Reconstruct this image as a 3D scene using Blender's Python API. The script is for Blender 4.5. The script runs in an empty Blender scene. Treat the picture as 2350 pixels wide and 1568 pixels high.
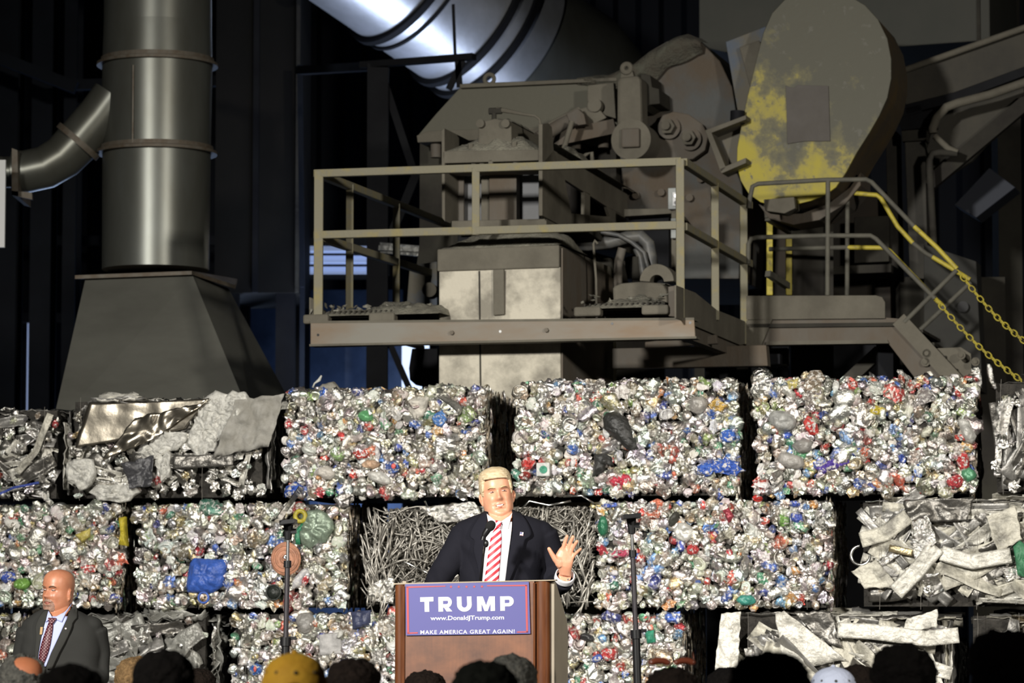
import bpy, math, random
import numpy as np
from mathutils import Vector, Matrix, noise as mnoise

# ------------------------------------------------------------------ camera, world, lights, exposure
SC = bpy.context.scene
COL = SC.collection
HC = 1.66                       # camera height
FP = 7400.0                     # focal length in pixels of the 2350 px wide frame
PITCH = math.atan(616.0 / FP)
cam_d = bpy.data.cameras.new('camera')
cam_d.sensor_width = 36.0
cam_d.lens = 36.0 * FP / 2350.0
cam_d.clip_end = 200
cam_d.dof.use_dof = True
cam_d.dof.focus_distance = 16.8
cam_d.dof.aperture_fstop = 5.0
cam = bpy.data.objects.new('camera', cam_d)
COL.objects.link(cam)
cam.location = (0, 0, HC)
cam.rotation_euler = (math.pi / 2 + PITCH, 0, 0)
SC.camera = cam

wd = bpy.data.worlds.new('world')
SC.world = wd
wd.use_nodes = True
wd.node_tree.nodes['Background'].inputs[0].default_value = (0.35, 0.42, 0.55, 1)
wd.node_tree.nodes['Background'].inputs[1].default_value = 0.030

SC.view_settings.view_transform = 'Standard'
SC.view_settings.look = 'None'
SC.view_settings.gamma = 1.0
SC.view_settings.use_curve_mapping = False
SC.view_settings.exposure = -0.14

def area(name, loc, target, power, color, sx, sy=None, spread=180):
    l = bpy.data.lights.new(name, 'AREA')
    l.energy = power
    l.color = color
    l.shape = 'RECTANGLE'
    l.size = sx
    l.size_y = sy or sx
    l.spread = math.radians(spread)
    o = bpy.data.objects.new(name, l)
    COL.objects.link(o)
    o.location = loc
    o.rotation_euler = (Vector(target) - Vector(loc)).to_track_quat('-Z', 'Y').to_euler()
    return o

# stage lights above the audience, left and right of the photographer
area('stage_light_key', (-7.5, 1.0, 7.5), (0.3, 19, 1.7), 560, (1.0, 0.965, 0.90), 1.0, 1.0, 53)
area('stage_light_fill', (9.5, 3.0, 6.5), (0, 21, 2.0), 260, (1.0, 0.94, 0.84), 1.0, 1.0, 60)
# yard door daylight, then two added blue fills, all hidden below the bale tops
area('daylight_door', (-3.5, 39.0, 2.0), (0.0, 27, 6.0), 260, (0.50, 0.66, 1.0), 5.0, 3.0)
area('partition_fill', (-1.5, 34.9, 2.7), (-2.0, 36.5, 2.5), 30, (0.42, 0.60, 1.0), 1.4, 0.9)  # added lamp to brighten the blue partition
area('duct_underside_fill', (-1.6, 33.0, 3.4), (-1.3, 34.2, 9.0), 66, (0.66, 0.76, 1.0), 1.8, 1.4, 90)  # added lamp to light the overhead duct from below; no opening here

# ------------------------------------------------------------------ geometry helpers
CAMP = Vector((0, 0, HC))
def ray(px, py):
    u = (px - 1175) / FP
    v = (784 - py) / FP
    c, s = math.cos(PITCH), math.sin(PITCH)
    return Vector((u, c - v * s, s + v * c))
def P(px, py, Y):
    d = ray(px, py)
    return CAMP + d * (Y / d.y)

class Frame:
    """upright frame: U along the front, V away from the viewer, Z up"""
    def __init__(s, o, deg):
        a = math.radians(deg)
        s.o = Vector((o[0], o[1], 0))
        s.U = Vector((math.cos(a), -math.sin(a), 0))
        s.V = Vector((math.sin(a), math.cos(a), 0))
        s.Z = Vector((0, 0, 1))
    def w(s, u, v, z):
        return s.o + s.U * u + s.V * v + s.Z * z
    def pv(s, px, py, v):
        d = ray(px, py)
        t = (v - (CAMP - s.o).dot(s.V)) / d.dot(s.V)
        return CAMP + d * t
    def pu(s, px, py, u):
        d = ray(px, py)
        t = (u - (CAMP - s.o).dot(s.U)) / d.dot(s.U)
        return CAMP + d * t
    def uof(s, p):
        return (p - s.o).dot(s.U)
    def vof(s, p):
        return (p - s.o).dot(s.V)

def tag(o, label=None, cat=None, group=None, kind=None):
    if label: o['label'] = label
    if cat: o['category'] = cat
    if group: o['group'] = group
    if kind: o['kind'] = kind
    return o

def thing(name, loc, label, cat, group=None):
    o = bpy.data.objects.new(name, None)
    COL.objects.link(o)
    o.location = loc
    o.empty_display_size = 0.1
    return tag(o, label, cat, group)

def base_of(parent):
    l = Vector((0, 0, 0))
    while parent is not None:
        l += Vector(parent.location)
        parent = parent.parent
    return l

def link_mesh(name, me, mats, parent=None, smooth=False, bevel=0, angle=None):
    o = bpy.data.objects.new(name, me)
    COL.objects.link(o)
    if not isinstance(mats, (list, tuple)): mats = [mats]
    for m in mats: me.materials.append(m)
    if parent is not None:
        o.parent = parent
    if smooth:
        me.polygons.foreach_set('use_smooth', [True] * len(me.polygons))
    if bevel:
        b = o.modifiers.new('bevel', 'BEVEL')
        b.width = bevel; b.segments = 2; b.limit_method = 'ANGLE'; b.angle_limit = math.radians(40)
    return o

class MB:
    """collects shapes given in world coordinates, builds ONE mesh object"""
    def __init__(s):
        s.v = []; s.f = []; s.m = []
    def add(s, vs, fs, mi=0):
        b = len(s.v)
        s.v.extend([tuple(x) for x in vs])
        s.f.extend([tuple(i + b for i in f) for f in fs])
        s.m.extend([mi] * len(fs))
        return s
    def prism(s, pts, ext, mi=0):
        n = len(pts)
        a = [Vector(p) for p in pts]
        b = [p + ext for p in a]
        fs = [tuple(range(n)), tuple(range(2 * n - 1, n - 1, -1))]
        for i in range(n):
            j = (i + 1) % n
            fs.append((i, i + n, j + n, j))
        return s.add(a + b, fs, mi)
    def box(s, c, U, V, Z, mi=0):
        """centre and three half vectors"""
        c = Vector(c); vs = []
        for k in (-1, 1):
            for j in (-1, 1):
                for i in (-1, 1):
                    vs.append(c + U * i + V * j + Z * k)
        fs = [(0, 1, 3, 2), (4, 6, 7, 5), (0, 4, 5, 1), (2, 3, 7, 6), (0, 2, 6, 4), (1, 5, 7, 3)]
        return s.add(vs, fs, mi)
    def bar(s, p0, p1, w, h=None, up=Vector((0, 0, 1)), mi=0):
        """rectangular bar between two points"""
        h = h or w
        p0 = Vector(p0); p1 = Vector(p1)
        d = (p1 - p0); L = d.length; d.normalize()
        if abs(d.dot(up)) > 0.95: up = Vector((0, 1, 0))
        x = d.cross(up).normalized(); z = x.cross(d).normalized()
        return s.box((p0 + p1) / 2, d * (L / 2), x * (w / 2), z * (h / 2), mi)
    def tube(s, pts, r, n=8, caps=True, mi=0, squash=None):
        pts = [Vector(p) for p in pts]
        if not isinstance(r, (list, tuple)): r = [r] * len(pts)
        vs = []; fs = []
        up = Vector((0, 0, 1))
        px = None
        for i, p in enumerate(pts):
            d = (pts[min(i + 1, len(pts) - 1)] - pts[max(i - 1, 0)]).normalized()
            if px is None:
                a = up if abs(d.z) < 0.9 else Vector((1, 0, 0))
                x = d.cross(a).normalized()
            else:
                x = (px - d * px.dot(d)).normalized()
            px = x
            y = d.cross(x)
            for k in range(n):
                t = 2 * math.pi * k / n
                vs.append(p + x * (math.cos(t) * r[i]) + y * (math.sin(t) * r[i]))
        for i in range(len(pts) - 1):
            for k in range(n):
                a = i * n + k; b = i * n + (k + 1) % n
                fs.append((a, b, b + n, a + n))
        if caps:
            fs.append(tuple(range(n - 1, -1, -1)))
            fs.append(tuple(range((len(pts) - 1) * n, len(pts) * n)))
        return s.add(vs, fs, mi)
    def cyl(s, p0, p1, r0, r1=None, n=24, mi=0):
        return s.tube([p0, p1], [r0, r0 if r1 is None else r1], n, True, mi)
    def ring(s, c, axis, R, r, n=32, m=8, mi=0, arc=(0, 2 * math.pi), zs=1.0):
        """torus (or arc of it)"""
        axis = Vector(axis).normalized()
        a = Vector((0, 0, 1)) if abs(axis.z) < 0.9 else Vector((1, 0, 0))
        x = axis.cross(a).normalized(); y = axis.cross(x)
        full = abs(arc[1] - arc[0] - 2 * math.pi) < 1e-6
        vs = []; fs = []
        cnt = n if full else n + 1
        for i in range(cnt):
            t = arc[0] + (arc[1] - arc[0]) * i / n
            d = x * math.cos(t) + y * math.sin(t)
            for k in range(m):
                q = 2 * math.pi * k / m
                vs.append(Vector(c) + d * (R + r * math.cos(q)) + axis * (r * zs * math.sin(q)))
        for i in range(n):
            for k in range(m):
                a0 = i * m + k; b0 = i * m + (k + 1) % m
                a1 = ((i + 1) % cnt) * m + k; b1 = ((i + 1) % cnt) * m + (k + 1) % m
                fs.append((a0, b0, b1, a1))
        return s.add(vs, fs, mi)
    def ellipsoid(s, c, rx, ry, rz, nu=16, nv=10, mi=0, fn=None, rot=None):
        vs = []; fs = []
        for j in range(nv + 1):
            ph = -math.pi / 2 + math.pi * j / nv
            for i in range(nu):
                th = 2 * math.pi * i / nu
                q = Vector((math.cos(ph) * math.cos(th), math.cos(ph) * math.sin(th), math.sin(ph)))
                k = fn(q) if fn else 1.0
                q = Vector((q.x * rx * k, q.y * ry * k, q.z * rz * k))
                if rot is not None: q = rot @ q
                vs.append(Vector(c) + q)
        for j in range(nv):
            for i in range(nu):
                a = j * nu + i; b = j * nu + (i + 1) % nu
                fs.append((a, b, b + nu, a + nu))
        return s.add(vs, fs, mi)
    def loft(s, rings, caps=True, mi=0):
        n = len(rings[0]); vs = []; fs = []
        for r in rings: vs.extend(r)
        for i in range(len(rings) - 1):
            for k in range(n):
                a = i * n + k; b = i * n + (k + 1) % n
                fs.append((a, b, b + n, a + n))
        if caps:
            fs.append(tuple(range(n - 1, -1, -1)))
            fs.append(tuple(range((len(rings) - 1) * n, len(rings) * n)))
        return s.add(vs, fs, mi)
    def grid(s, rows, mi=0):
        """rows: list of equally long point lists"""
        n = len(rows[0]); vs = [p for r in rows for p in r]; fs = []
        for i in range(len(rows) - 1):
            for k in range(n - 1):
                a = i * n + k
                fs.append((a, a + 1, a + 1 + n, a + n))
        return s.add(vs, fs, mi)
    def build(s, name, mats, parent=None, smooth=False, bevel=0, fix=True, solid=0):
        base = base_of(parent)
        me = bpy.data.meshes.new(name)
        me.from_pydata([(x[0] - base.x, x[1] - base.y, x[2] - base.z) for x in s.v], [], s.f)
        if isinstance(mats, (list, tuple)) and len(mats) > 1:
            me.polygons.foreach_set('material_index', s.m)
        if fix:
            import bmesh
            bm = bmesh.new(); bm.from_mesh(me)
            bmesh.ops.recalc_face_normals(bm, faces=bm.faces)
            bm.to_mesh(me); bm.free()
        me.update()
        o = link_mesh(name, me, mats, parent, smooth, bevel)
        if solid:
            q = o.modifiers.new('solidify', 'SOLIDIFY'); q.thickness = solid; q.offset = 0
        return o

def remesh(o, voxel, smooth_it=2, decimate=0):
    md = o.modifiers.new('r', 'REMESH'); md.mode = 'VOXEL'; md.voxel_size = voxel
    if smooth_it:
        sm = o.modifiers.new('s', 'SMOOTH'); sm.factor = 0.5; sm.iterations = smooth_it
    dg = bpy.context.evaluated_depsgraph_get()
    dg.update()
    me = bpy.data.meshes.new_from_object(o.evaluated_get(dg))
    mats = [m for m in o.data.materials]
    o.modifiers.clear()
    o.data = me
    me.materials.clear()
    for m in mats: me.materials.append(m)
    me.polygons.foreach_set('use_smooth', [True] * len(me.polygons))
    return o

def split(o, ang=40):
    """smooth shading with hard creases"""
    o.data.polygons.foreach_set('use_smooth', [True] * len(o.data.polygons))
    o.data.set_sharp_from_angle(angle=math.radians(ang))
    return o

# ------------------------------------------------------------------ materials
def mat(name, col, rough=0.6, metal=0.0, noise=None, bump=None, emit=None, col2=None, spec=None,
        stretch=(1, 1, 1), sss=0, trans=0, coat=0, thr=(0.35, 0.65)):
    """noise=(scale, detail) mixes col with col2; bump=(scale, strength)"""
    m = bpy.data.materials.new(name)
    m.use_nodes = True
    nt = m.node_tree; N = nt.nodes; L = nt.links
    b = N['Principled BSDF']
    b.inputs['Base Color'].default_value = (*col, 1)
    b.inputs['Roughness'].default_value = rough
    b.inputs['Metallic'].default_value = metal
    if spec is not None: b.inputs['Specular IOR Level'].default_value = spec
    if sss:
        b.inputs['Subsurface Weight'].default_value = sss
        b.inputs['Subsurface Radius'].default_value = (0.012, 0.005, 0.003)
        b.inputs['Subsurface Scale'].default_value = 0.6
    if trans: b.inputs['Transmission Weight'].default_value = trans
    if coat: b.inputs['Coat Weight'].default_value = coat
    if emit:
        b.inputs['Emission Color'].default_value = (*emit[0], 1)
        b.inputs['Emission Strength'].default_value = emit[1]
    tc = mp = None
    def coords():
        nonlocal tc, mp
        if mp is None:
            tc = N.new('ShaderNodeTexCoord'); mp = N.new('ShaderNodeMapping')
            mp.inputs['Scale'].default_value = stretch
            L.new(tc.outputs['Object'], mp.inputs['Vector'])
        return mp.outputs['Vector']
    if noise:
        nz = N.new('ShaderNodeTexNoise')
        nz.inputs['Scale'].default_value = noise[0]
        nz.inputs['Detail'].default_value = noise[1]
        nz.inputs['Roughness'].default_value = 0.62
        L.new(coords(), nz.inputs['Vector'])
        cr = N.new('ShaderNodeValToRGB')
        cr.color_ramp.elements[0].position = thr[0]
        cr.color_ramp.elements[1].position = thr[1]
        cr.color_ramp.elements[0].color = (*col, 1)
        c2 = col2 or tuple(c * 0.6 for c in col)
        cr.color_ramp.elements[1].color = (*c2, 1)
        L.new(nz.outputs['Fac'], cr.inputs['Fac'])
        L.new(cr.outputs['Color'], b.inputs['Base Color'])
    if bump:
        nb = N.new('ShaderNodeTexNoise')
        nb.inputs['Scale'].default_value = bump[0]
        nb.inputs['Detail'].default_value = 6
        L.new(coords(), nb.inputs['Vector'])
        bp = N.new('ShaderNodeBump')
        bp.inputs['Strength'].default_value = bump[1]
        bp.inputs['Distance'].default_value = 0.02
        L.new(nb.outputs['Fac'], bp.inputs['Height'])
        L.new(bp.outputs['Normal'], b.inputs['Normal'])
    return m

M = {}
M['dust'] = mat('dusty_steel', (0.153, 0.140, 0.109), 0.85, 0, (2.5, 8), (30, 0.25), col2=(0.100, 0.090, 0.069))
M['dust_dark'] = mat('dusty_dark_steel', (0.053, 0.050, 0.040), 0.85, 0, (2.0, 8), (25, 0.25), col2=(0.031, 0.028, 0.025), spec=.15)
M['dust_brown'] = mat('rusty_steel', (0.107, 0.082, 0.057), 0.8, 0, (3.0, 9), (25, 0.25), col2=(0.121, 0.110, 0.093), stretch=(1, 1, 0.5))
M['dust_blue'] = mat('blue_grey_painted_steel', (0.085, 0.105, 0.137), 0.7, 0, (2.2, 9), (25, 0.2), col2=(0.121, 0.109, 0.081), thr=(0.42, 0.56))
M['body'] = mat('stained_machine_steel', (0.081, 0.084, 0.081), 0.75, 0, (1.6, 10), (22, 0.3), col2=(0.087, 0.065, 0.043), thr=(0.4, 0.6))
M['dirt'] = mat('grey_dirt', (0.258, 0.247, 0.194), 0.97, 0, (14, 8), (60, 0.8), col2=(0.164, 0.155, 0.124))
M['concrete'] = mat('weathered_concrete', (0.60, 0.56, 0.46), 0.9, 0, (3.2, 9), (40, 0.2), col2=(0.27, 0.25, 0.205), thr=(0.42, 0.62))
M['rail'] = mat('dusty_yellow_rail', (0.217, 0.201, 0.142), 0.8, 0, (9, 8), (60, 0.2), col2=(0.285, 0.235, 0.084), thr=(0.5, 0.75))
M['rail_dark'] = mat('dusty_grey_rail', (0.081, 0.077, 0.062), 0.75, 0, (8, 6), None, col2=(0.118, 0.112, 0.087))
M['yellow_pipe'] = mat('yellow_paint', (0.52, 0.43, 0.05), 0.55, 0, (20, 6), None, col2=(0.26, 0.21, 0.06), thr=(0.5, 0.7))
M['beam_face'] = mat('beam_steel', (0.209, 0.197, 0.167), 0.6, 0.15, (1.2, 6), None, col2=(0.193, 0.138, 0.088), stretch=(1, 1, 3))
M['beam_blue'] = mat('hood_steel', (0.042, 0.045, 0.037), 0.75, 0, (1.2, 5), None, col2=(0.054, 0.054, 0.045))
M['duct'] = mat('galvanised_duct', (0.160, 0.168, 0.152), 0.36, 0.6, (1.6, 8), None, col2=(0.112, 0.112, 0.092), stretch=(1, 1, 0.35))
M['duct_ring'] = mat('duct_flange_steel', (0.14, 0.125, 0.10), 0.6, 0.3, (12, 6), None, col2=(0.10, 0.075, 0.05))
M['hood'] = mat('painted_hood_steel', (0.116, 0.116, 0.099), 0.55, 0.1, (0.9, 8), None, col2=(0.081, 0.080, 0.068), stretch=(1, 1, 2.5))
M['dark'] = mat('dark_steel', (0.008, 0.008, 0.010), 0.7, 0.2, (2, 4), None, col2=(0.013, 0.014, 0.016), spec=.15)
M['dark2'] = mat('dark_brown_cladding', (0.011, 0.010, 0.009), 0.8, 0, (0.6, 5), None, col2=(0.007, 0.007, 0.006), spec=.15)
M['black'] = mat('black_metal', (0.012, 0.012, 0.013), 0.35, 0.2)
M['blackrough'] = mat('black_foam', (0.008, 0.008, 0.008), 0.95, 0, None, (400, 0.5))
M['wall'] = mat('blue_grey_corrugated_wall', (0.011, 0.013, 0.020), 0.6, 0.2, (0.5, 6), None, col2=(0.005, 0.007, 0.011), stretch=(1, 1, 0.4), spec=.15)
M['sheet_blue'] = mat('mottled_blue_sheet', (0.114, 0.159, 0.261), 0.5, 0.2, (1.4, 8), None, col2=(0.045, 0.066, 0.114))
M['floor'] = mat('concrete_floor', (0.16, 0.155, 0.145), 0.85, 0, (1.5, 8), (12, 0.2))
M['sky_lit'] = mat('daylit_opening', (0.5, 0.6, 0.8), 0.5, 0, emit=((0.62, 0.75, 1.0), 1.6))
M['louver_lit'] = mat('daylit_louvre', (0.5, 0.6, 0.8), 0.5, 0, emit=((0.45, 0.58, 0.95), 0.42))
M['white'] = mat('white_board', (0.75, 0.76, 0.76), 0.6)
M['chrome'] = mat('bright_metal', (0.75, 0.75, 0.72), 0.18, 1.0)

# ------------------------------------------------------------------ setting: floor, walls, dock, stage
def sbox(name, x0, x1, y0, y1, z0, z1, m, kind='structure'):
    b = MB()
    b.box(((x0 + x1) / 2, (y0 + y1) / 2, (z0 + z1) / 2), Vector(((x1 - x0) / 2, 0, 0)), Vector((0, (y1 - y0) / 2, 0)), Vector((0, 0, (z1 - z0) / 2)))
    o = b.build(name, m)
    o['kind'] = kind
    return o
sbox('floor', -16, 16, -6, 46, -0.2, 0.0, M['floor'])
BALE_BOT = 0.92
# back wall of vertical corrugated sheet, built as one folded sheet with openings left as windows in front of it
def corrugated(name, x0, x1, y, z0, z1, m, pitch=0.45, depth=0.06, normal='y'):
    b = MB(); pts = []
    n = int((x1 - x0) / pitch)
    for i in range(n + 1):
        x = x0 + i * pitch
        for dx, d in ((0, 0), (pitch * .38, 0), (pitch * .5, depth), (pitch * .88, depth)):
            pts.append((x + dx, d))
    def q(x, d, z): return Vector((x, y - d, z)) if normal == 'y' else Vector((y - d, x, z))
    rows = [[q(x, d, z0) for x, d in pts], [q(x, d, z1) for x, d in pts]]
    b.grid(rows)
    rows = [[q(x, d + 0, z0) + Vector((0, .15, 0)) if normal == 'y' else q(x, d, z0) + Vector((.15, 0, 0)) for x, d in pts],
            [q(x, d + 0, z1) + Vector((0, .15, 0)) if normal == 'y' else q(x, d, z1) + Vector((.15, 0, 0)) for x, d in pts]]
    b.grid(rows)
    o = b.build(name, m); o['kind'] = 'structure'
    return o
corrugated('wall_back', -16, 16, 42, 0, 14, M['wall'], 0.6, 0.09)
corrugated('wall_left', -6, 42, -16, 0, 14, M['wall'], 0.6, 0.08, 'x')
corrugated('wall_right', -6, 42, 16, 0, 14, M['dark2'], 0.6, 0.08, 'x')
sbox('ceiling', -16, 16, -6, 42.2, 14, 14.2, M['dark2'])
sbox('trim_1', -7.5, 8.5, 20.2, 24.0, 0.0, BALE_BOT - 0.01, M['floor'])
STAGE_Z = 0.48
sbox('trim_2', -3.2, 3.2, 14.6, 19.2, 0.0, STAGE_Z, M['black'])

# ------------------------------------------------------------------ crushed can templates (numpy)
RNG = np.random.default_rng(11)
def t_can_end(seed):
    r = np.random.default_rng(seed)
    prof = [(0.0, -.016), (.030, -.018), (.034, -.010), (.033, .004), (.0325, .010), (.029, .015), (.0262, .0165), (.024, .012), (.012, .0075), (0.0, .0065)]
    n = 14; vs = []
    sq = 1 - 0.35 * r.random(); ph = r.random() * 3.1
    dx, dy = r.normal(0, .25, 2)
    for (R, z) in prof:
        for k in range(n):
            t = 2 * math.pi * k / n
            rr = R * (1 + .06 * math.sin(3 * t + ph) + r.normal(0, .03))
            x = rr * math.cos(t); y = rr * math.sin(t) * sq
            vs.append((x, y, z + x * dx + y * dy + r.normal(0, .0008)))
    return np.array(vs), tube_faces(len(prof), n)
def tube_faces(m, n):
    f = []
    for i in range(m - 1):
        for k in range(n):
            a = i * n + k; b = i * n + (k + 1) % n
            f.append((a, b, b + n, a + n))
    return np.array(f)
def t_can_side(seed):
    r = np.random.default_rng(seed)
    n = 11; m = 8; L = .085 + .03 * r.random(); vs = []
    flat = .35 + .3 * r.random(); bend = r.normal(0, .25)
    for i in range(m):
        s = i / (m - 1); x = (s - .5) * L
        R = .030 * (1 if 0 < i < m - 1 else .05)
        for k in range(n):
            t = 2 * math.pi * k / n
            rr = R * (1 + r.normal(0, .16))
            vs.append((x + r.normal(0, .003), rr * math.cos(t) * 1.1 + bend * (s - .5) * .06, rr * math.sin(t) * flat + r.normal(0, .002)))
    return np.array(vs), tube_faces(m, n)
def t_lump(seed, amp=.28, n=13, m=9, flat=.55):
    r = np.random.default_rng(seed)
    vs = []
    for i in range(m):
        ph = -math.pi / 2 + math.pi * i / (m - 1)
        for k in range(n):
            t = 2 * math.pi * k / n
            q = .030 * (1 + r.normal(0, amp) * (1 if 0 < i < m - 1 else 0))
            vs.append((q * math.cos(ph) * math.cos(t) * 1.15, q * math.cos(ph) * math.sin(t), q * math.sin(ph) * flat))
    return np.array(vs), tube_faces(m, n)
TEMPL = [t_can_end(i) for i in range(7)] + [t_can_side(i) for i in range(8)] + [t_lump(i) for i in range(6)] + [t_lump(40 + i, .10, 12, 8, .6) for i in range(3)]

def rand_rot(r, axis, tilt):
    """rotation taking template +z near axis, with tilt sigma"""
    a = np.array(axis, float) + r.normal(0, tilt, 3)
    a /= np.linalg.norm(a)
    h = r.normal(0, 1, 3); x = h - a * h.dot(a); x /= np.linalg.norm(x)
    y = np.cross(a, x)
    return np.stack([x, y, a], 1)

SILVER = [(.80, .80, .77), (.74, .73, .70), (.86, .85, .82), (.62, .60, .56), (.78, .75, .66), (.50, .48, .44)]
PAL = [(.60, SILVER, .92), (.045, [(.50, .06, .05), (.42, .05, .06), (.62, .16, .10)], .5), (.055, [(.06, .12, .42), (.10, .20, .52), (.16, .30, .52), (.06, .08, .28)], .5),
       (.03, [(.08, .26, .16), (.14, .36, .20), (.30, .40, .16)], .4), (.055, [(.66, .54, .28), (.56, .47, .27), (.56, .48, .32)], .8),
       (.015, [(.62, .27, .10), (.64, .38, .14)], .3), (.06, [(.70, .69, .66), (.60, .58, .54)], 0.0), (.05, [(.18, .14, .10), (.10, .10, .09), (.26, .22, .17)], .3),
       (.12, [(.42, .40, .35), (.34, .33, .29), (.46, .43, .36), (.38, .33, .25)], .35)]
_c = np.cumsum([p[0] for p in PAL]); _c = _c / _c[-1]

def can_mat(name, dull):
    m = bpy.data.materials.new(name); m.use_nodes = True
    nt = m.node_tree; N = nt.nodes; L = nt.links; b = N['Principled BSDF']
    at = N.new('ShaderNodeAttribute'); at.attribute_name = 'tint'
    tc = N.new('ShaderNodeTexCoord')
    nz = N.new('ShaderNodeTexNoise'); nz.inputs['Scale'].default_value = 48; nz.inputs['Detail'].default_value = 3
    L.new(tc.outputs['Object'], nz.inputs['Vector'])
    cr = N.new('ShaderNodeValToRGB'); cr.color_ramp.elements[0].position = .52; cr.color_ramp.elements[1].position = .56
    cr.color_ramp.elements[0].color = (0, 0, 0, 1); cr.color_ramp.elements[1].color = (.7, .7, .7, 1)
    L.new(nz.outputs['Fac'], cr.inputs['Fac'])
    mx = N.new('ShaderNodeMix'); mx.data_type = 'RGBA'
    L.new(cr.outputs['Color'], mx.inputs[0]); L.new(at.outputs['Color'], mx.inputs[6])
    mx.inputs[7].default_value = (.80, .79, .75, 1)
    # grime
    n2 = N.new('ShaderNodeTexNoise'); n2.inputs['Scale'].default_value = 9; n2.inputs['Detail'].default_value = 6
    L.new(tc.outputs['Object'], n2.inputs['Vector'])
    c2 = N.new('ShaderNodeValToRGB'); c2.color_ramp.elements[0].position = .42; c2.color_ramp.elements[1].position = .72
    c2.color_ramp.elements[0].color = (0, 0, 0, 1); c2.color_ramp.elements[1].color = (dull, dull, dull, 1)
    L.new(n2.outputs['Fac'], c2.inputs['Fac'])
    m2 = N.new('ShaderNodeMix'); m2.data_type = 'RGBA'
    L.new(c2.outputs['Color'], m2.inputs[0]); L.new(mx.outputs[2], m2.inputs[6]); m2.inputs[7].default_value = (.22, .19, .14, 1)
    L.new(m2.outputs[2], b.inputs['Base Color'])
    L.new(at.outputs['Alpha'], b.inputs['Metallic'])
    b.inputs['Roughness'].default_value = .30
    bn = N.new('ShaderNodeTexNoise'); bn.inputs['Scale'].default_value = 95; bn.inputs['Detail'].default_value = 5
    L.new(tc.outputs['Object'], bn.inputs['Vector'])
    bp = N.new('ShaderNodeBump'); bp.inputs['Strength'].default_value = .85; bp.inputs['Distance'].default_value = .006
    L.new(bn.outputs['Fac'], bp.inputs['Height']); L.new(bp.outputs['Normal'], b.inputs['Normal'])
    return m
M['cans'] = can_mat('crushed_cans', .5)
M['cans_side'] = can_mat('crushed_cans_shaded_side', 1.0)  # darker copy for the end face, its shade put into the colour
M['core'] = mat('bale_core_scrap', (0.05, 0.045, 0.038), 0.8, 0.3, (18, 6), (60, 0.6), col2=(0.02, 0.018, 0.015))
M['wire'] = mat('baling_wire', (0.32, 0.30, 0.27), 0.5, 0.7)

FB = Frame((0, 21.5), 10.5)     # the bale wall
BD = 1.3                        # bale depth

def inst_mesh(name, items, mats, parent, smooth_frac=0.5, seed=0):
    """items: (template index, 3x3 matrix, location, rgba, material index)"""
    base = np.array(base_of(parent)); r = np.random.default_rng(seed)
    V = []; Fc = []; C = []; MI = []; SM = []; off = 0
    for ti, R, loc, rgba, mi in items:
        tv, tf = TEMPL[ti]
        V.append(tv @ R.T + (loc - base)); Fc.append(tf + off); off += len(tv)
        C.append(np.tile(rgba, (len(tv), 1))); MI.append(np.full(len(tf), mi)); SM.append(np.full(len(tf), r.random() < smooth_frac))
    V = np.concatenate(V); Fc = np.concatenate(Fc); C = np.concatenate(C).astype(np.float32)
    me = bpy.data.meshes.new(name)
    me.vertices.add(len(V)); me.vertices.foreach_set('co', V.astype(np.float32).ravel())
    me.loops.add(len(Fc) * 4); me.loops.foreach_set('vertex_index', Fc.astype(np.int32).ravel())
    me.polygons.add(len(Fc)); me.polygons.foreach_set('loop_start', np.arange(0, len(Fc) * 4, 4, dtype=np.int32))
    me.polygons.foreach_set('loop_total', np.full(len(Fc), 4, dtype=np.int32))
    me.polygons.foreach_set('material_index', np.concatenate(MI).astype(np.int32))
    me.polygons.foreach_set('use_smooth', np.concatenate(SM))
    me.update(calc_edges=True)
    a = me.attributes.new('tint', 'FLOAT_COLOR', 'POINT'); a.data.foreach_set('color', C.ravel())
    o = bpy.data.objects.new(name, me); COL.objects.link(o); o.parent = parent
    for m in mats: me.materials.append(m)
    return o

def pick(r, warm=0):
    k = int(np.searchsorted(_c, r.random()))
    p = PAL[min(k, len(PAL) - 1)]
    c = p[1][r.integers(len(p[1]))]
    return np.array([*[x * (1 - .18 * r.random()) for x in c], p[2]])

def bale_box(pxl, pxr, z0, z1, v0=0.0):
    ym = 1400 - ((z0 + z1) / 2 - HC) * FP / 21.5
    u0 = FB.uof(FB.pv(pxl, ym, v0)); u1 = FB.uof(FB.pv(pxr, ym, v0))
    return u0, u1

WIRE_N = {}
def add_wires(root, u0, u1, z0, z1, n, seed, slack=.004):
    r = random.Random(seed)
    for i in range(n):
        u = u0 + (u1 - u0) * (i + .5 + r.uniform(-.12, .12)) / n
        du = r.uniform(-.012, .012)
        pts = [FB.w(u, 0.4, z1 + .02, )]
        pts = [FB.w(u, .25, z1 + .004)]
        for k in range(9):
            s = k / 8
            pts.append(FB.w(u + du * s + r.uniform(-.004, .004), -.040 - slack - r.uniform(0, .012), z1 + (z0 - z1) * s))
        b = MB(); b.tube(pts[1:], .0013, 5)
        b.build('baling_wire', M['wire'], root)

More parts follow.
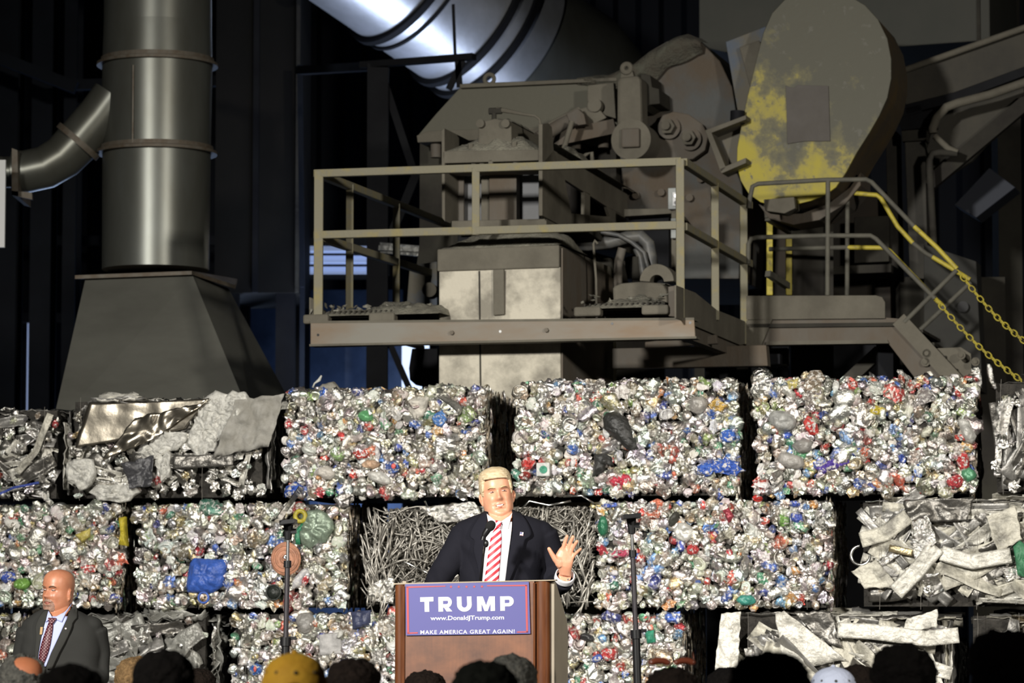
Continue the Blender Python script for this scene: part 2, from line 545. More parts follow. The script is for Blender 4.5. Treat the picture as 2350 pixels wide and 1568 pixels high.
def can_bale(pxl, pxr, z0, z1, label, seed, v0=0.0, sp=.048, warm=0, wires=5, front_skip=None, tall=0.0, group=None):
    r = np.random.default_rng(seed)
    u0, u1 = bale_box(pxl, pxr, z0, z1, v0)
    root = thing('can_bale', FB.w((u0 + u1) / 2, v0 + BD / 2, z0), label, 'bale', group)
    ins = .03
    b = MB(); c = FB.w((u0 + u1) / 2, v0 + BD / 2, (z0 + z1) / 2)
    b.box(c, FB.U * ((u1 - u0) / 2 - ins), FB.V * (BD / 2 - ins), FB.Z * ((z1 - z0) / 2 - .012))
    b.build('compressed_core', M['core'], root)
    items = []
    Un = np.array(FB.U); Vn = np.array(FB.V); Zn = np.array((0, 0, 1.0))
    O = np.array(FB.o)
    def put(u, v, z, normal, tilt, big=1.0, mi=0, squash=None, ti=None, rgba=None):
        R = rand_rot(r, normal, tilt) * big
        if squash is not None: R = squash @ R
        if ti is None: ti = int(r.integers(len(TEMPL)))
        items.append((ti, R, O + Un * u + Vn * v + Zn * z, pick(r) if rgba is None else rgba, mi))
    nu = int((u1 - u0) / sp); nz = int((z1 - z0) / sp)
    # gentle bulge of the pressed face
    for layer in range(2):
        for i in range(nu):
            for k in range(nz):
                u = u0 + (i + .5 + r.normal(0, .3) + .5 * (k % 2)) * (u1 - u0) / nu
                z = z0 + .018 + (k + .5 + r.normal(0, .28)) * (z1 - z0 - .03) / nz
                u = min(max(u, u0 + .01), u1 - .005); z = min(max(z, z0 + .03), z1 - (.03 if z0 < 2.3 else .012))
                v = v0 + .008 - .022 * r.random() + (.018 if layer == 0 else -.004)
                bulge = -.02 * math.cos((u - u0) / (u1 - u0) * math.pi - math.pi / 2)
                big = .68 + .45 * r.random() + (.7 if r.random() < .06 else 0)
                if layer == 1 and r.random() < .45: continue
                put(u, v + bulge, z, -Vn, .38, big)
    # top edge and top face (front part)
    for i in range(int(nu * 5)):
        u = r.uniform(u0, u1); v = v0 + r.uniform(0, .55) ** 1.3
        cov = z0 < 2.3
        put(u, v, z1 - (.030 if cov else .012) + (.004 if cov else .016) * r.random() + (tall * r.random() if r.random() < .08 else 0), Zn, .15 if cov else .5, .7 + .4 * r.random())
    # right hand end: sheared, flattened, brown tint darkened for the shaded side
    SQ = np.eye(3) - .55 * np.outer(Un, Un)
    ST = np.eye(3) + .7 * np.outer(Zn, Zn) - .55 * np.outer(Vn, Vn)
    for i in range(int(BD / .040) * nz):
        put(u1 - .012 + r.normal(0, .012), v0 + r.uniform(.02, BD), min(max(r.uniform(z0, z1), z0 + .045), z1 - .045), Un, .3, .7 + .35 * r.random(), 1, SQ @ ST,
            rgba=None if r.random() < .3 else np.array([.44, .37, .28, .5]))
    inst_mesh('crushed_cans', items, [M['cans'], M['cans_side']], root, .45, seed)['kind'] = 'stuff'
    add_wires(root, u0, u1, z0, z1, wires, seed)
    return root, (u0, u1, z0, z1, v0)

# coloured objects squeezed into the face of a bale -------------------------------------------------
PLM = {}
def plastic(col, rough=.4, metal=0.0, printed=False):
    key = (tuple(col), rough, metal, printed)
    if printed and key not in PLM:
        PLM[key] = mat('printed_foil_' + str(len(PLM)), tuple(c * .8 + .015 for c in col), .3, .45, (38, 4), (70, .8), col2=(.62, .60, .57), thr=(.535, .575))
    if key not in PLM:
        PLM[key] = mat('pressed_' + str(len(PLM)), col, rough, metal, (22, 5), (35, .5), col2=tuple(c * .62 for c in col))
    return PLM[key]
def squeezed(root, name, outline, col, thick=.05, rough=.4, metal=0.0, seed=0, v=-.035, label=None, amp=.012, fr=17):
    """closed crumpled pad whose outline (pixel list) lies on the bale face"""
    r = random.Random(seed)
    prt = name.split('_')[-1] in ('can', 'wrapper', 'foil')
    if prt: amp, fr, thick = .015, 32, thick * .75
    pts = [FB.pv(x, y, v) for x, y in outline]
    c = sum(pts, Vector()) / len(pts)
    # densify
    dense = []
    for i in range(len(pts)):
        a = pts[i]; b_ = pts[(i + 1) % len(pts)]
        k = max(1, int((b_ - a).length / .018))
        for j in range(k): dense.append(a + (b_ - a) * (j / k))
    n = len(dense); vs = []; fs = []
    rings = 11 if fr > 20 else 8
    for j in range(rings):
        s = 1 - j / (rings - 1) * .97
        for i, p in enumerate(dense):
            q = c + (p - c) * s
            h = thick * (1 - s ** 3)
            nz = (abs(mnoise.noise(q * fr + Vector((seed, 0, 0)))) * 2.4 - .5) * amp + mnoise.noise(q * fr * 3.2) * amp * .6
            vs.append(q - FB.V * (h * .55 + nz * (1 if j else .3)) + FB.Z * (r.uniform(-.0015, .0015)))
    back = len(vs)
    for p in dense: vs.append(p + FB.V * .05)
    for j in range(rings - 1):
        for i in range(n):
            a = j * n + i; b_ = j * n + (i + 1) % n
            fs.append((a, b_, b_ + n, a + n))
    fs.append(tuple(range((rings - 1) * n, rings * n)))
    for i in range(n):
        fs.append((back + i, back + (i + 1) % n, (i + 1) % n, i))
    m = MB().add(vs, fs)
    o = m.build(name, plastic(col, rough, metal, prt), root, smooth=True)
    if label: o['label'] = label
    return o
def blob_outline(cx, cy, rx, ry, n=12, seed=0, amp=.12, rot=0):
    r = random.Random(seed); out = []
    for i in range(n):
        t = -2 * math.pi * i / n; k = 1 + r.uniform(-amp, amp)
        x = rx * k * math.cos(t); y = ry * k * math.sin(t)
        out.append((cx + x * math.cos(rot) - y * math.sin(rot), cy + x * math.sin(rot) + y * math.cos(rot)))
    return out

# scrap sheet strips -------------------------------------------------------------------------------
def strip_rows(r, p, d, w, L, W, nrm, crump=.010, bends=1, n=None, m=7):
    """bent, crumpled strip: rows of points. d length dir, w width dir"""
    n = n or max(5, int(L / .035)); rows = []
    bend_at = [(r.uniform(.2, .8), r.uniform(-.9, .9)) for _ in range(bends)]
    cd = Vector(d); q = Vector(p); off = r.uniform(0, 90)
    taper = r.uniform(.7, 1.15); rib = r.choice([0, 0, 1, 1, 2]); t0 = r.uniform(-.4, .4); fold = r.choice([-.7, -.3, .2, .5, .9])
    for i in range(n + 1):
        s = i / n
        for b_, a in bend_at:
            if s - 1 / n < b_ <= s:
                cd = (Matrix.Rotation(a * .7, 3, nrm) @ cd); w = (Matrix.Rotation(a * .7, 3, nrm) @ w)
        ww = W * (1 + (taper - 1) * s) * (1 + .08 * math.sin(7 * s + off))
        row = []
        for k in range(m):
            t = k / (m - 1) - .5
            x = q + w * (ww * t)
            h = abs(mnoise.noise(x * 10 + Vector((off, 0, 0)))) * crump * 3.2 + mnoise.noise(x * 42) * crump * .8
            h += fold * abs(t - t0) * W + (.0035 * math.cos(t * 19) if rib == 2 else 0)
            row.append(x - nrm * h)
        rows.append(row)
        q = q + cd * (L / n)
    return rows

SCR = {}
def scrap_mats():
    SCR['white'] = mat('off_white_painted_scrap', (.66, .64, .57), .42, .2, (9, 9), (30, .8), col2=(.26, .25, .215), thr=(.48, .70))
    SCR['white2'] = mat('cream_painted_scrap', (.55, .525, .44), .5, .15, (7, 9), (30, .7), col2=(.20, .19, .16), thr=(.46, .66))
    SCR['gun'] = mat('gunmetal_scrap', (.20, .19, .17), .38, .75, (14, 8), (22, .5), col2=(.11, .105, .095))
    SCR['grey'] = mat('dull_grey_scrap', (.36, .35, .33), .45, .6, (7, 8), (20, .5), col2=(.22, .215, .20))
    SCR['silver'] = mat('bright_foil_scrap', (.84, .83, .80), .22, 1.0, (16, 5), (45, 1.0), col2=(.6, .58, .53))
    SCR['gold'] = mat('brass_toned_scrap', (.60, .50, .30), .3, .8, (10, 5), (30, .5))
    SCR['champ'] = mat('champagne_sheet', (.52, .47, .38), .26, .95, (2.5, 5), (3.5, .35), col2=(.40, .36, .29))
    SCR['film'] = mat('grey_plastic_film', (.34, .34, .31), .3, .25, (8, 7), (18, .9), col2=(.20, .195, .175))
    SCR['dusty'] = mat('dusty_grey_cloth_scrap', (.33, .32, .29), .8, .1, (9, 8), (20, .5), col2=(.22, .21, .18))
scrap_mats()

def scrap_bale(pxl, pxr, z0, z1, label, seed, mix, count, v0=0.0, wires=5, Lr=(.25, .7), Wr=(.04, .14), name='scrap_bale', crump=.010, vert=False, lumps=0, ang=None):
    r = random.Random(seed)
    u0, u1 = bale_box(pxl, pxr, z0, z1, v0)
    root = thing(name, FB.w((u0 + u1) / 2, v0 + BD / 2, z0), label, 'bale')
    b = MB(); c = FB.w((u0 + u1) / 2, v0 + BD / 2 + .03, (z0 + z1) / 2)
    b.box(c, FB.U * ((u1 - u0) / 2 - .05), FB.V * (BD / 2 - .05), FB.Z * ((z1 - z0) / 2 - .02))
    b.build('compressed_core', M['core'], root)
    keys = [k for k, wt in mix for _ in range(wt)]
    mats = sorted(set(keys)); mm = MB()
    N = -FB.V
    for i in range(count):
        k = r.choice(keys); L = r.uniform(*Lr); W = r.uniform(*Wr)
        if k == 'silver': L *= .6; W *= .8
        if r.random() < .10: W *= 2.0
        lim = (z1 - z0) * .95
        a = r.choice([0, 0, .3, -.4, .6, -.7, 1.0]) + r.gauss(0, .25)
        if vert: a = math.pi / 2 + r.gauss(0, .3)
        if ang is not None: a = ang + r.gauss(0, .45)
        if abs(math.sin(a)) * L > lim: L = lim / abs(math.sin(a))
        hl = abs(math.cos(a)) * L / 2 + abs(math.sin(a)) * W / 2
        hz = abs(math.sin(a)) * L / 2 + abs(math.cos(a)) * W / 2
        uc = r.uniform(u0 + min(hl, (u1 - u0) * .48), u1 - min(hl, (u1 - u0) * .48)); zc = r.uniform(z0 + min(hz, lim * .48) + .02, z1 - min(hz, lim * .48) - .01)
        d = FB.U * math.cos(a) + FB.Z * math.sin(a); w = FB.Z * math.cos(a) - FB.U * math.sin(a)
        tilt = r.gauss(0, .10)
        d2 = (d + FB.V * tilt).normalized(); w2 = (w + FB.V * r.gauss(0, .25)).normalized()
        v = v0 + .06 - .10 * (i / count)
        st = FB.w(uc, v, zc) - d2 * (L / 2)
        mm.grid(strip_rows(r, st, d2, w2, L, W, N, crump, r.choice([0, 0, 1, 1])), mats.index(k))
    # folded edges along the top and the right hand end
    for i in range(count // 3):
        k = r.choice(keys); L = r.uniform(.2, .5); W = r.uniform(.04, .12)
        st = FB.w(r.uniform(u0, u1 - L * .7), v0 + r.uniform(0.03, .5), z1 - r.uniform(0.0, .03))
        mm.grid(strip_rows(r, st, FB.U, FB.V, L, W, FB.Z, crump, 0), mats.index(k))
    for i in range(count // 4):
        k = r.choice(keys); L = r.uniform(.2, .6); W = r.uniform(.04, .12)
        st = FB.w(u1 - .01 + r.uniform(-.02, .02), v0 + r.uniform(.02, BD - .1), z0 + .03 + r.uniform(0, max(.01, (z1 - z0) - L - .04)))
        mm.grid(strip_rows(r, st, FB.Z, FB.V, min(L, (z1 - z0) * .9), W, -FB.U, crump, 0), mats.index(k))
    o = mm.build('pressed_sheet_metal', [SCR[k] for k in mats], root, smooth=True, fix=False, solid=.0018)
    o['kind'] = 'stuff'
    if lumps:
        rr = np.random.default_rng(seed); items = []
        Un = np.array(FB.U); Vn = np.array(FB.V); O = np.array(FB.o)
        for i in range(lumps):
            R = rand_rot(rr, -Vn, .5) * rr.uniform(.5, 1.1)
            items.append((int(rr.integers(15, 21)), R, O + Un * rr.uniform(u0 + .03, u1 - .03) + Vn * (v0 - .01 + rr.uniform(-.02, .03)) + np.array((0, 0, rr.uniform(z0 + .03, z1 - .03))),
                          np.array([.82, .81, .78, 1.0]) * np.array([1, 1, 1, 1]) if rr.random() < .7 else pick(rr), 0))
        inst_mesh('crumpled_foil', items, [M['cans']], root, .4, seed)['kind'] = 'stuff'
    add_wires(root, u0, u1, z0, z1, wires, seed + 3, .02)
    return root, (u0, u1, z0, z1, v0)

def sheet(root, name, rows_px, m, v=-.07, crump=.012, n=14, seed=0, label=None, scale=9.0, freq2=30):
    """large crumpled sheet: quad given by 4 pixel corners (tl,tr,br,bl) subdivided and crumpled"""
    tl, tr, br, bl = [FB.pv(x, y, v) for x, y in rows_px]
    rows = []
    for i in range(n + 1):
        s = i / n; a = tl.lerp(bl, s); c = tr.lerp(br, s); row = []
        for k in range(n * 2 + 1):
            t = k / (n * 2); q = a.lerp(c, t)
            h = abs(mnoise.noise(q * scale + Vector((seed, 0, 0)))) * crump * 3 + abs(mnoise.noise(q * freq2 + Vector((0, seed, 0)))) * crump * .8
            e = .012 * mnoise.noise(q * 25)
            row.append(q - FB.V * h + FB.Z * e * (1 if i in (0, n) else 0) + FB.U * e * (1 if k in (0, n * 2) else 0))
        rows.append(row)
    o = MB().grid(rows).build(name, m, root, smooth=True, fix=False, solid=.002)
    if label: o['label'] = label
    return o
def strip(root, name, path_px, w_m, m, v=-.075, seed=0, label=None, crump=.006, ribs=0):
    """strip following a pixel path on the bale face"""
    pts = [FB.pv(x, y, v) for x, y in path_px]
    rows = []; r = random.Random(seed)
    for i in range(len(pts) - 1):
        a, b_ = pts[i], pts[i + 1]; d = (b_ - a).normalized(); w = d.cross(FB.V).normalized()
        k = max(3, int((b_ - a).length / .02))
        for j in range(k + (1 if i == len(pts) - 2 else 0)):
            q = a.lerp(b_, j / k); row = []
            for t in np.linspace(-.5, .5, 9):
                x = q + w * (w_m * float(t))
                h = mnoise.noise(x * 16 + Vector((seed, 0, 0))) * crump * 2 + mnoise.noise(x * 50) * crump + (.004 * math.cos(t * 2 * math.pi * ribs) if ribs else 0) - .01 * abs(t)
                row.append(x - FB.V * (h + .01 * math.sin(i * 2.1)))
            rows.append(row)
    o = MB().grid(rows).build(name, m, root, smooth=True, fix=False, solid=.002)
    if label: o['label'] = label
    return o

# ------------------------------------------------------------------ the bale wall
Z3, Z2, Z1 = BALE_BOT, 1.662, 2.402     # bottoms of lowest visible, middle, top row
G = .022
# --- top row
t0, t0b = scrap_bale(-190, 138, Z1, 3.045, 'shiny foil and strip scrap bale at far left of the top row', 5,
                [('silver', 4), ('grey', 3), ('gun', 3), ('white', 2)], 90, lumps=150, Lr=(.12, .4), Wr=(.03, .10), crump=.016)
strip(t0, 'blue_strip', [(-20, 1142), (30, 1120), (90, 1108)], .016, plastic((.04, .07, .32)), label='blue strip')
strip(t0, 'white_slat', [(115, 950), (80, 1040), (40, 1085)], .05, SCR['white2'])
t1, t1b = scrap_bale(147, 612, Z1, 3.105, 'sheet scrap bale with large champagne coloured crumpled panel, left of the top row', 6,
                [('white', 4), ('grey', 3), ('gun', 3), ('silver', 2)], 90, lumps=170, Lr=(.15, .45), Wr=(.04, .12), crump=.014)
sheet(t1, 'champagne_panel', [(205, 925), (480, 916), (425, 985), (170, 1030)], SCR['champ'], crump=.010, seed=3, scale=3.2, freq2=9, label='smooth champagne coloured sheet')
sheet(t1, 'crumpled_panel', [(310, 960), (478, 922), (350, 1010), (235, 1058)], SCR['champ'], v=-.09, crump=.024, seed=8, scale=8, freq2=14, label='heavily dented champagne coloured sheet')
sheet(t1, 'dusty_cloth', [(545, 918), (655, 905), (620, 1025), (490, 1050)], SCR['dusty'], v=-.07, crump=.03, seed=12, scale=10, label='dusty grey cloth')
strip(t1, 'dark_slat', [(395, 1062), (535, 1055)], .085, SCR['gun'], v=-.08, label='flat dark grey slat')
sheet(t1, 'black_film', [(280, 1065), (355, 1045), (350, 1115), (300, 1122)], plastic((.055, .055, .06), .35), v=-.075, crump=.02, seed=31, label='black plastic film')
for i, (x, y, rx, ry) in enumerate([(505, 950, 48, 55), (540, 935, 28, 40), (380, 1010, 40, 32), (375, 1060, 18, 38), (190, 1085, 34, 42), (470, 990, 36, 60), (260, 1130, 50, 22), (345, 1040, 30, 20)]):
    q = blob_outline(x, y, rx, ry, 14, i, .28)
    squeezed(t1, 'torn_white_sheet', q, (.58, .57, .52), .03, .5, .1, i, -.06, amp=.026, fr=30)
t2, t2b = can_bale(652, 1108, Z1, 3.135, 'aluminium can bale in the top row behind and left of the speaker', 21)
t3, t3b = can_bale(1183, 1690, Z1, 3.165, 'aluminium can bale in the top row with the long black plastic tray', 22, tall=.05)
t4, t4b = can_bale(1733, 2232, Z1, 3.165, 'aluminium can bale at the right of the top row with crushed grey jugs', 23, tall=.06)
t5, t5b = scrap_bale(2268, 2560, Z1, 3.15, 'shiny folded sheet metal bale at the far right of the top row', 24,
                [('silver', 5), ('grey', 3), ('gun', 2)], 80, Lr=(.25, .6), Wr=(.03, .12), vert=True, lumps=40, crump=.014)
# --- middle row
m0, m0b = can_bale(-240, 268, Z2, Z1 - G, 'dull can bale behind the bald guard, yellow cloth at its corner', 31)
m1, m1b = can_bale(312, 790, Z2, Z1 - G, 'can bale in the middle row with crushed blue jug and round orange disc', 32)
m3, m3b = can_bale(1368, 1905, Z2, Z1 - G, 'aluminium can bale in the middle row right of the raised hand', 34)
m4, m4b = scrap_bale(1962, 2520, Z2, Z1 - G, 'off white strip scrap bale at the right of the middle row', 35,
                [('white', 6), ('white2', 5), ('gun', 3), ('grey', 3), ('silver', 2)], 210, Lr=(.15, .55), Wr=(.03, .11), lumps=40, wires=5)
# --- bottom row
b0, b0b = can_bale(-240, 40, Z3, Z2 - G, 'can bale at the lower left edge behind the guard', 41)
b1, b1b = scrap_bale(60, 480, Z3, Z2 - G, 'bale of dull grey plastic film beside the bald guard', 42, [('film', 8), ('grey', 3), ('silver', 1), ('gun', 2)], 110,
                Lr=(.15, .5), Wr=(.05, .2), crump=.028, name='film_bale', lumps=60)
b2, b2b = can_bale(532, 1000, Z3, Z2 - G, 'can bale in the lowest row left of the podium, grey paper square in it', 43)
b3, b3b = can_bale(1040, 1562, Z3, Z2 - G, 'can bale in the lowest row right of the podium', 44)
b4, b4b = scrap_bale(1668, 2175, Z3, Z2 - G, 'white and dark strip scrap bale low behind the right audience heads', 45,
                [('white', 5), ('gun', 5), ('grey', 3), ('white2', 3), ('silver', 1)], 150, lumps=30, Lr=(.25, .65), Wr=(.05, .16), ang=-.5)
b5, b5b = scrap_bale(2215, 2620, Z3, Z2 - G, 'brownish strip and tube scrap bale at the lower right corner', 46,
                [('gun', 4), ('grey', 4), ('white2', 3), ('champ', 2)], 130, Lr=(.3, .6), Wr=(.03, .14), ang=.8)
# --- wire bale of cable in the middle
def cable_bale():
    r = random.Random(77); z0, z1 = Z2, Z1 - G - .02
    u0, u1 = bale_box(862, 1352, z0, z1)
    root = thing('cable_bale', FB.w((u0 + u1) / 2, BD / 2, z0), 'tangled grey cable and rod bale directly behind the speaker', 'bale')
    b = MB(); c = FB.w((u0 + u1) / 2, BD / 2 + .06, (z0 + z1) / 2)
    b.box(c, FB.U * ((u1 - u0) / 2 - .06), FB.V * (BD / 2 - .08), FB.Z * ((z1 - z0) / 2 - .02))
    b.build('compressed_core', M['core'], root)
    cm = mat('grey_cable', (.42, .40, .36), .42, .7, (6, 4), None, col2=(.25, .235, .205))
    mm = MB()
    for i in range(900):
        L = r.uniform(.3, .95); n = 14
        a = r.uniform(0, math.pi) if r.random() < .5 else r.gauss(.9, .5); curv = r.gauss(0, 1.8); c2 = r.gauss(0, 3.5)
        u = r.uniform(u0 + .02, u1 - .02); z = r.uniform(z0 + .03, z1 - .03); v = .10 - .15 * r.random() * (i / 900) ** .5 - .02
        if i > 830: # strands that spill over the bale below and beside
            u = r.choice([r.uniform(u0 - .06, u0 + .1), r.uniform(u1 - .15, u1 + .03)]); z = r.uniform(z0 - .08, z0 + .4); v = -.07; a = r.gauss(1.4, .4); L = .4
        path = []
        for k in range(n):
            path.append((u, v + .012 * math.sin(k * .9 + i), z))
            u += math.cos(a) * L / n; z += math.sin(a) * L / n
            a += (curv + c2 * math.sin(k * .7 + i)) * L / n
        lo = z0 + .01 if i <= 830 else z0 - .25
        keep = []
        for p in path:
            if not (u0 - .09 < p[0] < u1 + .05 and lo < p[2] < z1 - .01): break
            keep.append(FB.w(*p))
        path = keep
        if len(path) < 5: continue
        # drop if it piled up on the boundary
        good = [path[0]]
        for p in path[1:]:
            if (p - good[-1]).length > .012: good.append(p)
        if len(good) > 3: mm.tube(good, r.choice([.0040, .0052, .0065, .0078]), 5)
    o = mm.build('cable_tangle', cm, root, smooth=True, fix=False); o['kind'] = 'stuff'
    sheet(root, 'foil_sheet', [(965, 1165), (1090, 1150), (1110, 1195), (1010, 1200)], SCR['silver'], v=-.06, crump=.022, seed=5)
    sheet(root, 'foil_sheet', [(845, 1345), (905, 1318), (905, 1385), (850, 1380)], SCR['silver'], v=-.06, crump=.022, seed=6)
    for pth in ([(1180, 1185), (1215, 1150), (1260, 1160), (1310, 1150)], [(1292, 1140), (1335, 1138), (1362, 1155)], [(975, 1150), (985, 1175), (1005, 1168)], [(905, 1312), (930, 1290), (1000, 1325)]):
        mt = MB().tube([FB.pv(x, y, -.09) for x, y in pth], .006, 7)
        mt.build('bright_rod', M['chrome'], root, smooth=True)
    return root
cab = cable_bale()

# --- recognisable rubbish pressed into the faces
squeezed(t3, 'plastic_tray', [(1383, 960), (1392, 948), (1410, 944), (1440, 960), (1466, 1030), (1455, 1042), (1437, 1030), (1386, 985)], (.022, .022, .02), .07, .45, 0, 1, -.05, 'long black ribbed plastic tray', .006)
squeezed(t3, 'black_plastic', [(1363, 1042), (1385, 1040), (1402, 1048), (1408, 1070), (1392, 1056), (1385, 1085), (1358, 1095), (1364, 1070)], (.03, .03, .028), .05, .5, 0, 2, -.045, 'torn black plastic', .01)
squeezed(m1, 'plastic_jug', [(436, 1292), (445, 1281), (515, 1285), (519, 1300), (510, 1345), (485, 1362), (430, 1360), (427, 1345)], (.045, .12, .48), .09, .38, 0, 3, -.05, 'crushed blue jug', .02)
b = MB(); c = FB.pv(467, 1372, -.13); b.ring(c, FB.V, .035, .008, 20, 8, zs=1.3); b.build('jug_neck', plastic((.045, .12, .48), .38), m1, True)
b = MB(); c = FB.pv(656, 1283, -.08)
b.ellipsoid(c, .105, .022, .115, 28, 10, rot=Matrix.Rotation(math.radians(-10.5), 3, 'Z')); b.ring(c - FB.V * .018, FB.V, .062, .007, 28, 6); b.ring(c - FB.V * .016, FB.V, .088, .006, 30, 6)
b.ring(c - FB.V * .024, FB.V, .026, .008, 20, 6)
o = b.build('round_disc', plastic((.50, .235, .14), .6), m1, True); o['label'] = 'round orange brown disc'
b = MB(); b.ring(FB.pv(656, 1279, -.11), FB.V, .010, .009, 14, 6); b.build('disc_hub', M['chrome'], m1, True)
b = MB(); c = FB.pv(630, 1360, -.07); b.cyl(c, c - FB.V * .03, .05, .052, 22); b.ring(c - FB.V * .03, FB.V, .050, .006, 24, 6); o = b.build('dark_cup', plastic((.02, .024, .02), .4), m1, True); o['label'] = 'dark open cup'
squeezed(m1, 'green_plastic', blob_outline(720, 1215, 42, 40, 14, 5, .2), (.26, .33, .25), .06, .2, .3, 6, -.05, 'clear green crushed bottle', .02)
strip(m1, 'green_strap', [(700, 1200), (682, 1220), (684, 1250)], .03, plastic((.03, .22, .11), .3), label='green strap')
b = MB(); b.ring(FB.pv(689, 1185, -.07), FB.V, .035, .016, 20, 8); o = b.build('yellow_ring', plastic((.50, .42, .04), .4), m1, True); o['label'] = 'yellow ring'
squeezed(m0, 'yellow_cloth', [(272, 1188), (286, 1186), (288, 1220), (291, 1254), (272, 1250), (276, 1225)], (.52, .42, .03), .05, .6, 0, 7, -.05, 'yellow cloth', .018)
squeezed(m0, 'yellow_scrap', [(172, 1228), (208, 1212), (206, 1232), (188, 1246)], (.5, .42, .10), .04, .4, 0, 8, -.04)
squeezed(m0, 'blue_can', blob_outline(18, 1325, 20, 14, 10, 3), (.04, .10, .5), .04, .3, .5, 9, -.04)
squeezed(m0, 'green_bottle', blob_outline(50, 1340, 20, 14, 10, 4), (.2, .4, .08), .05, .25, .1, 10, -.04)
squeezed(t4, 'crushed_jug', blob_outline(1795, 965, 32, 24, 12, 6, .1, .4), (.36, .36, .34), .09, .35, 0, 11, -.045, 'crushed translucent grey jug', .012)
squeezed(t4, 'crushed_jug', blob_outline(1815, 1058, 34, 19, 12, 7, .1, .3), (.40, .38, .35), .09, .35, 0, 12, -.045, 'crushed grey jug lying low', .012)
squeezed(t4, 'crushed_jug', blob_outline(1843, 1023, 24, 18, 12, 8, .1), (.27, .26, .24), .07, .35, 0, 13, -.045, 'darker crushed jug', .012)
squeezed(t4, 'purple_wrapper', [(1870, 1075), (1905, 1055), (1945, 1050), (1950, 1062), (1915, 1078), (1890, 1088)], (.10, .05, .38), .04, .35, .3, 14, -.045)
squeezed(t4, 'yellow_can', blob_outline(2015, 943, 20, 12, 10, 9), (.66, .52, .04), .05, .35, .3, 15, -.045)
squeezed(t4, 'red_can', blob_outline(1862, 978, 14, 26, 10, 10, .2, -.5), (.60, .05, .04), .05, .35, .4, 16, -.045)
squeezed(t4, 'red_can', blob_outline(2210, 1060, 15, 22, 10, 11, .2), (.58, .05, .05), .05, .35, .4, 17, -.045)
squeezed(t4, 'red_can', blob_outline(2190, 1105, 20, 16, 10, 12, .2), (.52, .04, .05), .05, .35, .4, 18, -.045)
squeezed(t4, 'green_bottle', blob_outline(2222, 1090, 20, 15, 10, 13, .2, .5), (.10, .30, .16), .05, .25, .1, 19, -.045)
squeezed(t4, 'white_bottle', blob_outline(2220, 990, 16, 30, 10, 14, .2, -.5), (.55, .54, .50), .06, .4, .1, 20, -.045)
squeezed(t4, 'yellow_wrapper', [(1806, 875), (1832, 868), (1830, 890), (1810, 897)], (.62, .54, .18), .04, .3, .3, 21, -.03)
squeezed(t3, 'blue_wrapper', blob_outline(1670, 1072, 34, 20, 14, 15, .25, .2), (.035, .12, .55), .05, .3, .4, 22, -.045)
squeezed(t3, 'blue_wrapper', blob_outline(1620, 1078, 22, 18, 12, 16, .25), (.04, .14, .58), .05, .3, .4, 23, -.045)
squeezed(t3, 'blue_can', blob_outline(1670, 1002, 18, 16, 10, 17), (.04, .15, .60), .05, .3, .4, 24, -.045)
squeezed(t3, 'blue_can', blob_outline(1314, 1032, 14, 13, 10, 18), (.08, .20, .62), .05, .3, .4, 25, -.045)
squeezed(t3, 'red_wrapper', blob_outline(1424, 1108, 24, 20, 12, 19, .2, -.3), (.62, .04, .08), .05, .3, .3, 26, -.045)
squeezed(t3, 'red_can', blob_outline(1212, 1063, 16, 14, 10, 20), (.66, .06, .05), .05, .3, .4, 27, -.045)
squeezed(t3, 'dark_red_can', blob_outline(1204, 1092, 14, 10, 10, 21), (.30, .03, .02), .04, .3, .4, 28, -.045)
squeezed(t3, 'orange_foil', blob_outline(1646, 930, 20, 16, 12, 22, .25), (.70, .45, .10), .05, .35, .5, 29, -.045)
squeezed(t3, 'grey_jug', blob_outline(1600, 930, 22, 22, 12, 23), (.34, .32, .29), .07, .3, .1, 30, -.045)
o = MB(); c = FB.pv(1247, 1078, -.06); o.box(c, FB.U * .045, FB.V * .02, FB.Z * .045); o = o.build('white_carton', plastic((.62, .63, .60), .5), t3, bevel=.006)
o = MB(); c = FB.pv(1247, 1078, -.083); o.cyl(c, c - FB.V * .003, .026, .026, 20); o = o.build('green_emblem', plastic((.02, .28, .16), .5), t3)
squeezed(t2, 'crumpled_paper', [(938, 918), (965, 908), (985, 912), (972, 955), (952, 962), (936, 938)], (.60, .57, .50), .05, .8, 0, 31, -.045, 'crumpled off white paper', .02)
squeezed(t2, 'grey_strap', [(990, 902), (1015, 906), (1052, 925), (1062, 940), (1055, 952), (1030, 930)], (.12, .115, .10), .03, .6, 0, 32, -.045)
squeezed(t2, 'red_can', blob_outline(827, 1041, 17, 15, 10, 24), (.55, .05, .03), .05, .3, .3, 33, -.045)
squeezed(t2, 'blue_can', blob_outline(900, 1073, 18, 15, 10, 25, .06), (.07, .14, .45), .05, .35, .2, 34, -.045)
b = MB(); c = FB.pv(903, 1070, -.088); b.ellipsoid(c, .016, .004, .018, 12, 6); b.build('red_emblem', plastic((.65, .10, .08), .4), t2, True)
squeezed(t2, 'tan_bottle', blob_outline(850, 1066, 20, 11, 10, 26), (.62, .42, .28), .05, .4, .1, 35, -.045)
squeezed(t2, 'blue_can', blob_outline(1008, 962, 16, 18, 10, 27), (.08, .24, .62), .05, .3, .5, 36, -.045)
squeezed(t2, 'green_bottle', blob_outline(838, 955, 18, 14, 10, 28), (.14, .42, .18), .05, .3, .2, 37, -.045)
squeezed(t2, 'blue_wrapper', blob_outline(672, 1124, 22, 15, 12, 29, .25, -.4), (.03, .10, .45), .05, .3, .3, 38, -.045)
squeezed(t2, 'white_bottle', blob_outline(870, 1095, 28, 14, 12, 30, .15, .35), (.55, .54, .50), .06, .4, .1, 39, -.045)
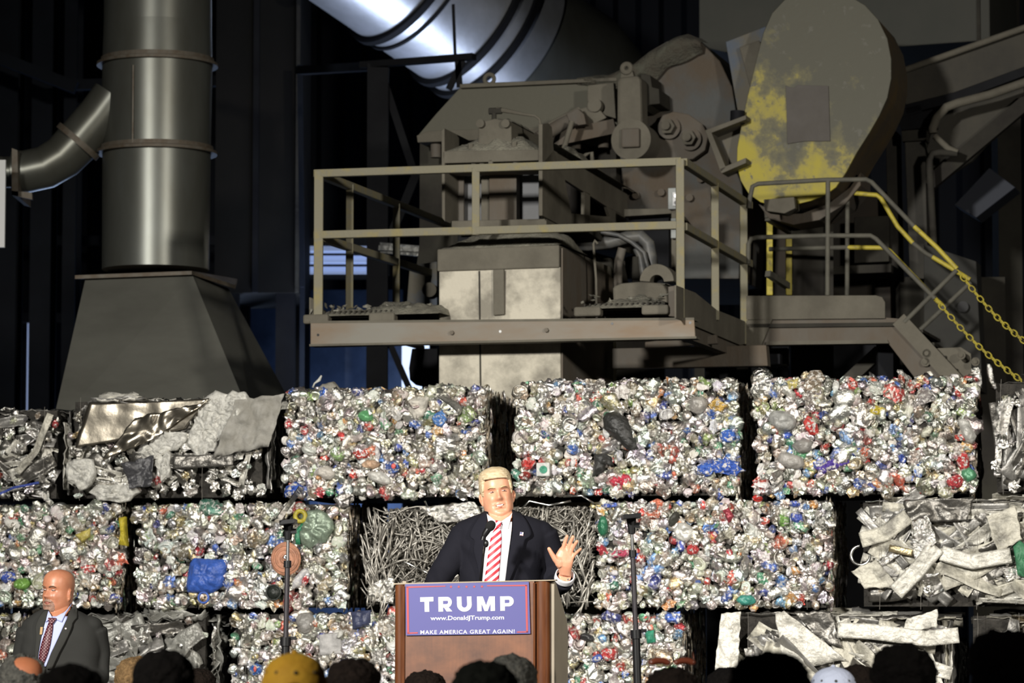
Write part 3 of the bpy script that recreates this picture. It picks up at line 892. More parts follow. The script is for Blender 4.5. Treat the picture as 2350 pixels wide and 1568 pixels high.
squeezed(t2, 'white_bottle', blob_outline(748, 1085, 26, 15, 12, 31, .2, .2), (.60, .56, .50), .06, .5, .1, 40, -.045)
squeezed(b2, 'grey_paper', [(732, 1457), (780, 1452), (784, 1500), (734, 1506)], (.47, .46, .45), .02, .8, 0, 41, -.05, 'grey paper square', .006)
squeezed(b2, 'blue_can', blob_outline(586, 1537, 15, 14, 10, 32, .05), (.05, .16, .5), .05, .35, .2, 42, -.05)
b = MB(); c = FB.pv(585, 1536, -.088); b.ellipsoid(c, .010, .004, .020, 12, 6); b.build('red_emblem', plastic((.65, .10, .08), .4), b2, True)
squeezed(b2, 'grey_plastic', blob_outline(700, 1430, 20, 25, 12, 33), (.28, .27, .25), .06, .4, 0, 43, -.05)
squeezed(b2, 'dark_blue_bag', [(806, 1405), (850, 1400), (850, 1435), (810, 1445)], (.05, .06, .12), .04, .4, 0, 44, -.05)
squeezed(m3, 'pink_wrapper', blob_outline(1425, 1272, 24, 9, 12, 34, .25, -.1), (.60, .08, .16), .04, .3, .3, 45, -.05)
squeezed(m3, 'green_bottle', blob_outline(1383, 1208, 11, 22, 10, 35), (.03, .18, .09), .05, .25, .1, 46, -.05)
squeezed(m3, 'white_lid', blob_outline(1568, 1222, 24, 20, 12, 36, .1, .7), (.66, .65, .60), .03, .4, .3, 47, -.05)
squeezed(m3, 'dark_tub', blob_outline(1546, 1192, 10, 20, 10, 37, .1, .5), (.05, .05, .04), .05, .5, 0, 48, -.05)
squeezed(m3, 'teal_plastic', blob_outline(1712, 1378, 22, 13, 12, 38), (.06, .30, .24), .05, .3, 0, 49, -.05)
squeezed(m3, 'blue_wrapper', blob_outline(1828, 1188, 15, 14, 12, 39, .25), (.07, .12, .50), .05, .3, .4, 50, -.05)
squeezed(m3, 'green_can', blob_outline(1798, 1195, 13, 15, 12, 40, .15), (.22, .42, .10), .05, .3, .5, 51, -.05)
squeezed(m3, 'red_label', [(1658, 1172), (1672, 1165), (1684, 1185), (1672, 1202)], (.35, .05, .07), .03, .3, .3, 52, -.05)
squeezed(m3, 'red_can', blob_outline(1738, 1144, 12, 8, 10, 41), (.62, .03, .02), .04, .35, .1, 53, -.05)
squeezed(m3, 'red_can', blob_outline(1590, 1262, 14, 14, 10, 42), (.60, .05, .05), .04, .35, .4, 54, -.05)
squeezed(b3, 'green_carton', [(1480, 1450), (1500, 1446), (1504, 1475), (1485, 1478)], (.03, .25, .15), .03, .5, 0, 55, -.05)
squeezed(b3, 'red_can', blob_outline(1398, 1502, 20, 16, 10, 43), (.58, .05, .05), .05, .3, .4, 56, -.05)
squeezed(b3, 'blue_can', blob_outline(1370, 1512, 16, 9, 10, 44, .1, -.5), (.05, .12, .5), .05, .3, .4, 57, -.05)
squeezed(b3, 'black_plastic', blob_outline(1345, 1463, 20, 10, 10, 45, .2, .2), (.03, .03, .03), .04, .4, 0, 58, -.05)
# loose rubbish on the top edges
squeezed(t2, 'grey_lump', [(728, 893), (740, 882), (765, 876), (778, 892), (776, 905), (735, 905)], (.24, .225, .19), .05, .8, 0, 59, -.01, 'dusty grey lump on the top edge', .015)
b = MB(); b.tube([FB.pv(718, 890, .1), FB.pv(722, 880, .1), FB.pv(733, 872, .1), FB.pv(738, 862, .1)], [.008, .006, .012, .006], 7); b.build('bent_strip', plastic((.5, .5, .46), .5), t2, True)
b = MB(); c = FB.pv(1748, 870, .05); b.ellipsoid(c, .075, .06, .07, 18, 12, fn=lambda q: 1 + .25 * mnoise.noise(q * 4.1) + .1 * mnoise.noise(q * 11)); b.build('foil_lump', SCR['silver'], t4, False)
b = MB(); b.tube([FB.pv(2268, 832, .02), FB.pv(2272, 850, .02), FB.pv(2276, 872, .02), FB.pv(2285, 892, .0)], [.012, .022, .02, .012], 9); b.build('bent_tab', SCR['silver'], t5, True)
b = MB(); c = FB.pv(2240, 853, .05); b.ellipsoid(c, .035, .02, .03, 14, 10, fn=lambda q: 1 + .3 * mnoise.noise(q * 5)); b.ellipsoid(FB.pv(2243, 875, .05), .03, .02, .05, 14, 10, fn=lambda q: 1 + .3 * mnoise.noise(q * 5)); b.build('foil_lump', SCR['silver'], t4, False)
# named pieces on the white scrap bales
sheet(m4, 'dark_wire_mesh', [(2075, 1148), (2235, 1142), (2220, 1195), (2080, 1200)], SCR['gun'], v=-.06, crump=.014, seed=4, label='dark curved mesh sheet')
sheet(m4, 'foil_panel', [(2090, 1200), (2130, 1180), (2150, 1245), (2100, 1290)], SCR['silver'], v=-.09, crump=.018, seed=14, freq2=55, label='bright crinkled foil panel')
strip(m4, 'white_strip', [(2055, 1360), (2105, 1310), (2150, 1255)], .11, SCR['white'], v=-.10, seed=1, ribs=3)
strip(m4, 'white_strip', [(2160, 1270), (2230, 1290), (2320, 1275)], .10, SCR['white'], v=-.10, seed=2, ribs=3)
sheet(m4, 'white_panel', [(2262, 1185), (2330, 1160), (2345, 1240), (2290, 1270)], SCR['white2'], v=-.09, crump=.008, seed=3)
sheet(m4, 'white_panel', [(1955, 1310), (2010, 1285), (2065, 1350), (1985, 1350)], SCR['white2'], v=-.08, crump=.006, seed=5)
strip(m4, 'white_strip', [(1975, 1240), (2030, 1225), (2085, 1185)], .10, SCR['white2'], v=-.085, seed=6)
strip(m4, 'brass_strip', [(2040, 1258), (2095, 1270)], .045, SCR['gold'], v=-.09, seed=7, label='brass coloured strip')
squeezed(m4, 'green_plastic', [(2325, 1255), (2340, 1240), (2365, 1260), (2360, 1330), (2335, 1320)], (.06, .22, .11), .06, .5, 0, 60, -.09, 'green plastic', .02)
b = MB(); b.ring(FB.pv(1975, 1275, -.08), FB.V, .062, .010, 24, 6, arc=(0, 4.6)); b.build('bent_rod', M['chrome'], m4, True)
sheet(b4, 'white_panel', [(1780, 1408), (1800, 1402), (1945, 1515), (1800, 1540)], SCR['white'], v=-.08, crump=.014, seed=21, label='wide crumpled white panel')
sheet(b4, 'dark_panel', [(1822, 1405), (1905, 1402), (1935, 1490), (1880, 1470)], SCR['gun'], v=-.07, crump=.012, seed=22)
strip(b4, 'bright_strip', [(1922, 1446), (2000, 1450), (2125, 1466), (2200, 1458)], .10, SCR['white'], v=-.12, seed=23, crump=.002, label='long glossy white strip')
sheet(b4, 'white_panel', [(1655, 1410), (1700, 1405), (1695, 1535), (1640, 1540)], SCR['white'], v=-.06, crump=.016, seed=24)
sheet(b4, 'white_panel', [(2080, 1420), (2150, 1400), (2150, 1440), (2070, 1450)], SCR['white'], v=-.08, crump=.010, seed=25)

# ------------------------------------------------------------------ hall background
def wx(px, Y): return (px - 1175) / FP * Y
# broad dark cladded columns and silo behind the ducts
def vbox(name, px0, px1, Y, depth, py0, py1, m, label=None, cat=None, kind=None, parent=None, z0=None):
    a = P(px0, py1, Y); c = P(px1, py0, Y)
    b = MB(); zb = a.z if z0 is None else z0
    b.box(((a.x + c.x) / 2, Y + depth / 2, (zb + c.z) / 2), Vector(((c.x - a.x) / 2, 0, 0)), Vector((0, depth / 2, 0)), Vector((0, 0, (c.z - zb) / 2)))
    o = b.build(name, m, parent, bevel=.01)
    if label: tag(o, label, cat)
    if kind: o['kind'] = kind
    return o
def dark_silo():
    a = P(497, 0, 34); c = P(690, 0, 34)
    root = thing('dark_silo', ((a.x + c.x) / 2, 34.6, 0), 'tall dark brown clad bin standing behind the big round duct', 'silo')
    zt = P(0, -260, 34).z; zb = P(600, 672, 34).z
    b = MB(); b.box(((a.x + c.x) / 2, 34.9, (zt + zb) / 2), Vector(((c.x - a.x) / 2, 0, 0)), Vector((0, .9, 0)), Vector((0, 0, (zt - zb) / 2)))
    b.build('clad_body', M['dark2'], root)
    m = c.x - (P(690, 0, 34).x - P(590, 0, 34).x)
    MB().box((m, 33.98, (zt + zb) / 2), Vector((.03, 0, 0)), Vector((0, .03, 0)), Vector((0, 0, (zt - zb) / 2))).build('seam_strip', M['dark'], root)
    MB().box((c.x - .02, 33.99, (zt + zb) / 2), Vector((.02, 0, 0)), Vector((0, .04, 0)), Vector((0, 0, (zt - zb) / 2))).build('edge_trim', M['dust_dark'], root)
    for x in (a.x + .15, c.x - .15):
        for y in (34.15, 35.6):
            MB().box((x, y, zb / 2), Vector((.1, 0, 0)), Vector((0, .1, 0)), Vector((0, 0, zb / 2))).build('leg', M['dark'], root)
dark_silo()
o = vbox('blue_sheet_partition', 540, 925, 36.5, .08, 664, 1150, M['sheet_blue'], 'mottled dark blue sheet partition between hood and machine', 'partition', z0=0)
# light from outside: louvred window and the slit of the open yard door
def louver():
    Y = 36.3
    a = P(700, 632, Y); c = P(885, 556, Y)
    root = thing('louvred_vent', ((a.x + c.x) / 2, Y, a.z), 'daylit horizontal louvred vent seen through the platform railing', 'vent')
    n = 3; h = (c.z - a.z) / n
    MB().box(((a.x + c.x) / 2, Y + .06, (a.z + c.z) / 2), Vector(((c.x - a.x) / 2, 0, 0)), Vector((0, .01, 0)), Vector((0, 0, (c.z - a.z) / 2))).build('backing', M['dark'], root)
    for i in range(n):
        z = a.z + h * i
        b = MB(); b.prism([Vector((a.x, Y, z)), Vector((a.x, Y - .10, z + h * .12)), Vector((a.x, Y - .10, z + h * .18)), Vector((a.x, Y + .02, z + h * .80)), Vector((a.x, Y + .03, z + h * .72))], Vector((c.x - a.x, 0, 0)))
        b.build('slat', M['louver_lit'], root)
    b = MB()
    for p, q in (((a.x, a.z), (a.x, c.z)), ((a.x, c.z), (c.x, c.z)), ((c.x, c.z), (c.x, a.z)), ((c.x, a.z), (a.x, a.z))):
        b.bar((p[0], Y, p[1]), (q[0], Y, q[1]), .09)
    b.build('frame', M['dust_dark'], root)
    MB().bar((a.x + .02, Y, 0), (a.x + .02, Y, a.z), .08).build('support_post', M['dark'], root)
louver()
def glow(name, px0, px1, py0, py1, Y, m, kind='structure'):
    a = P(px0, py1, Y); c = P(px1, py0, Y)
    b = MB(); b.box(((a.x + c.x) / 2, Y, (a.z + c.z) / 2), Vector(((c.x - a.x) / 2, 0, 0)), Vector((0, .02, 0)), Vector((0, 0, (c.z - a.z) / 2)))
    o = b.build(name, m); o['kind'] = kind
    return o
glow('window_1', 922, 985, 770, 1000, 36.0, M['sky_lit'])
glow('window_2', 60, 82, 735, 1000, 41.5, M['louver_lit'])
# dark hall steelwork, left
def steel(name, label, segs, m, cat='beam', w=.2):
    b = MB()
    for (x0, y0, Y0), (x1, y1, Y1) in segs:
        b.bar(P(x0, y0, Y0), P(x1, y1, Y1), w)
    o = b.build(name, m); tag(o, label, cat); return o
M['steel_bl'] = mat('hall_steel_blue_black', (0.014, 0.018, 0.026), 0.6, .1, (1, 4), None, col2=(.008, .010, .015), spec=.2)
steel('diagonal_brace', 'dark diagonal roof brace at upper left', [((-40, 118, 37), (175, 202, 37))], M['steel_bl'], w=.14)
steel('roof_beam', 'dark horizontal roof beam left of the big duct', [((150, 196, 37.2), (520, 186, 37.2))], M['steel_bl'], w=.12)
for i, (x, w, lb) in enumerate([(15, 50, 'wide dark hall column at far left edge'), (95, 48, 'dark hall column beside the daylight slit'), (160, 30, 'narrow dark hall column just left of the duct hood')]):
    a = P(x, 400, 38)
    b = MB(); W = w / FP * 38 / 2
    b.box((a.x, 38, 6.5), Vector((W, 0, 0)), Vector((0, .02, 0)), Vector((0, 0, 6.5)))
    b.box((a.x, 38.25, 6.5), Vector((.02, 0, 0)), Vector((0, .25, 0)), Vector((0, 0, 6.5)))
    b.box((a.x, 38.5, 6.5), Vector((W, 0, 0)), Vector((0, .02, 0)), Vector((0, 0, 6.5)))
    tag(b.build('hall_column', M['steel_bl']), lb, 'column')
for i, (y, lb) in enumerate([(553, 'wall rail crossing behind the duct at mid height'), (730, 'wall rail crossing low behind the duct hood')]):
    b = MB(); b.bar(P(-60, y, 40.5), P(520, y, 40.5), .12); tag(b.build('wall_rail', M['steel_bl']), lb, 'rail')

# post and brace frame left of the machine (x 850..960)
def post_frame():
    Y = 30.5
    a = P(868, 150, Y)
    root = thing('pipe_support_frame', (a.x, Y, 0), 'dark brown steel post and arm frame under the overhead duct', 'frame')
    MB().box((a.x, Y, a.z / 2), Vector((.10, 0, 0)), Vector((0, .1, 0)), Vector((0, 0, a.z / 2))).build('post', M['dark'], root)
    MB().bar(P(830, 150, Y), P(1088, 130, Y - .6), .09, .06).build('arm', M['dark'], root)
    MB().bar(P(690, 162, Y + 1), P(862, 152, Y), .11, .08).build('arm', M['steel_bl'], root)
    MB().bar(P(872, 158, Y), P(948, 390, Y), .07).build('diagonal_brace', M['dark'], root)
    MB().bar(P(1050, 135, Y - .5), P(1055, 200, Y - .5), .06).build('hanger', M['dark'], root)
    MB().bar(P(1062, 140, Y - .5), P(1030, 205, Y - .5), .06).build('hanger', M['dark'], root)
    MB().bar(P(895, 790, Y), P(945, 905, Y), .06).build('diagonal_brace', M['dark'], root)
    MB().bar(P(955, 400, Y), P(915, 500, Y), .08).build('diagonal_brace', M['dark'], root)
    MB().bar(P(915, 500, Y), P(850, 640, Y), .08).build('diagonal_brace', M['dark'], root)
    MB().bar(P(1040, 10, Y), P(1045, 140, Y), .03).build('hanger_rod', M['dark'], root)
post_frame()
b = MB(); b.bar(P(688, 150, 33.6), P(694, 660, 33.6), .05, .12); q = P(694, 660, 33.6); b.bar(Vector((q.x, q.y, 0)), q, .05); tag(b.build('conduit_strip', M['steel_bl']), 'thin pale edged vertical strip beside the dark bin', 'conduit')
b = MB(); a = P(870, 556, 29.5); c = P(1010, 585, 29.0)
b.prism([P(870, 556, 29.5), P(870, 581, 29.5), P(872, 581, 29.4), P(872, 556, 29.4)], P(1012, 569, 29.3) - P(870, 557, 29.5))
b.bar(P(870, 569, 29.38), P(1012, 575, 29.2), .05, .05)
o = b.build('light_fitting', mat('shiny_reflector', (.8, .8, .76), .2, .9, bump=(9, .4)), bevel=.004); tag(o, 'shiny horizontal tube fitting behind the left railing', 'light fitting')

# ------------------------------------------------------------------ big vertical duct with pyramid hood
def big_duct():
    Y = 27.0
    pc = P(357, 620, Y); r = 125 / FP * Y
    root = thing('extraction_duct', (pc.x, Y, 0), 'huge round galvanised vertical duct on a grey pyramid hood', 'duct')
    zf = pc.z
    def zat(py): return P(357, py, Y).z
    cx = pc.x
    secs = [(zf, zat(352), r * .985, r), (zat(352), zat(150), r, r * 1.02), (zat(150), zat(60), r * 1.02, r * 1.0), (zat(60), zat(-330), r * 1.0, r * .985), (zat(-330), 14.0, r * .985, r * .97)]
    for i, (z0, z1, r0, r1) in enumerate(secs):
        n = 72; rings = []
        for s in range(7):
            t = s / 6; z = z0 + (z1 - z0) * t; rr = r0 + (r1 - r0) * t
            rings.append([Vector((cx + math.cos(2 * math.pi * k / n) * rr * (1 + .004 * mnoise.noise(Vector((k * .3, s, i)))), Y + math.sin(2 * math.pi * k / n) * rr, z)) for k in range(n)])
        split(MB().loft(rings, caps=True).build('duct_section', M['duct'], root))
    for py in (352, 150):
        split(MB().cyl((cx, Y, zat(py) - .012), (cx, Y, zat(py) + .012), r + .055, n=72).build('flange_ring', M['duct_ring'], root))
        split(MB().cyl((cx, Y, zat(py) + .02), (cx, Y, zat(py) + .055), r + .02, n=72).build('collar', M['duct_ring'], root))
    MB().bar((cx - .15, Y - r * .985, zat(345)), (cx - .15, Y - r * 1.0, zat(170)), .012, .006).build('weld_seam', M['duct_ring'], root)
    # square plate and pyramid hood, turned like the photograph: front face plus narrow right face
    FR = Frame((cx, Y), -24)
    k = 1.0
    hs = .70
    def sq(h, z, off=(0, 0)):
        return [FR.w(-h + off[0], -h + off[1], z), FR.w(h + off[0], -h + off[1], z), FR.w(h + off[0], h + off[1], z), FR.w(-h + off[0], h + off[1], z)]
    b = MB()
    F2 = Frame((cx, Y), -16)
    b.prism([P(172, 632, Y - .62), P(440, 622, Y - .72), P(540, 655, Y - .05), P(545, 640, Y + .9), P(260, 628, Y + .9)], Vector((0, 0, -.03)))
    b.build('top_plate', M['duct_ring'], root)
    top = [P(196, 640, Y - .55), P(442, 632, Y - .65), P(524, 662, Y + .1), P(500, 655, Y + .8), P(230, 650, Y + .8)]
    bot = [P(118, 985, Y - 1.3), P(586, 985, Y - 1.4), P(700, 985, Y + .2), P(690, 985, Y + 1.2), P(130, 985, Y + 1.2)]
    b = MB(); b.loft([bot, top], caps=True)
    b.build('hood', M['hood'], root)
    # drop the hood to the floor on a plinth
    z = bot[0].z
    b = MB(); b.prism([Vector((p.x, p.y, p.z)) for p in bot], Vector((0, 0, -z)))
    b.build('plinth', M['dust_dark'], root)
    # branch pipe on the left
    bp = MB(); q = [P(240, 255, Y - .1), P(205, 300, Y - .1), P(185, 322, Y - .1)]
    rr = 52 / FP * Y
    bp.tube([P(262, 222, Y - .1), P(228, 268, Y - .1), P(178, 326, Y - .1)], [rr, rr, rr], 32)
    split(bp.build('branch_pipe', M['duct'], root))
    bp = MB(); bp.tube([P(178, 326, Y - .1), P(145, 360, Y - .1), P(105, 384, Y - .1), P(60, 394, Y - .1), P(30, 395, Y - .1)], [rr * 1.02, rr * .98, rr * .96, rr * .95, rr * .95], 32)
    split(bp.build('elbow', M['duct'], root))
    d = (P(178, 326, Y) - P(205, 295, Y)).normalized()
    c = P(180, 324, Y - .1)
    split(MB().cyl(c - d * .02, c + d * .03, rr + .03, n=36).build('flange_ring', M['duct_ring'], root))
    b = MB(); b.prism([P(27, 340, Y - .35), P(40, 345, Y - .35), P(42, 452, Y - .35), P(27, 448, Y - .35)], Vector((0, .7, 0)))
    b.prism([P(27, 438, Y - .35), P(73, 442, Y - .35), P(74, 458, Y - .35), P(27, 448, Y - .35)], Vector((0, .05, 0)))
    b.build('end_plate', M['duct_ring'], root)
    split(MB().cyl(P(-60, 395, Y - .1), P(27, 395, Y - .1), rr * .7, n=28).build('branch_pipe', M['duct'], root))
    return root
big_duct()
b = MB(); b.box(P(-20, 468, 26.2), Vector((.115, 0, 0)), Vector((0, .02, 0)), Vector((0, 0, .36))); q = P(-28, 500, 26.26); b.bar(Vector((q.x, q.y, 0)), q, .05)
o = b.build('white_panel', M['white']); tag(o, 'narrow white board at the far left edge below the duct elbow', 'panel')

# ------------------------------------------------------------------ overhead duct
def over_duct():
    Y = 34.0
    A = P(934, -72, Y); e = (P(1021, -22, Y) - A).normalized()
    f = math.radians(57); d = e * math.sin(f) + Vector((0, 1, 0)) * math.cos(f)
    r = 190 / FP * Y; px = Y / FP / math.sin(f)
    root = thing('overhead_duct', A, 'large shiny overhead duct slanting across the top, lit pale blue', 'duct')
    at = [-700 * px, -174 * px, 0, 32 * px, 160 * px, 205 * px, 275 * px]
    for i in range(len(at) - 1):
        p = A + d * at[i]; q = A + d * at[i + 1]
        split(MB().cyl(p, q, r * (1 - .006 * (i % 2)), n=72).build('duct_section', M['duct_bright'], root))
    for i, t in enumerate(at[1:-1]):
        p = A + d * t; h = .035 if i != 2 else .015
        split(MB().cyl(p - d * h, p + d * h, r + (.06 if i != 2 else .03), n=72).build('flange_ring', M['dark'], root))
    q = A + d * at[-1]
    split(MB().tube([q, q + d * .5 + Vector((.25, .1, -.1)), q + Vector((1.1, .8, -.9)) + d * .3, q + Vector((1.4, 1.0, -2.2)) + d * .3], r * .93, 40).build('elbow', M['duct'], root), 80)
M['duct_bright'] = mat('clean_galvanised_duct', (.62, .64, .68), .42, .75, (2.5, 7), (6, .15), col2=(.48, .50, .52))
over_duct()

# ------------------------------------------------------------------ machine frame of reference
X0 = wx(722, 24.0)
FM = Frame((X0, 24.0), 15.65)
pv = FM.pv; pu = FM.pu
U_, V_, Z_ = FM.U, FM.V, FM.Z
def plate(name, px, v, thick, m, parent, bevel=.006, label=None):
    b = MB(); b.prism([pv(x, y, v) for x, y in px], V_ * thick)
    o = b.build(name, m, parent, bevel=bevel)
    if label: o['label'] = label
    return o
def plateu(name, px, u, thick, m, parent, bevel=.006):
    b = MB(); b.prism([pu(x, y, u) for x, y in px], U_ * thick)
    return b.build(name, m, parent, bevel=bevel)

def dirt_heap(name, a, b_, depth, h, parent, seed=0, m=None, nu=46, nv=12, rough=.03, prof=None):
    """heap lying on a flat top between world points a and b_, reaching back by depth"""
    rows = []
    for j in range(nv + 1):
        t = j / nv; row = []
        for i in range(nu + 1):
            s = i / nu; q = a.lerp(b_, s) + V_ * (depth * t)
            env = (math.sin(math.pi * min(1, max(0, s))) ** .35) * (min(1, t / .3) ** .65) * (1 if t < .8 else (1 - t) / .2)
            k = prof(s) if prof else 1.0
            hh = env * k * (h * (.62 + .5 * mnoise.noise(q * 2.3 + Vector((seed, 0, 0)))) + rough * mnoise.noise(q * 11) + rough * .5 * mnoise.noise(q * 29))
            row.append(q + Z_ * (max(hh, .0) if j else -.01))
        rows.append(row)
    mb = MB().grid(rows)
    return mb.build(name, m or M['dirt'], parent, smooth=True, fix=False)

# ---------------- concrete pier
def pier():
    v = .30; dp = 1.75
    zt = pv(1006, 620, v).z
    a = pv(1007, 620, v); c = pv(1286, 613, v)
    root = thing('concrete_pier', (a.x, a.y, 0), 'weathered concrete pier with steel cap under the machine', 'pier')
    b = MB()
    b.prism([Vector((a.x, a.y, zt)), Vector((c.x, c.y, zt)), Vector((c.x, c.y, 0)), Vector((a.x, a.y, 0))], V_ * dp)
    b.build('concrete_block', M['concrete'], root, bevel=.012)
    b = MB(); b.prism([pv(1003, 572, v - .02), pv(1283, 562, v - .02), pv(1283, 614, v - .02), pv(1003, 623, v - .02)], V_ * (dp + .04))
    b.build('steel_cap', M['dust'], root, bevel=.01)
    plate('steel_strap', [(1131, 619), (1156, 618), (1157, 722), (1132, 724)], v - .03, .03, M['dust'], root)
    MB().bar(pv(1100, 622, v - .002), pv(1103, 892, v - .002), .012, .006).build('form_joint', M['dust_dark'], root)
    MB().bar(pv(1160, 622, v - .004), pv(1159, 722, v - .004), .006, .006).build('form_joint', M['dust_brown'], root)
    b = MB(); b.prism([pu(1288, 570, FM.uof(c) + .004), pu(1288, 900, FM.uof(c) + .004), pu(1404, 900, FM.uof(c) + .004), pu(1404, 640, FM.uof(c) + .004), pu(1375, 612, FM.uof(c) + .004)], U_ * .012)
    b.build('side_cladding', M['dust_brown'], root)
    e = pv(1003, 573, v); f = pv(1283, 562, v)
    dirt_heap('dirt_heap', Vector((e.x, e.y, e.z - .005)), Vector((f.x, f.y, e.z + .02)), dp * .5, .24, root, 3, rough=.05)
    return root
pier()

# ---------------- access platform with railings
UR = FM.uof(pv(1566, 520, 0.0))
def platform():
    root = thing('access_platform', FM.w(0, 0, 0), 'dusty steel access platform with square tube railings around the concrete pier', 'platform')
    T = .058
    zt = lambda y, x=722: pv(x, y, 0).z
    # front beam (channel)
    plate('front_beam', [(712, 741), (1593, 733), (1596, 777), (712, 794)], -.06, .02, M['beam_face'], root)
    plate('beam_flange', [(712, 737), (1593, 729), (1593, 735), (712, 742)], -.06, .16, M['dust'], root, 0)
    plate('beam_flange', [(710, 790), (1598, 772), (1598, 777), (710, 795)], -.07, .14, M['dust'], root, 0)
    for x, y in ((1038, 764), (1255, 758)):
        p = pv(x, y, -.065); MB().cyl(p, p - V_ * .02, .017, n=6).build('bolt', M['duct_ring'], root)
    for x, y in ((730, 769), (1148, 761), (1405, 743), (1584, 741)):
        p = pv(x, y, -.0605); MB().cyl(p, p - V_ * .002, .010, n=12).build('bolt_hole', M['black'] if x != 1148 else M['white'], root)
    # side beams and legs to the floor
    zb = pv(722, 770, 0).z
    uL = 0.0
    MB().bar(FM.w(UR - .05, 0.05, zb), FM.w(UR - .05, 3.4, zb), .08, .14).build('side_beam', M['dust_brown'], root)
    MB().bar(FM.w(uL + .03, 0.02, zb + .11), FM.w(uL + .03, 2.6, zb + .11), .04, .03).build('side_angle', M['dust_brown'], root)
    for u, v in ((UR - .3, 3.0), (2.35, 3.2)):
        MB().bar(FM.w(u, v, 0), FM.w(u, v, zb), .14).build('leg', M['dark'], root)
    MB().bar(FM.w(2.2, 3.0, zb), FM.w(UR + .2, 3.0, zb), .1, .14).build('rear_beam', M['dust_dark'], root)
    # deck gratings either side of the pier
    def deck(x0, x1, y0, y1, nm):
        a = pv(x0, y1, 0.02); c = pv(x1, y1 - 3, 0.02); z = a.z
        b = MB()
        ua, uc = FM.uof(a), FM.uof(c)
        for k in range(6):
            vv = .05 + k * .22
            b.box(FM.w((ua + uc) / 2, vv, z + .06), U_ * ((uc - ua) / 2), V_ * .015, Z_ * .015)
        for k in range(16):
            uu = ua + (uc - ua) * (k + .5) / 16
            b.box(FM.w(uu, .6, z + .08), U_ * .006, V_ * .6, Z_ * .015)
        o = b.build('grating', M['dust_dark'], root)
        # channel frame along the front edge with clips
        MB().box(FM.w(ua + .05, .0, z + .035), U_ * .10, V_ * .05, Z_ * .035).build('grating_clip', M['dust'], root, bevel=.015)
        MB().box(FM.w(uc - .08, .0, z + .035), U_ * .10, V_ * .05, Z_ * .035).build('grating_clip', M['dust'], root, bevel=.015)
        return ua, uc, z
    ua, uc, z = deck(716, 905, 700, 745, 'left')
    dirt_heap('dirt_layer', FM.w(ua + .02, -.03, z + .065), FM.w(uc + .35, -.03, z + .065), 1.3, .17, root, 9, nu=70, nv=20, rough=.05)
    ub, ud, z2 = deck(1337, 1532, 700, 728, 'right')
    dirt_heap('dirt_layer', FM.w(ub, -.04, z2 + .065), FM.w(ud, -.04, z2 + .065), 1.2, .13, root, 19, nu=70, nv=18, rough=.045)
    # loose shards in the dirt
    r = random.Random(3); b = MB()
    for i in range(70):
        side = r.random() < .6
        u = r.uniform(ua, uc + .35) if side else r.uniform(ub, ud)
        p = FM.w(u, r.uniform(-.02, .5), (z if side else z2) + .10 + r.uniform(0, .06))
        q = Vector((r.gauss(0, 1), r.gauss(0, 1), r.gauss(0, .25))).normalized() * r.uniform(.015, .045)
        w = q.cross(Vector((r.gauss(0, 1), r.gauss(0, 1), 1))).normalized() * r.uniform(.008, .03)
        b.add([p - q, p + w, p + q, p - w, p + q.cross(w).normalized() * .012], [(0, 1, 4), (1, 2, 4), (2, 3, 4), (3, 0, 4), (0, 3, 2, 1)])
    b.build('scrap_shards', mat('dusty_scrap_shards', (.32, .31, .26), .6, .4, (30, 4), None, col2=(.16, .15, .12)), root)['kind'] = 'stuff'
    # railings
    def rail(p, q, t=T, nm='rail'):
        MB().bar(p, q, t).build(nm, M['rail'], root, bevel=.006)
    rail(pv(722, 399, 0), pv(1565, 371, 0), nm='top_rail')
    rail(pv(722, 540, 0), pv(1565, 517, 0), nm='middle_rail')
    zc = pv(732, 737, 0).z
    def post(p_top, zbot, w=T):
        MB().bar(Vector((p_top.x, p_top.y, zbot)), p_top, w).build('rail_post', M['rail'], root, bevel=.006)
    post(pv(732, 393, 0), zc, .068)
    post(pv(1092, 386, .0), pv(1092, 540, 0).z)
    post(pv(1560, 365, 0), pv(1560, 735, 0).z, .06)
    # left return railing
    def along_u(u, px, py): return pu(px, py, u)
    uL = FM.uof(pv(732, 400, 0))
    rail(pu(732, 400, uL), pu(1036, 519, uL), nm='top_rail'); rail(pu(732, 545, uL), pu(1003, 632, uL), nm='middle_rail')
    for x, yt in ((803, 424), (910, 468)):
        t = pu(x, yt, uL); post(t, zc)
    # right return railing
    rail(pu(1568, 372, UR), pu(1720, 472, UR), nm='top_rail'); rail(pu(1568, 520, UR), pu(1720, 606, UR), nm='middle_rail')
    for x, yt, yb in ((1640, 420, 735), (1706, 465, 790)):
        t = pu(x, yt, UR); post(t, pu(x, yb, UR).z)
    # stringer plate stepping down on the right side
    b = MB(); b.prism([pu(x, y, UR) for x, y in [(1548, 655), (1592, 672), (1642, 712), (1712, 740), (1712, 788), (1695, 792), (1600, 752), (1548, 730)]], U_ * .012)
    b.build('side_plate', M['dust'], root)
    plate('corner_plate', [(1533, 658), (1552, 655), (1560, 728), (1534, 726)], .0, .02, M['dust_brown'], root)
    plate('kick_plate', [(709, 682), (716, 684), (740, 706), (740, 738), (709, 738)], .0, .012, M['dust'], root)
    plate('lower_beam', [(1480, 785), (1643, 768), (1646, 789), (1480, 800)], .9, .06, M['dust_brown'], root)
    return root
platform()

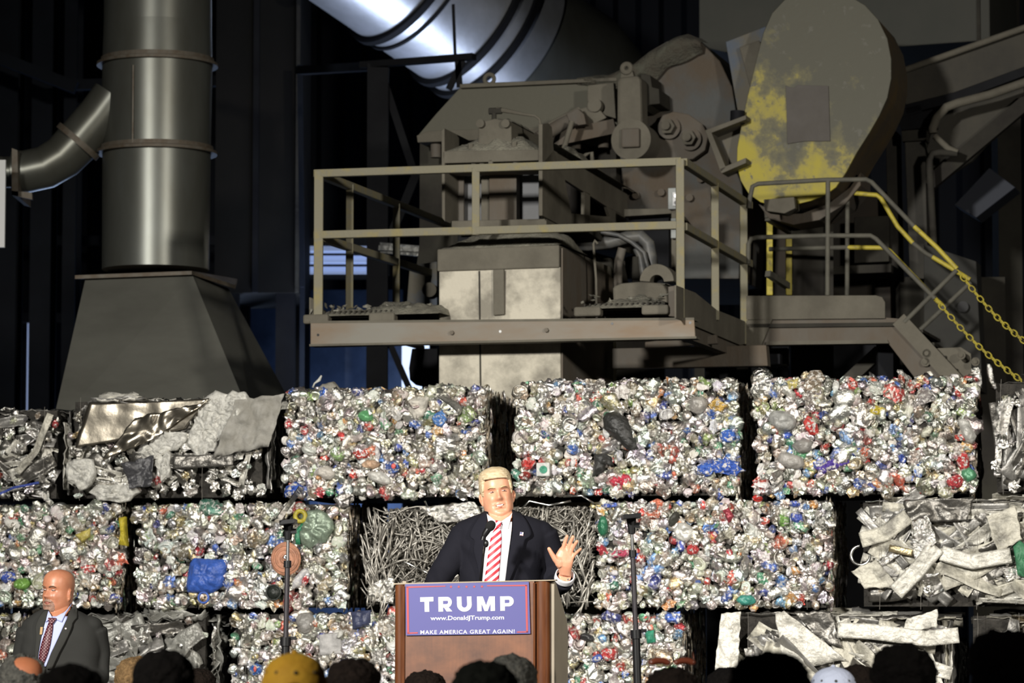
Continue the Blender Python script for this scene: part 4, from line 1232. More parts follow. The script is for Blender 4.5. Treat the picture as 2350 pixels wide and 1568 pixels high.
# ---------------- upper pedestal standing on the pier
def pedestal():
    v = .55
    root = thing('steel_pedestal', pv(1015, 560, v), 'dusty steel pedestal with shelf and gearbox on the concrete pier', 'machine frame')
    plate('base_plate', [(1036, 507), (1254, 502), (1254, 524), (1036, 528)], v + .15, 1.1, M['dust'], root)
    plate('gap_shade_block', [(1050, 526), (1245, 522), (1245, 570), (1050, 572)], v + .4, .8, M['dark'], root)  # added dark block; its colour gives the shaded gap under the base plate
    plate('left_flange', [(1013, 300), (1020, 294), (1021, 508), (1014, 500)], v, 1.1, M['dust'], root, .004)
    plate('web', [(1019, 390), (1064, 388), (1064, 508), (1036, 508), (1019, 495)], v + .35, .03, M['dust_brown'], root)
    plate('web', [(1122, 388), (1185, 386), (1185, 505), (1122, 506)], v + .30, .10, M['dust_brown'], root)
    plate('web', [(1104, 390), (1122, 388), (1122, 506), (1104, 506)], v + .33, .03, M['dust'], root)
    plate('back_panel', [(1019, 360), (1237, 352), (1237, 505), (1019, 508)], v + .46, .05, M['pale'], root)
    plate('shelf', [(1016, 347), (1237, 343), (1237, 368), (1184, 370), (1016, 375)], v, .42, M['dust'], root)
    plate('shelf_rib', [(1120, 366), (1130, 366), (1130, 386), (1120, 386)], v, .5, M['dust'], root)
    plate('lower_shelf', [(1016, 384), (1237, 380), (1237, 389), (1016, 393)], v + .02, .3, M['dust_brown'], root)
    uQ = FM.uof(pv(1237, 400, v))
    T = .03
    for i, pl in enumerate(([(1236, 375), (1262, 345), (1432, 445), (1434, 500), (1385, 475), (1287, 412)],
               [(1236, 285), (1250, 283), (1258, 292), (1262, 345), (1288, 412), (1303, 490), (1282, 520), (1236, 495)],
               [(1282, 520), (1303, 490), (1392, 498), (1385, 475), (1434, 500), (1434, 585), (1330, 556)],
               [(1333, 438), (1346, 445), (1346, 520), (1333, 516)])):
        plateu('side_plate' if i != 3 else 'mullion', pl, uQ, T, M['dust'], root, .003)
    plateu('bottom_web', [(1255, 520), (1435, 575), (1435, 600), (1330, 570)], uQ + .01, .25, M['dust_dark'], root)
    a = pv(1019, 348, v + .02); c = pv(1235, 343, v + .02)
    dirt_heap('dirt_heap', a, c, .42, .18, root, 5, prof=lambda s: .55 + .7 * math.exp(-((s - .5) / .3) ** 2), rough=.04)
    e = pu(1262, 345, uQ); g = pu(1432, 445, uQ)
    rows = []
    for i in range(40):
        s = i / 39; q = e.lerp(g, s); hh = .05 + .035 * mnoise.noise(q * 9) + (.05 if abs(s - .3) < .1 else 0)
        rows.append([q - U_ * .05, q - U_ * .02 + Z_ * hh, q + U_ * .05 + Z_ * hh * .8, q + U_ * .12])
    MB().grid(rows).build('dirt_ridge', M['dirt'], root, smooth=True, fix=False)
    # gearbox
    vb = v + .1
    plate('gearbox', [(1097, 290), (1110, 278), (1135, 272), (1160, 277), (1173, 288), (1174, 346), (1097, 348)], vb, .85, M['dust'], root, .01)
    for x, y in ((1105, 285), (1163, 285)):
        p = pv(x, y, vb); split(MB().cyl(p - V_ * .04, p + V_ * .8, .032, n=18).build('cover_bolt', M['dust'], root))
    a = pv(1100, 278, vb); c = pv(1172, 277, vb)
    dirt_heap('dirt_cap', a, c, .7, .06, root, 15, rough=.03, nu=24)
    p = pv(1134, 255, vb + .1)
    split(MB().cyl(pv(1134, 275, vb + .1), pv(1134, 250, vb + .1), .02, n=10).cyl(p - U_ * .04, p + U_ * .06, .026, n=8).build('valve', M['dust_dark'], root))
    split(MB().tube([pv(1140, 252, vb + .1), pv(1160, 254, vb + .1), pv(1200, 262, vb + .1), pv(1228, 266, vb + .1), pv(1238, 274, vb + .1), pv(1241, 290, vb + .1)], [.022, .018, .012, .010, .010, .010], 8).build('pipe', M['dust'], root))
    for x, y in ((1087, 377), (1106, 378), (1183, 373), (1080, 340), (1180, 335)):
        p = pv(x, y, v + .06); MB().cyl(p - Z_ * .01, p + Z_ * .03, .022, n=8).build('bolt', M['dust'], root)
    return root
M['pale'] = mat('pale_grey_panel', (.20, .205, .215), .6, .1, (2, 6), None, col2=(.15, .15, .15))
pedestal()

# ---------------- the shredder / shear body
def machine():
    root = thing('scrap_shredder', FM.w(2.5, 5.5, 0), 'massive dirt covered grey scrap shredder body with round lever and large bolts', 'machine')
    vh = 3.2
    # hopper housing: slanted left side, flat front
    plate('hopper_housing', [(1052, 205), (1062, 192), (1415, 178), (1418, 330), (985, 330), (958, 312), (1000, 262)], vh, 2.2, M['body2'], root)
    plate('housing_lip', [(1055, 193), (1415, 178), (1415, 186), (1055, 202)], vh - .06, .2, M['dust'], root, .004)
    plate('housing_skirt', [(956, 311), (985, 300), (1245, 292), (1245, 316), (958, 327)], vh - .22, .5, M['dust'], root)
    p = pv(1123, 182, vh); split(MB().ring(p, V_, .042, .018, 20, 8).build('lifting_eye', M['dust'], root))
    plate('lower_frame', [(963, 328), (1440, 318), (1440, 600), (1300, 640), (1003, 640), (1003, 745), (938, 745), (962, 560)], vh + .15, 1.6, M['dust_dark'], root)
    plate('frame_foot', [(930, 740), (940, 610), (1003, 600), (1003, 745)], vh - .4, .8, M['dust_blue'], root)
    split(MB().cyl(pv(985, 665, vh - .42), pv(985, 665, vh - .5), .06, n=20).build('boss', M['dust'], root))
    # frame carried down to the floor
    a = pv(940, 745, vh); c = pv(1700, 745, vh)
    for x in (1120, 1460, 1650):
        q = pv(x, 745, vh + .8)
        MB().bar(Vector((q.x, q.y, 0)), q, .45, .6).build('support_leg', M['dust_dark'], root)
    for x, y in ((1000, 335), (1065, 332), (1195, 322), (1320, 315), (1385, 312)):
        q = pv(x, y, vh - .1); split(MB().cyl(q - Z_ * .10, q + Z_ * .08, .045, n=14).build('flange_bolt', M['dust_brown'], root))
    plate('foot_bracket', [(945, 800), (1004, 800), (1004, 905), (968, 905), (968, 870), (955, 885), (940, 872), (938, 845)], vh - .6, .4, M['dark'], root)
    # ribs of the lower frame
    for x in (1060, 1330, 1400):
        plate('frame_rib', [(x, 330), (x + 14, 330), (x + 14, 600), (x, 600)], vh - .02, .2, M['dust_dark'], root, .003)
    # pin plate
    plate('pin_plate', [(1348, 196), (1408, 189), (1413, 272), (1360, 256), (1348, 236)], vh - .25, .08, M['dust'], root)
    plate('pin_link', [(1330, 250), (1365, 240), (1392, 270), (1350, 290)], vh - .33, .1, M['dust'], root)
    q = pv(1371, 245, vh - .26); split(MB().cyl(q, q - V_ * .10, .058, n=26).build('pin', M['dust'], root))
    # hydraulic ram
    split(MB().cyl(pv(1235, 318, vh - .7), pv(1318, 268, vh - .5), .055, n=20).build('hydraulic_cylinder', M['dust_brown'], root))
    split(MB().cyl(pv(1258, 290, vh - .6), pv(1330, 252, vh - .5), .030, n=14).build('hydraulic_pipe', M['dust'], root))
    split(MB().cyl(pv(1293, 345, vh - .7), pv(1313, 278, vh - .7), .022, n=12).build('hydraulic_pipe', M['dust'], root))
    plate('ram_bracket', [(1300, 262), (1325, 248), (1340, 262), (1345, 285), (1310, 290)], vh - .6, .12, M['dust_brown'], root)
    MB().bar(pv(1258, 322, vh - .5), pv(1410, 290, vh - .3), .05, .12).build('link_bar', M['dust_brown'], root)
    split(MB().tube([pv(1325, 372, vh - .9), pv(1345, 355, vh - .9), pv(1358, 350, vh - .9), pv(1360, 392, vh - .9)], .016, 8).build('hose', M['dust'], root))
    # lever with round end
    plate('lever_arm', [(1415, 190), (1418, 178), (1465, 172), (1470, 184), (1473, 300), (1415, 300)], vh - .55, .25, M['dust'], root, .03)
    q = pv(1448, 320, vh - .62); split(MB().cyl(q, q + V_ * .35, 45 / FP * 27.2, n=48).build('lever_disc', M['dust'], root))
    b = MB(); c = pv(1448, 317, vh - .64)
    b.box(c, U_ * .075, V_ * .03, Z_ * .078); b.build('square_boss', M['dust_brown'], root, bevel=.012)
    q = pv(1438, 157, vh - .5); split(MB().ring(q, V_, .035, .022, 20, 8).build('lever_eye', M['dust'], root))
    plate('eye_lug', [(1427, 160), (1450, 160), (1456, 180), (1424, 180)], vh - .5, .08, M['dust'], root, .003)
    plate('clamp_block', [(1470, 170), (1492, 172), (1496, 200), (1512, 204), (1514, 238), (1492, 240), (1474, 250)], vh - .3, .4, M['dust_dark'], root)
    # domed body
    dome = [(1385, 186), (1420, 165), (1455, 146), (1490, 118), (1530, 95), (1568, 85), (1605, 92), (1620, 108), (1652, 140), (1680, 200), (1692, 275), (1705, 460), (1695, 640), (1420, 640), (1430, 420), (1418, 330), (1430, 200)]
    plate('domed_body', dome, vh + .1, 2.4, M['body'], root, .01)
    # dirt along the crest
    crest = [(1330, 184), (1385, 176), (1420, 160), (1455, 141), (1490, 112), (1530, 90), (1568, 80), (1598, 86), (1616, 104)]
    rows = []
    cp = [pv(x, y, vh + .05) for x, y in crest]
    for i in range(len(cp) - 1):
        for k in range(8):
            s = (i + k / 8) / (len(cp) - 1); q = cp[i].lerp(cp[i + 1], k / 8)
            w = .17 * math.sin(math.pi * s) + .05; hh = .04 + .03 * mnoise.noise(q * 6)
            row = [q - Z_ * (w * (1.3 + .4 * mnoise.noise(q * 5))) - V_ * .01]
            for j in range(1, 9):
                t = j / 8
                nn = .03 * mnoise.noise(q * 7 + Vector((0, j * .7, 0))) + .015 * mnoise.noise(q * 23 + Vector((0, j, 0)))
                row.append(q - Z_ * (w * (1 - t) ** 1.4 * 1.3) - V_ * (.10 * math.sin(math.pi * min(1, t * 1.2)) + nn) + Z_ * hh * t + V_ * (.5 * max(0, t - .6)))
            rows.append(row)
    MB().grid(rows).build('dirt_crust', M['dirt2'], root, smooth=True, fix=False)
    # flange with two big bolts
    pl = [(1500, 330), (1506, 290), (1520, 265), (1545, 256), (1580, 262), (1612, 285), (1625, 312), (1618, 345), (1590, 365), (1540, 372), (1505, 365)]
    plate('bearing_plate', pl, vh + .0, .12, M['dust_brown'], root, .008)
    for x, y in ((1537, 294), (1585, 320)):
        q = pv(x, y, vh - .02)
        split(MB().cyl(q, q - V_ * .03, .095, n=28).build('washer', M['dust_brown'], root))
        split(MB().cyl(q - V_ * .03, q - V_ * .11, .066, n=6).build('hex_nut', M['dust'], root))
        split(MB().cyl(q - V_ * .11, q - V_ * .16, .036, n=18).build('stud', M['dust'], root))
    # rust streak panels and small studs low on the body
    for x, y in ((1462, 450), (1520, 443), (1610, 412), (1640, 480), (1585, 455)):
        q = pv(x, y, vh + .09); split(MB().cyl(q, q - V_ * .05, .032, n=8).build('stud', M['dust_brown'], root))
    plate('ledge', [(1432, 480), (1536, 478), (1545, 490), (1432, 497)], vh - .5, .7, M['dust'], root)
    plate('recess_shade', [(1434, 497), (1535, 495), (1535, 640), (1434, 640)], vh - .35, .3, M['dark'], root)  # solid block; the shade of a hollow is put into its dark colour
    # black angle bracket to the right
    fr = [[(1618, 299), (1712, 264), (1712, 274), (1630, 306)], [(1618, 299), (1632, 303), (1666, 385), (1654, 396)], [(1650, 388), (1712, 362), (1712, 374), (1656, 398)]]
    for f in fr: plate('bracket_frame', f, vh - .6, .25, M['dust'], root, .004)
    plate('bracket_panel', [(1634, 308), (1712, 276), (1712, 366), (1664, 384)], vh - .3, .05, M['dust_blue'], root)
    split(MB().cyl(pv(1692, 285, vh - .5), pv(1693, 255, vh - .5), .06, n=14).build('hydraulic_fitting', M['dark'], root))
    # blue grey bracket behind the guard
    plate('side_bracket', [(1665, 96), (1755, 61), (1800, 60), (1800, 290), (1740, 262), (1694, 264)], vh - .15, .12, M['dust_blue'], root)
    plate('bracket_rib', [(1696, 108), (1742, 92), (1750, 108), (1722, 206)], vh - .22, .08, M['dust'], root, .01)
    # machine control box
    b = MB(); c = pv(1548, 457, vh - 1.2); b.box(c, U_ * .045, V_ * .04, Z_ * .085); b.build('switch_box', M['boxgrey'], root, bevel=.006)
    b = MB(); c = pv(1551, 457, vh - 1.25); b.box(c, U_ * .026, V_ * .006, Z_ * .055); b.build('switch_plate', M['white'], root, bevel=.003)
    for y in (450, 466):
        q = pv(1552, y, vh - 1.26); split(MB().cyl(q, q - V_ * .02, .014, n=14).build('push_button', M['black'] if y > 460 else M['chrome'], root))
    b = MB(); c = pv(1553, 525, vh - 1.2); b.box(c, U_ * .04, V_ * .04, Z_ * .08); b.build('junction_box', M['boxgrey'], root, bevel=.006)
    MB().bar(pv(1548, 485, vh - 1.15), pv(1548, 640, vh - 1.15), .05).build('box_post', M['dust'], root)
    return root
M['body2'] = mat('dusty_green_grey_steel', (.115, .110, .084), .8, 0, (1.1, 9), (22, .2), col2=(.075, .090, .125), thr=(.5, .62))
M['dirt2'] = mat('caked_dirt', (.095, .094, .072), .97, 0, (9, 8), (50, .9), col2=(.07, .06, .045))
M['boxgrey'] = mat('grey_enamel', (.30, .32, .31), .5, 0)
machine()

# hoses and bearing parts lying on the right deck
def deck_parts():
    v = .75
    z = pv(1400, 728, 0.02).z + .09
    root = thing('bearing_housing', pv(1470, 700, v), 'dusty pillow bearing block with half ring on the right deck', 'machine part')
    plate('block', [(1405, 658), (1425, 650), (1470, 646), (1520, 650), (1530, 668), (1532, 715), (1408, 715)], v - .2, .5, M['dust'], root, .02)
    pl = []
    for i in range(25):
        t = math.pi * i / 24; pl.append((1507 + 39 * math.cos(t), 645 - 39 * math.sin(t)))
    for i in range(25):
        t = math.pi * (1 - i / 24); pl.append((1507 + 16 * math.cos(t), 647 - 16 * math.sin(t)))
    plate('half_ring', pl, v + .1, .22, M['dust'], root, .004)
    split(MB().cyl(pv(1507, 650, v + .25), pv(1507, 650, v + .7), .05, n=20).build('shaft', M['dark'], root))
    a = pv(1408, 657, v - .2); c = pv(1525, 650, v - .2)
    dirt_heap('dirt_cap', a, c, .45, .035, root, 33, nu=26, rough=.02)
    r2 = thing('hydraulic_hoses', pv(1420, 600, 1.6), 'bundle of dark hydraulic hoses between pier and railing post', 'hose')
    vv = 1.5
    hm = mat('rubber_hose_dusty', (.075, .078, .08), .5, 0, (12, 5), None, col2=(.13, .125, .11))
    split(MB().tube([pv(x, y, vv) for x, y in [(1275, 548), (1310, 560), (1350, 562), (1400, 556), (1440, 545), (1470, 542), (1488, 560), (1495, 600), (1497, 640)]], .05, 12).build('hose', hm, r2), 80)
    split(MB().tube([pv(x, y, vv + .2) for x, y in [(1300, 552), (1380, 566), (1435, 560), (1455, 560), (1470, 590), (1480, 650)]], .03, 10).build('hose', hm, r2), 80)
    split(MB().tube([pv(x, y, vv - .1) for x, y in [(1380, 532), (1420, 540), (1450, 556), (1478, 580), (1490, 625)]], .018, 8).build('hose', hm, r2), 80)
    split(MB().tube([pv(x, y, vv) for x, y in [(1420, 690), (1418, 640), (1420, 600), (1428, 570)]], .035, 10).build('pipe', M['dust_brown'], r2), 80)
    split(MB().tube([pv(x, y, vv + .2) for x, y in [(1462, 690), (1460, 640), (1461, 590)]], .035, 10).build('pipe', M['dust_dark'], r2), 80)
    r3 = MB().tube([pv(x, y, .9) for x, y in [(1372, 560), (1365, 552), (1362, 560), (1364, 590), (1368, 640), (1370, 730)]], .010, 6).build('loose_cable', M['dust'], None, True)
    tag(r3, 'thin dusty cable hanging down beside the pier', 'cable')
    pu1 = plate('hydraulic_unit', [(1340, 600), (1400, 590), (1410, 640), (1405, 720), (1345, 720)], 1.9, .5, M['dust_dark'], None, .02)
    tag(pu1, 'dark hydraulic block behind the hanging cable', 'machine part')
deck_parts()

# ---------------- belt guard
GUARD = [(1870, -22), (1905, -22), (1945, -12), (1985, 12), (2015, 45), (2036, 88), (2045, 135), (2045, 180), (2036, 225), (2018, 265), (1995, 305), (1965, 352), (1940, 398), (1918, 430), (1895, 447), (1860, 461), (1820, 471), (1780, 474), (1745, 464), (1718, 445), (1700, 415), (1691, 380), (1692, 340), (1702, 285), (1716, 220), (1735, 140), (1752, 75), (1772, 30), (1800, 0), (1832, -15)]
def guard_mat():
    m = bpy.data.materials.new('worn_yellow_guard'); m.use_nodes = True
    nt = m.node_tree; N = nt.nodes; L = nt.links; b = N['Principled BSDF']; b.inputs['Roughness'].default_value = .62
    tc = N.new('ShaderNodeTexCoord')
    def noise(s, d, sx=(1, 1, 1)):
        mp = N.new('ShaderNodeMapping'); mp.inputs['Scale'].default_value = sx; L.new(tc.outputs['Object'], mp.inputs['Vector'])
        n = N.new('ShaderNodeTexNoise'); n.inputs['Scale'].default_value = s; n.inputs['Detail'].default_value = d; n.inputs['Roughness'].default_value = .65; L.new(mp.outputs[0], n.inputs['Vector']); return n.outputs['Fac']
    def math_(op, a, c=None, v=None):
        n = N.new('ShaderNodeMath'); n.operation = op; L.new(a, n.inputs[0])
        if c is not None: L.new(c, n.inputs[1])
        if v is not None: n.inputs[1].default_value = v
        return n.outputs[0]
    sp = N.new('ShaderNodeSeparateXYZ'); L.new(tc.outputs['Object'], sp.inputs[0])
    # old grime lies thick on the upper right of the plate, yellow shows where it flaked off lower left
    gx = math_('MULTIPLY', sp.outputs['X'], v=.42); gz = math_('MULTIPLY', sp.outputs['Z'], v=.62)
    g = math_('ADD', gx, gz)
    n1 = noise(3.4, 12); n1 = math_('SUBTRACT', n1, v=.5); n1 = math_('MULTIPLY', n1, v=2.3)
    f = math_('ADD', g, n1)
    cr = N.new('ShaderNodeValToRGB'); e = cr.color_ramp.elements
    e[0].position = .0; e[0].color = (.40, .335, .03, 1); e[1].position = .62; e[1].color = (.090, .086, .060, 1)
    x = e.new(.26); x.color = (.33, .28, .06, 1); x = e.new(.40); x.color = (.16, .145, .07, 1)
    mr = N.new('ShaderNodeMapRange'); mr.inputs[1].default_value = -.42; mr.inputs[2].default_value = .55; L.new(f, mr.inputs[0]); L.new(mr.outputs[0], cr.inputs[0])
    n2 = noise(11, 8); c2 = N.new('ShaderNodeValToRGB'); c2.color_ramp.elements[0].position = .60; c2.color_ramp.elements[1].position = .66; L.new(n2, c2.inputs[0])
    mx = N.new('ShaderNodeMix'); mx.data_type = 'RGBA'; L.new(c2.outputs[0], mx.inputs[0]); L.new(cr.outputs[0], mx.inputs[6]); mx.inputs[7].default_value = (.12, .115, .09, 1)
    L.new(mx.outputs[2], b.inputs['Base Color'])
    bp = N.new('ShaderNodeBump'); bp.inputs['Strength'].default_value = .15; bp.inputs['Distance'].default_value = .02; L.new(n2, bp.inputs['Height']); L.new(bp.outputs[0], b.inputs['Normal'])
    return m
def belt_guard():
    v = 2.75
    c = pv(1850, 290, v)
    root = thing('belt_guard', c, 'big teardrop belt guard with worn yellow paint and square patch', 'guard')
    b = MB(); b.prism([pv(x, y, v) for x, y in GUARD], V_ * .035)
    b.build('front_plate', guard_mat(), root, bevel=.004)
    # rim band
    vs = []; fs = []; n = len(GUARD)
    for x, y in GUARD: vs.append(pv(x, y, v + .03))
    vs += [p + V_ * .85 for p in vs]
    for i in range(n): fs.append((i, (i + 1) % n, (i + 1) % n + n, i + n))
    fs.append(tuple(range(2 * n - 1, n - 1, -1)))
    MB().add(vs, fs).build('rim', mat('rusty_rim', (.085, .065, .04), .75, 0, (3, 8), None, col2=(.13, .085, .03), thr=(.45, .7)), root)
    plate('patch_plate', [(1803, 196), (1822, 202), (1830, 195), (1901, 197), (1905, 324), (1846, 324), (1807, 330)], v - .015, .012, mat('grey_patch_steel', (.10, .09, .08), .7, 0, (4, 6), None, col2=(.08, .07, .06)), root, .002)
    plate('support_bracket', [(1752, 458), (1822, 452), (1825, 478), (1800, 490), (1756, 484)], v - .15, .2, M['dust'], root)
    # lower crescent trough
    cr = [(1740, 468), (1790, 492), (1840, 490), (1900, 468), (1950, 430), (1975, 395), (1975, 425), (1940, 468), (1880, 505), (1820, 516), (1765, 502)]
    plate('lower_trough', cr, v + .35, .5, M['dust_brown'], root)
    MB().bar(pv(1860, 500, v + .9), pv(1860, 760, v + .9), .35, .3).build('support_column', M['dust_dark'], root)
    q = pv(1860, 760, v + .9)
    MB().bar(Vector((q.x, q.y, 0)), q, .35, .3).build('support_column', M['dust_dark'], root)
    return root
belt_guard()

# ---------------- hood box above
def hood_box():
    v = 5.2
    root = thing('collection_hood', pv(1940, 60, v), 'large drab olive sheet metal hood box at the upper right', 'hood')
    plate('hood_body', [(1604, -220), (2268, -260), (2272, 92), (2075, 106), (1870, 112), (1665, 120), (1604, 106)], v, 2.0, M['beam_blue'], root, .01)
    plate('hood_seam', [(2238, -260), (2246, -260), (2250, 94), (2242, 94)], v - .02, .02, M['dust_dark'], root, 0)
    for x in (1640, 2230):
        a = pv(x, -200, v + 1); MB().bar(a, Vector((a.x, a.y, 14)), .06).build('hanger', M['dark'], root)
    o = plate('dark_column', [(2276, -200), (2330, -200), (2330, 150), (2276, 150)], 7.6, .5, M['dust_dark'], None)
    q = pv(2303, 150, 7.85); b = MB(); b.bar(pv(2303, -250, 7.85), Vector((q.x, q.y, 0)), .22, .4); bpy.data.objects.remove(o)
    tag(b.build('hall_column', M['dust_dark']), 'dark hall column at the upper right behind the hood box', 'column')
hood_box()

# ---------------- conveyor going up to the right
def conveyor():
    v = 4.6
    root = thing('inclined_conveyor', pv(2200, 300, v), 'dark steel conveyor frame rising to the upper right corner', 'conveyor')
    plate('side_channel', [(2070, 166), (2420, 44), (2420, 128), (2190, 212), (2078, 240), (2076, 200)], v, .12, M['dust_dark2'], root)
    split(MB().cyl(pv(2070, 163, v - .06), pv(2430, 36, v - .06), .028, n=10).build('top_pipe', M['dust'], root))
    plate('lower_flange', [(2078, 240), (2190, 212), (2420, 128), (2420, 148), (2190, 234), (2080, 262)], v - .1, .3, M['dark'], root, .003)
    plate('lower_web', [(2080, 262), (2190, 234), (2420, 148), (2420, 200), (2260, 262), (2140, 285)], v + .3, .1, M['dust_dark'], root)
    split(MB().tube([pv(x, y, v - .3) for x, y in [(2430, 162), (2350, 190), (2270, 218), (2200, 236), (2172, 246), (2150, 270), (2140, 295), (2141, 306)]], .038, 10).build('conduit', M['dust'], root), 80)
    split(MB().tube([pv(x, y, v - .3) for x, y in [(2145, 312), (2175, 340), (2198, 350)]], .028, 8).build('conduit', M['dust'], root), 80)
    split(MB().tube([pv(x, y, v - .3) for x, y in [(2198, 352), (2160, 350), (2140, 352), (2133, 368), (2138, 470), (2145, 600), (2145, 700)]], .030, 10).build('conduit', M['dust_dark'], root), 80)
    plate('gusset', [(2150, 250), (2350, 180), (2350, 232), (2230, 370), (2150, 420), (2125, 350)], v + .1, .08, M['dust_dark2'], root)
    MB().bar(pv(2130, 425, v), pv(2360, 232, v), .09, .12).build('diagonal', M['dust_dark'], root)
    MB().bar(pv(2120, 262, v), pv(2065, 275, v), .2, .14).build('bearing', M['dark'], root)
    # box column
    plate('column_cap', [(2068, 300), (2125, 296), (2125, 322), (2070, 325)], v - .1, .5, M['dust_dark'], root)
    plate('box_column', [(2076, 322), (2122, 320), (2130, 640), (2088, 640)], v - .05, .45, M['dust_dark2'], root)
    plate('seal_plate', [(2055, 272), (2140, 250), (2145, 290), (2070, 300)], v - .12, .3, M['dark'], root)
    plate('box_column', [(2032, 300), (2056, 300), (2062, 640), (2040, 640)], v + .1, .3, M['dust_dark'], root)
    for x in (2100, 2260):
        q = pv(x, 640, v + .3); MB().bar(Vector((q.x, q.y, 0)), q, .3).build('leg', M['dust_dark'], root)
    plate('blue_chute', [(2190, 470), (2270, 385), (2330, 430), (2240, 500)], v + 1.0, .4, M['dust_blue_dk'], root)
    return root
M['dust_dark2'] = mat('brown_grey_steel', (.080, .074, .060), .8, 0, (2.0, 8), (25, .2), col2=(.055, .052, .046), spec=.2)
M['dust_blue_dk'] = mat('dark_blue_steel', (.03, .035, .05), .7, 0)
conveyor()

# ---------------- dark block stack below the guard
def lower_block():
    v = 4.4
    root = thing('machine_base', pv(1900, 700, v), 'dark brown machine base and framework behind the stair railings', 'machine')
    plate('side_wall', [(1700, 480), (1870, 480), (1870, 760), (1700, 760)], v, .8, M['brown_dk'], root)
    plate('side_wall', [(1870, 440), (2040, 440), (2045, 760), (1870, 760)], v + .5, .8, M['brown_dk'], root)
    plate('ledge', [(1860, 612), (2045, 606), (2045, 625), (1860, 632)], v - .1, .6, M['dust_dark'], root)
    plate('ledge', [(1720, 512), (1795, 508), (1795, 520), (1720, 522)], v - .1, .2, M['dust_dark'], root)
    for x in (1730, 1752):
        plate('vertical_slat', [(x, 560), (x + 14, 560), (x + 14, 690), (x, 690)], v - .08, .1, M['dust_dark2'], root, .004)
    plate('plate_panel', [(2120, 560), (2240, 600), (2255, 900), (2120, 900)], v - .6, .3, M['dark_br'], root)
    plate('plate_panel', [(1960, 498), (2040, 495), (2040, 600), (1960, 604)], v + .2, .1, M['dust_dark'], root)
    split(MB().cyl(pv(2210, 704, v - .62), pv(2210, 704, v - .66), .045, n=20).build('port_hole', M['black'], root))
    q = pv(1875, 760, v + .6); b = MB(); a = pv(1700, 760, v + .1); c = pv(2045, 760, v + .1)
    b.prism([a, c, Vector((c.x, c.y, 0)), Vector((a.x, a.y, 0))], V_ * .8); b.build('base_block', M['dark'], root)
    plate('beam', [(1405, 800), (1758, 792), (1762, 840), (1405, 846)], 1.6, .12, M['dust_brown'], root)
    plate('beam_end', [(1758, 812), (1790, 812), (1790, 836), (1758, 838)], 1.9, .1, M['dark'], root)
    MB().bar(pv(1915, 905, 3), pv(2020, 806, 3), .10).build('strut', M['dust_dark2'], root)
    b = MB(); b.prism([pv(1400, 846, 2.2), pv(2200, 846, 2.2), pv(2200, 1000, 2.2), pv(1400, 1000, 2.2)], V_ * .3)
    return root
M['brown_dk'] = mat('dark_rusty_brown', (.05, .038, .027), .85, 0, (2.2, 8), None, col2=(.03, .027, .022), stretch=(1, 1, .5))
M['dark_br'] = mat('dark_olive_steel', (.035, .034, .028), .8, 0, (2.2, 8), None, col2=(.022, .022, .02))
lower_block()

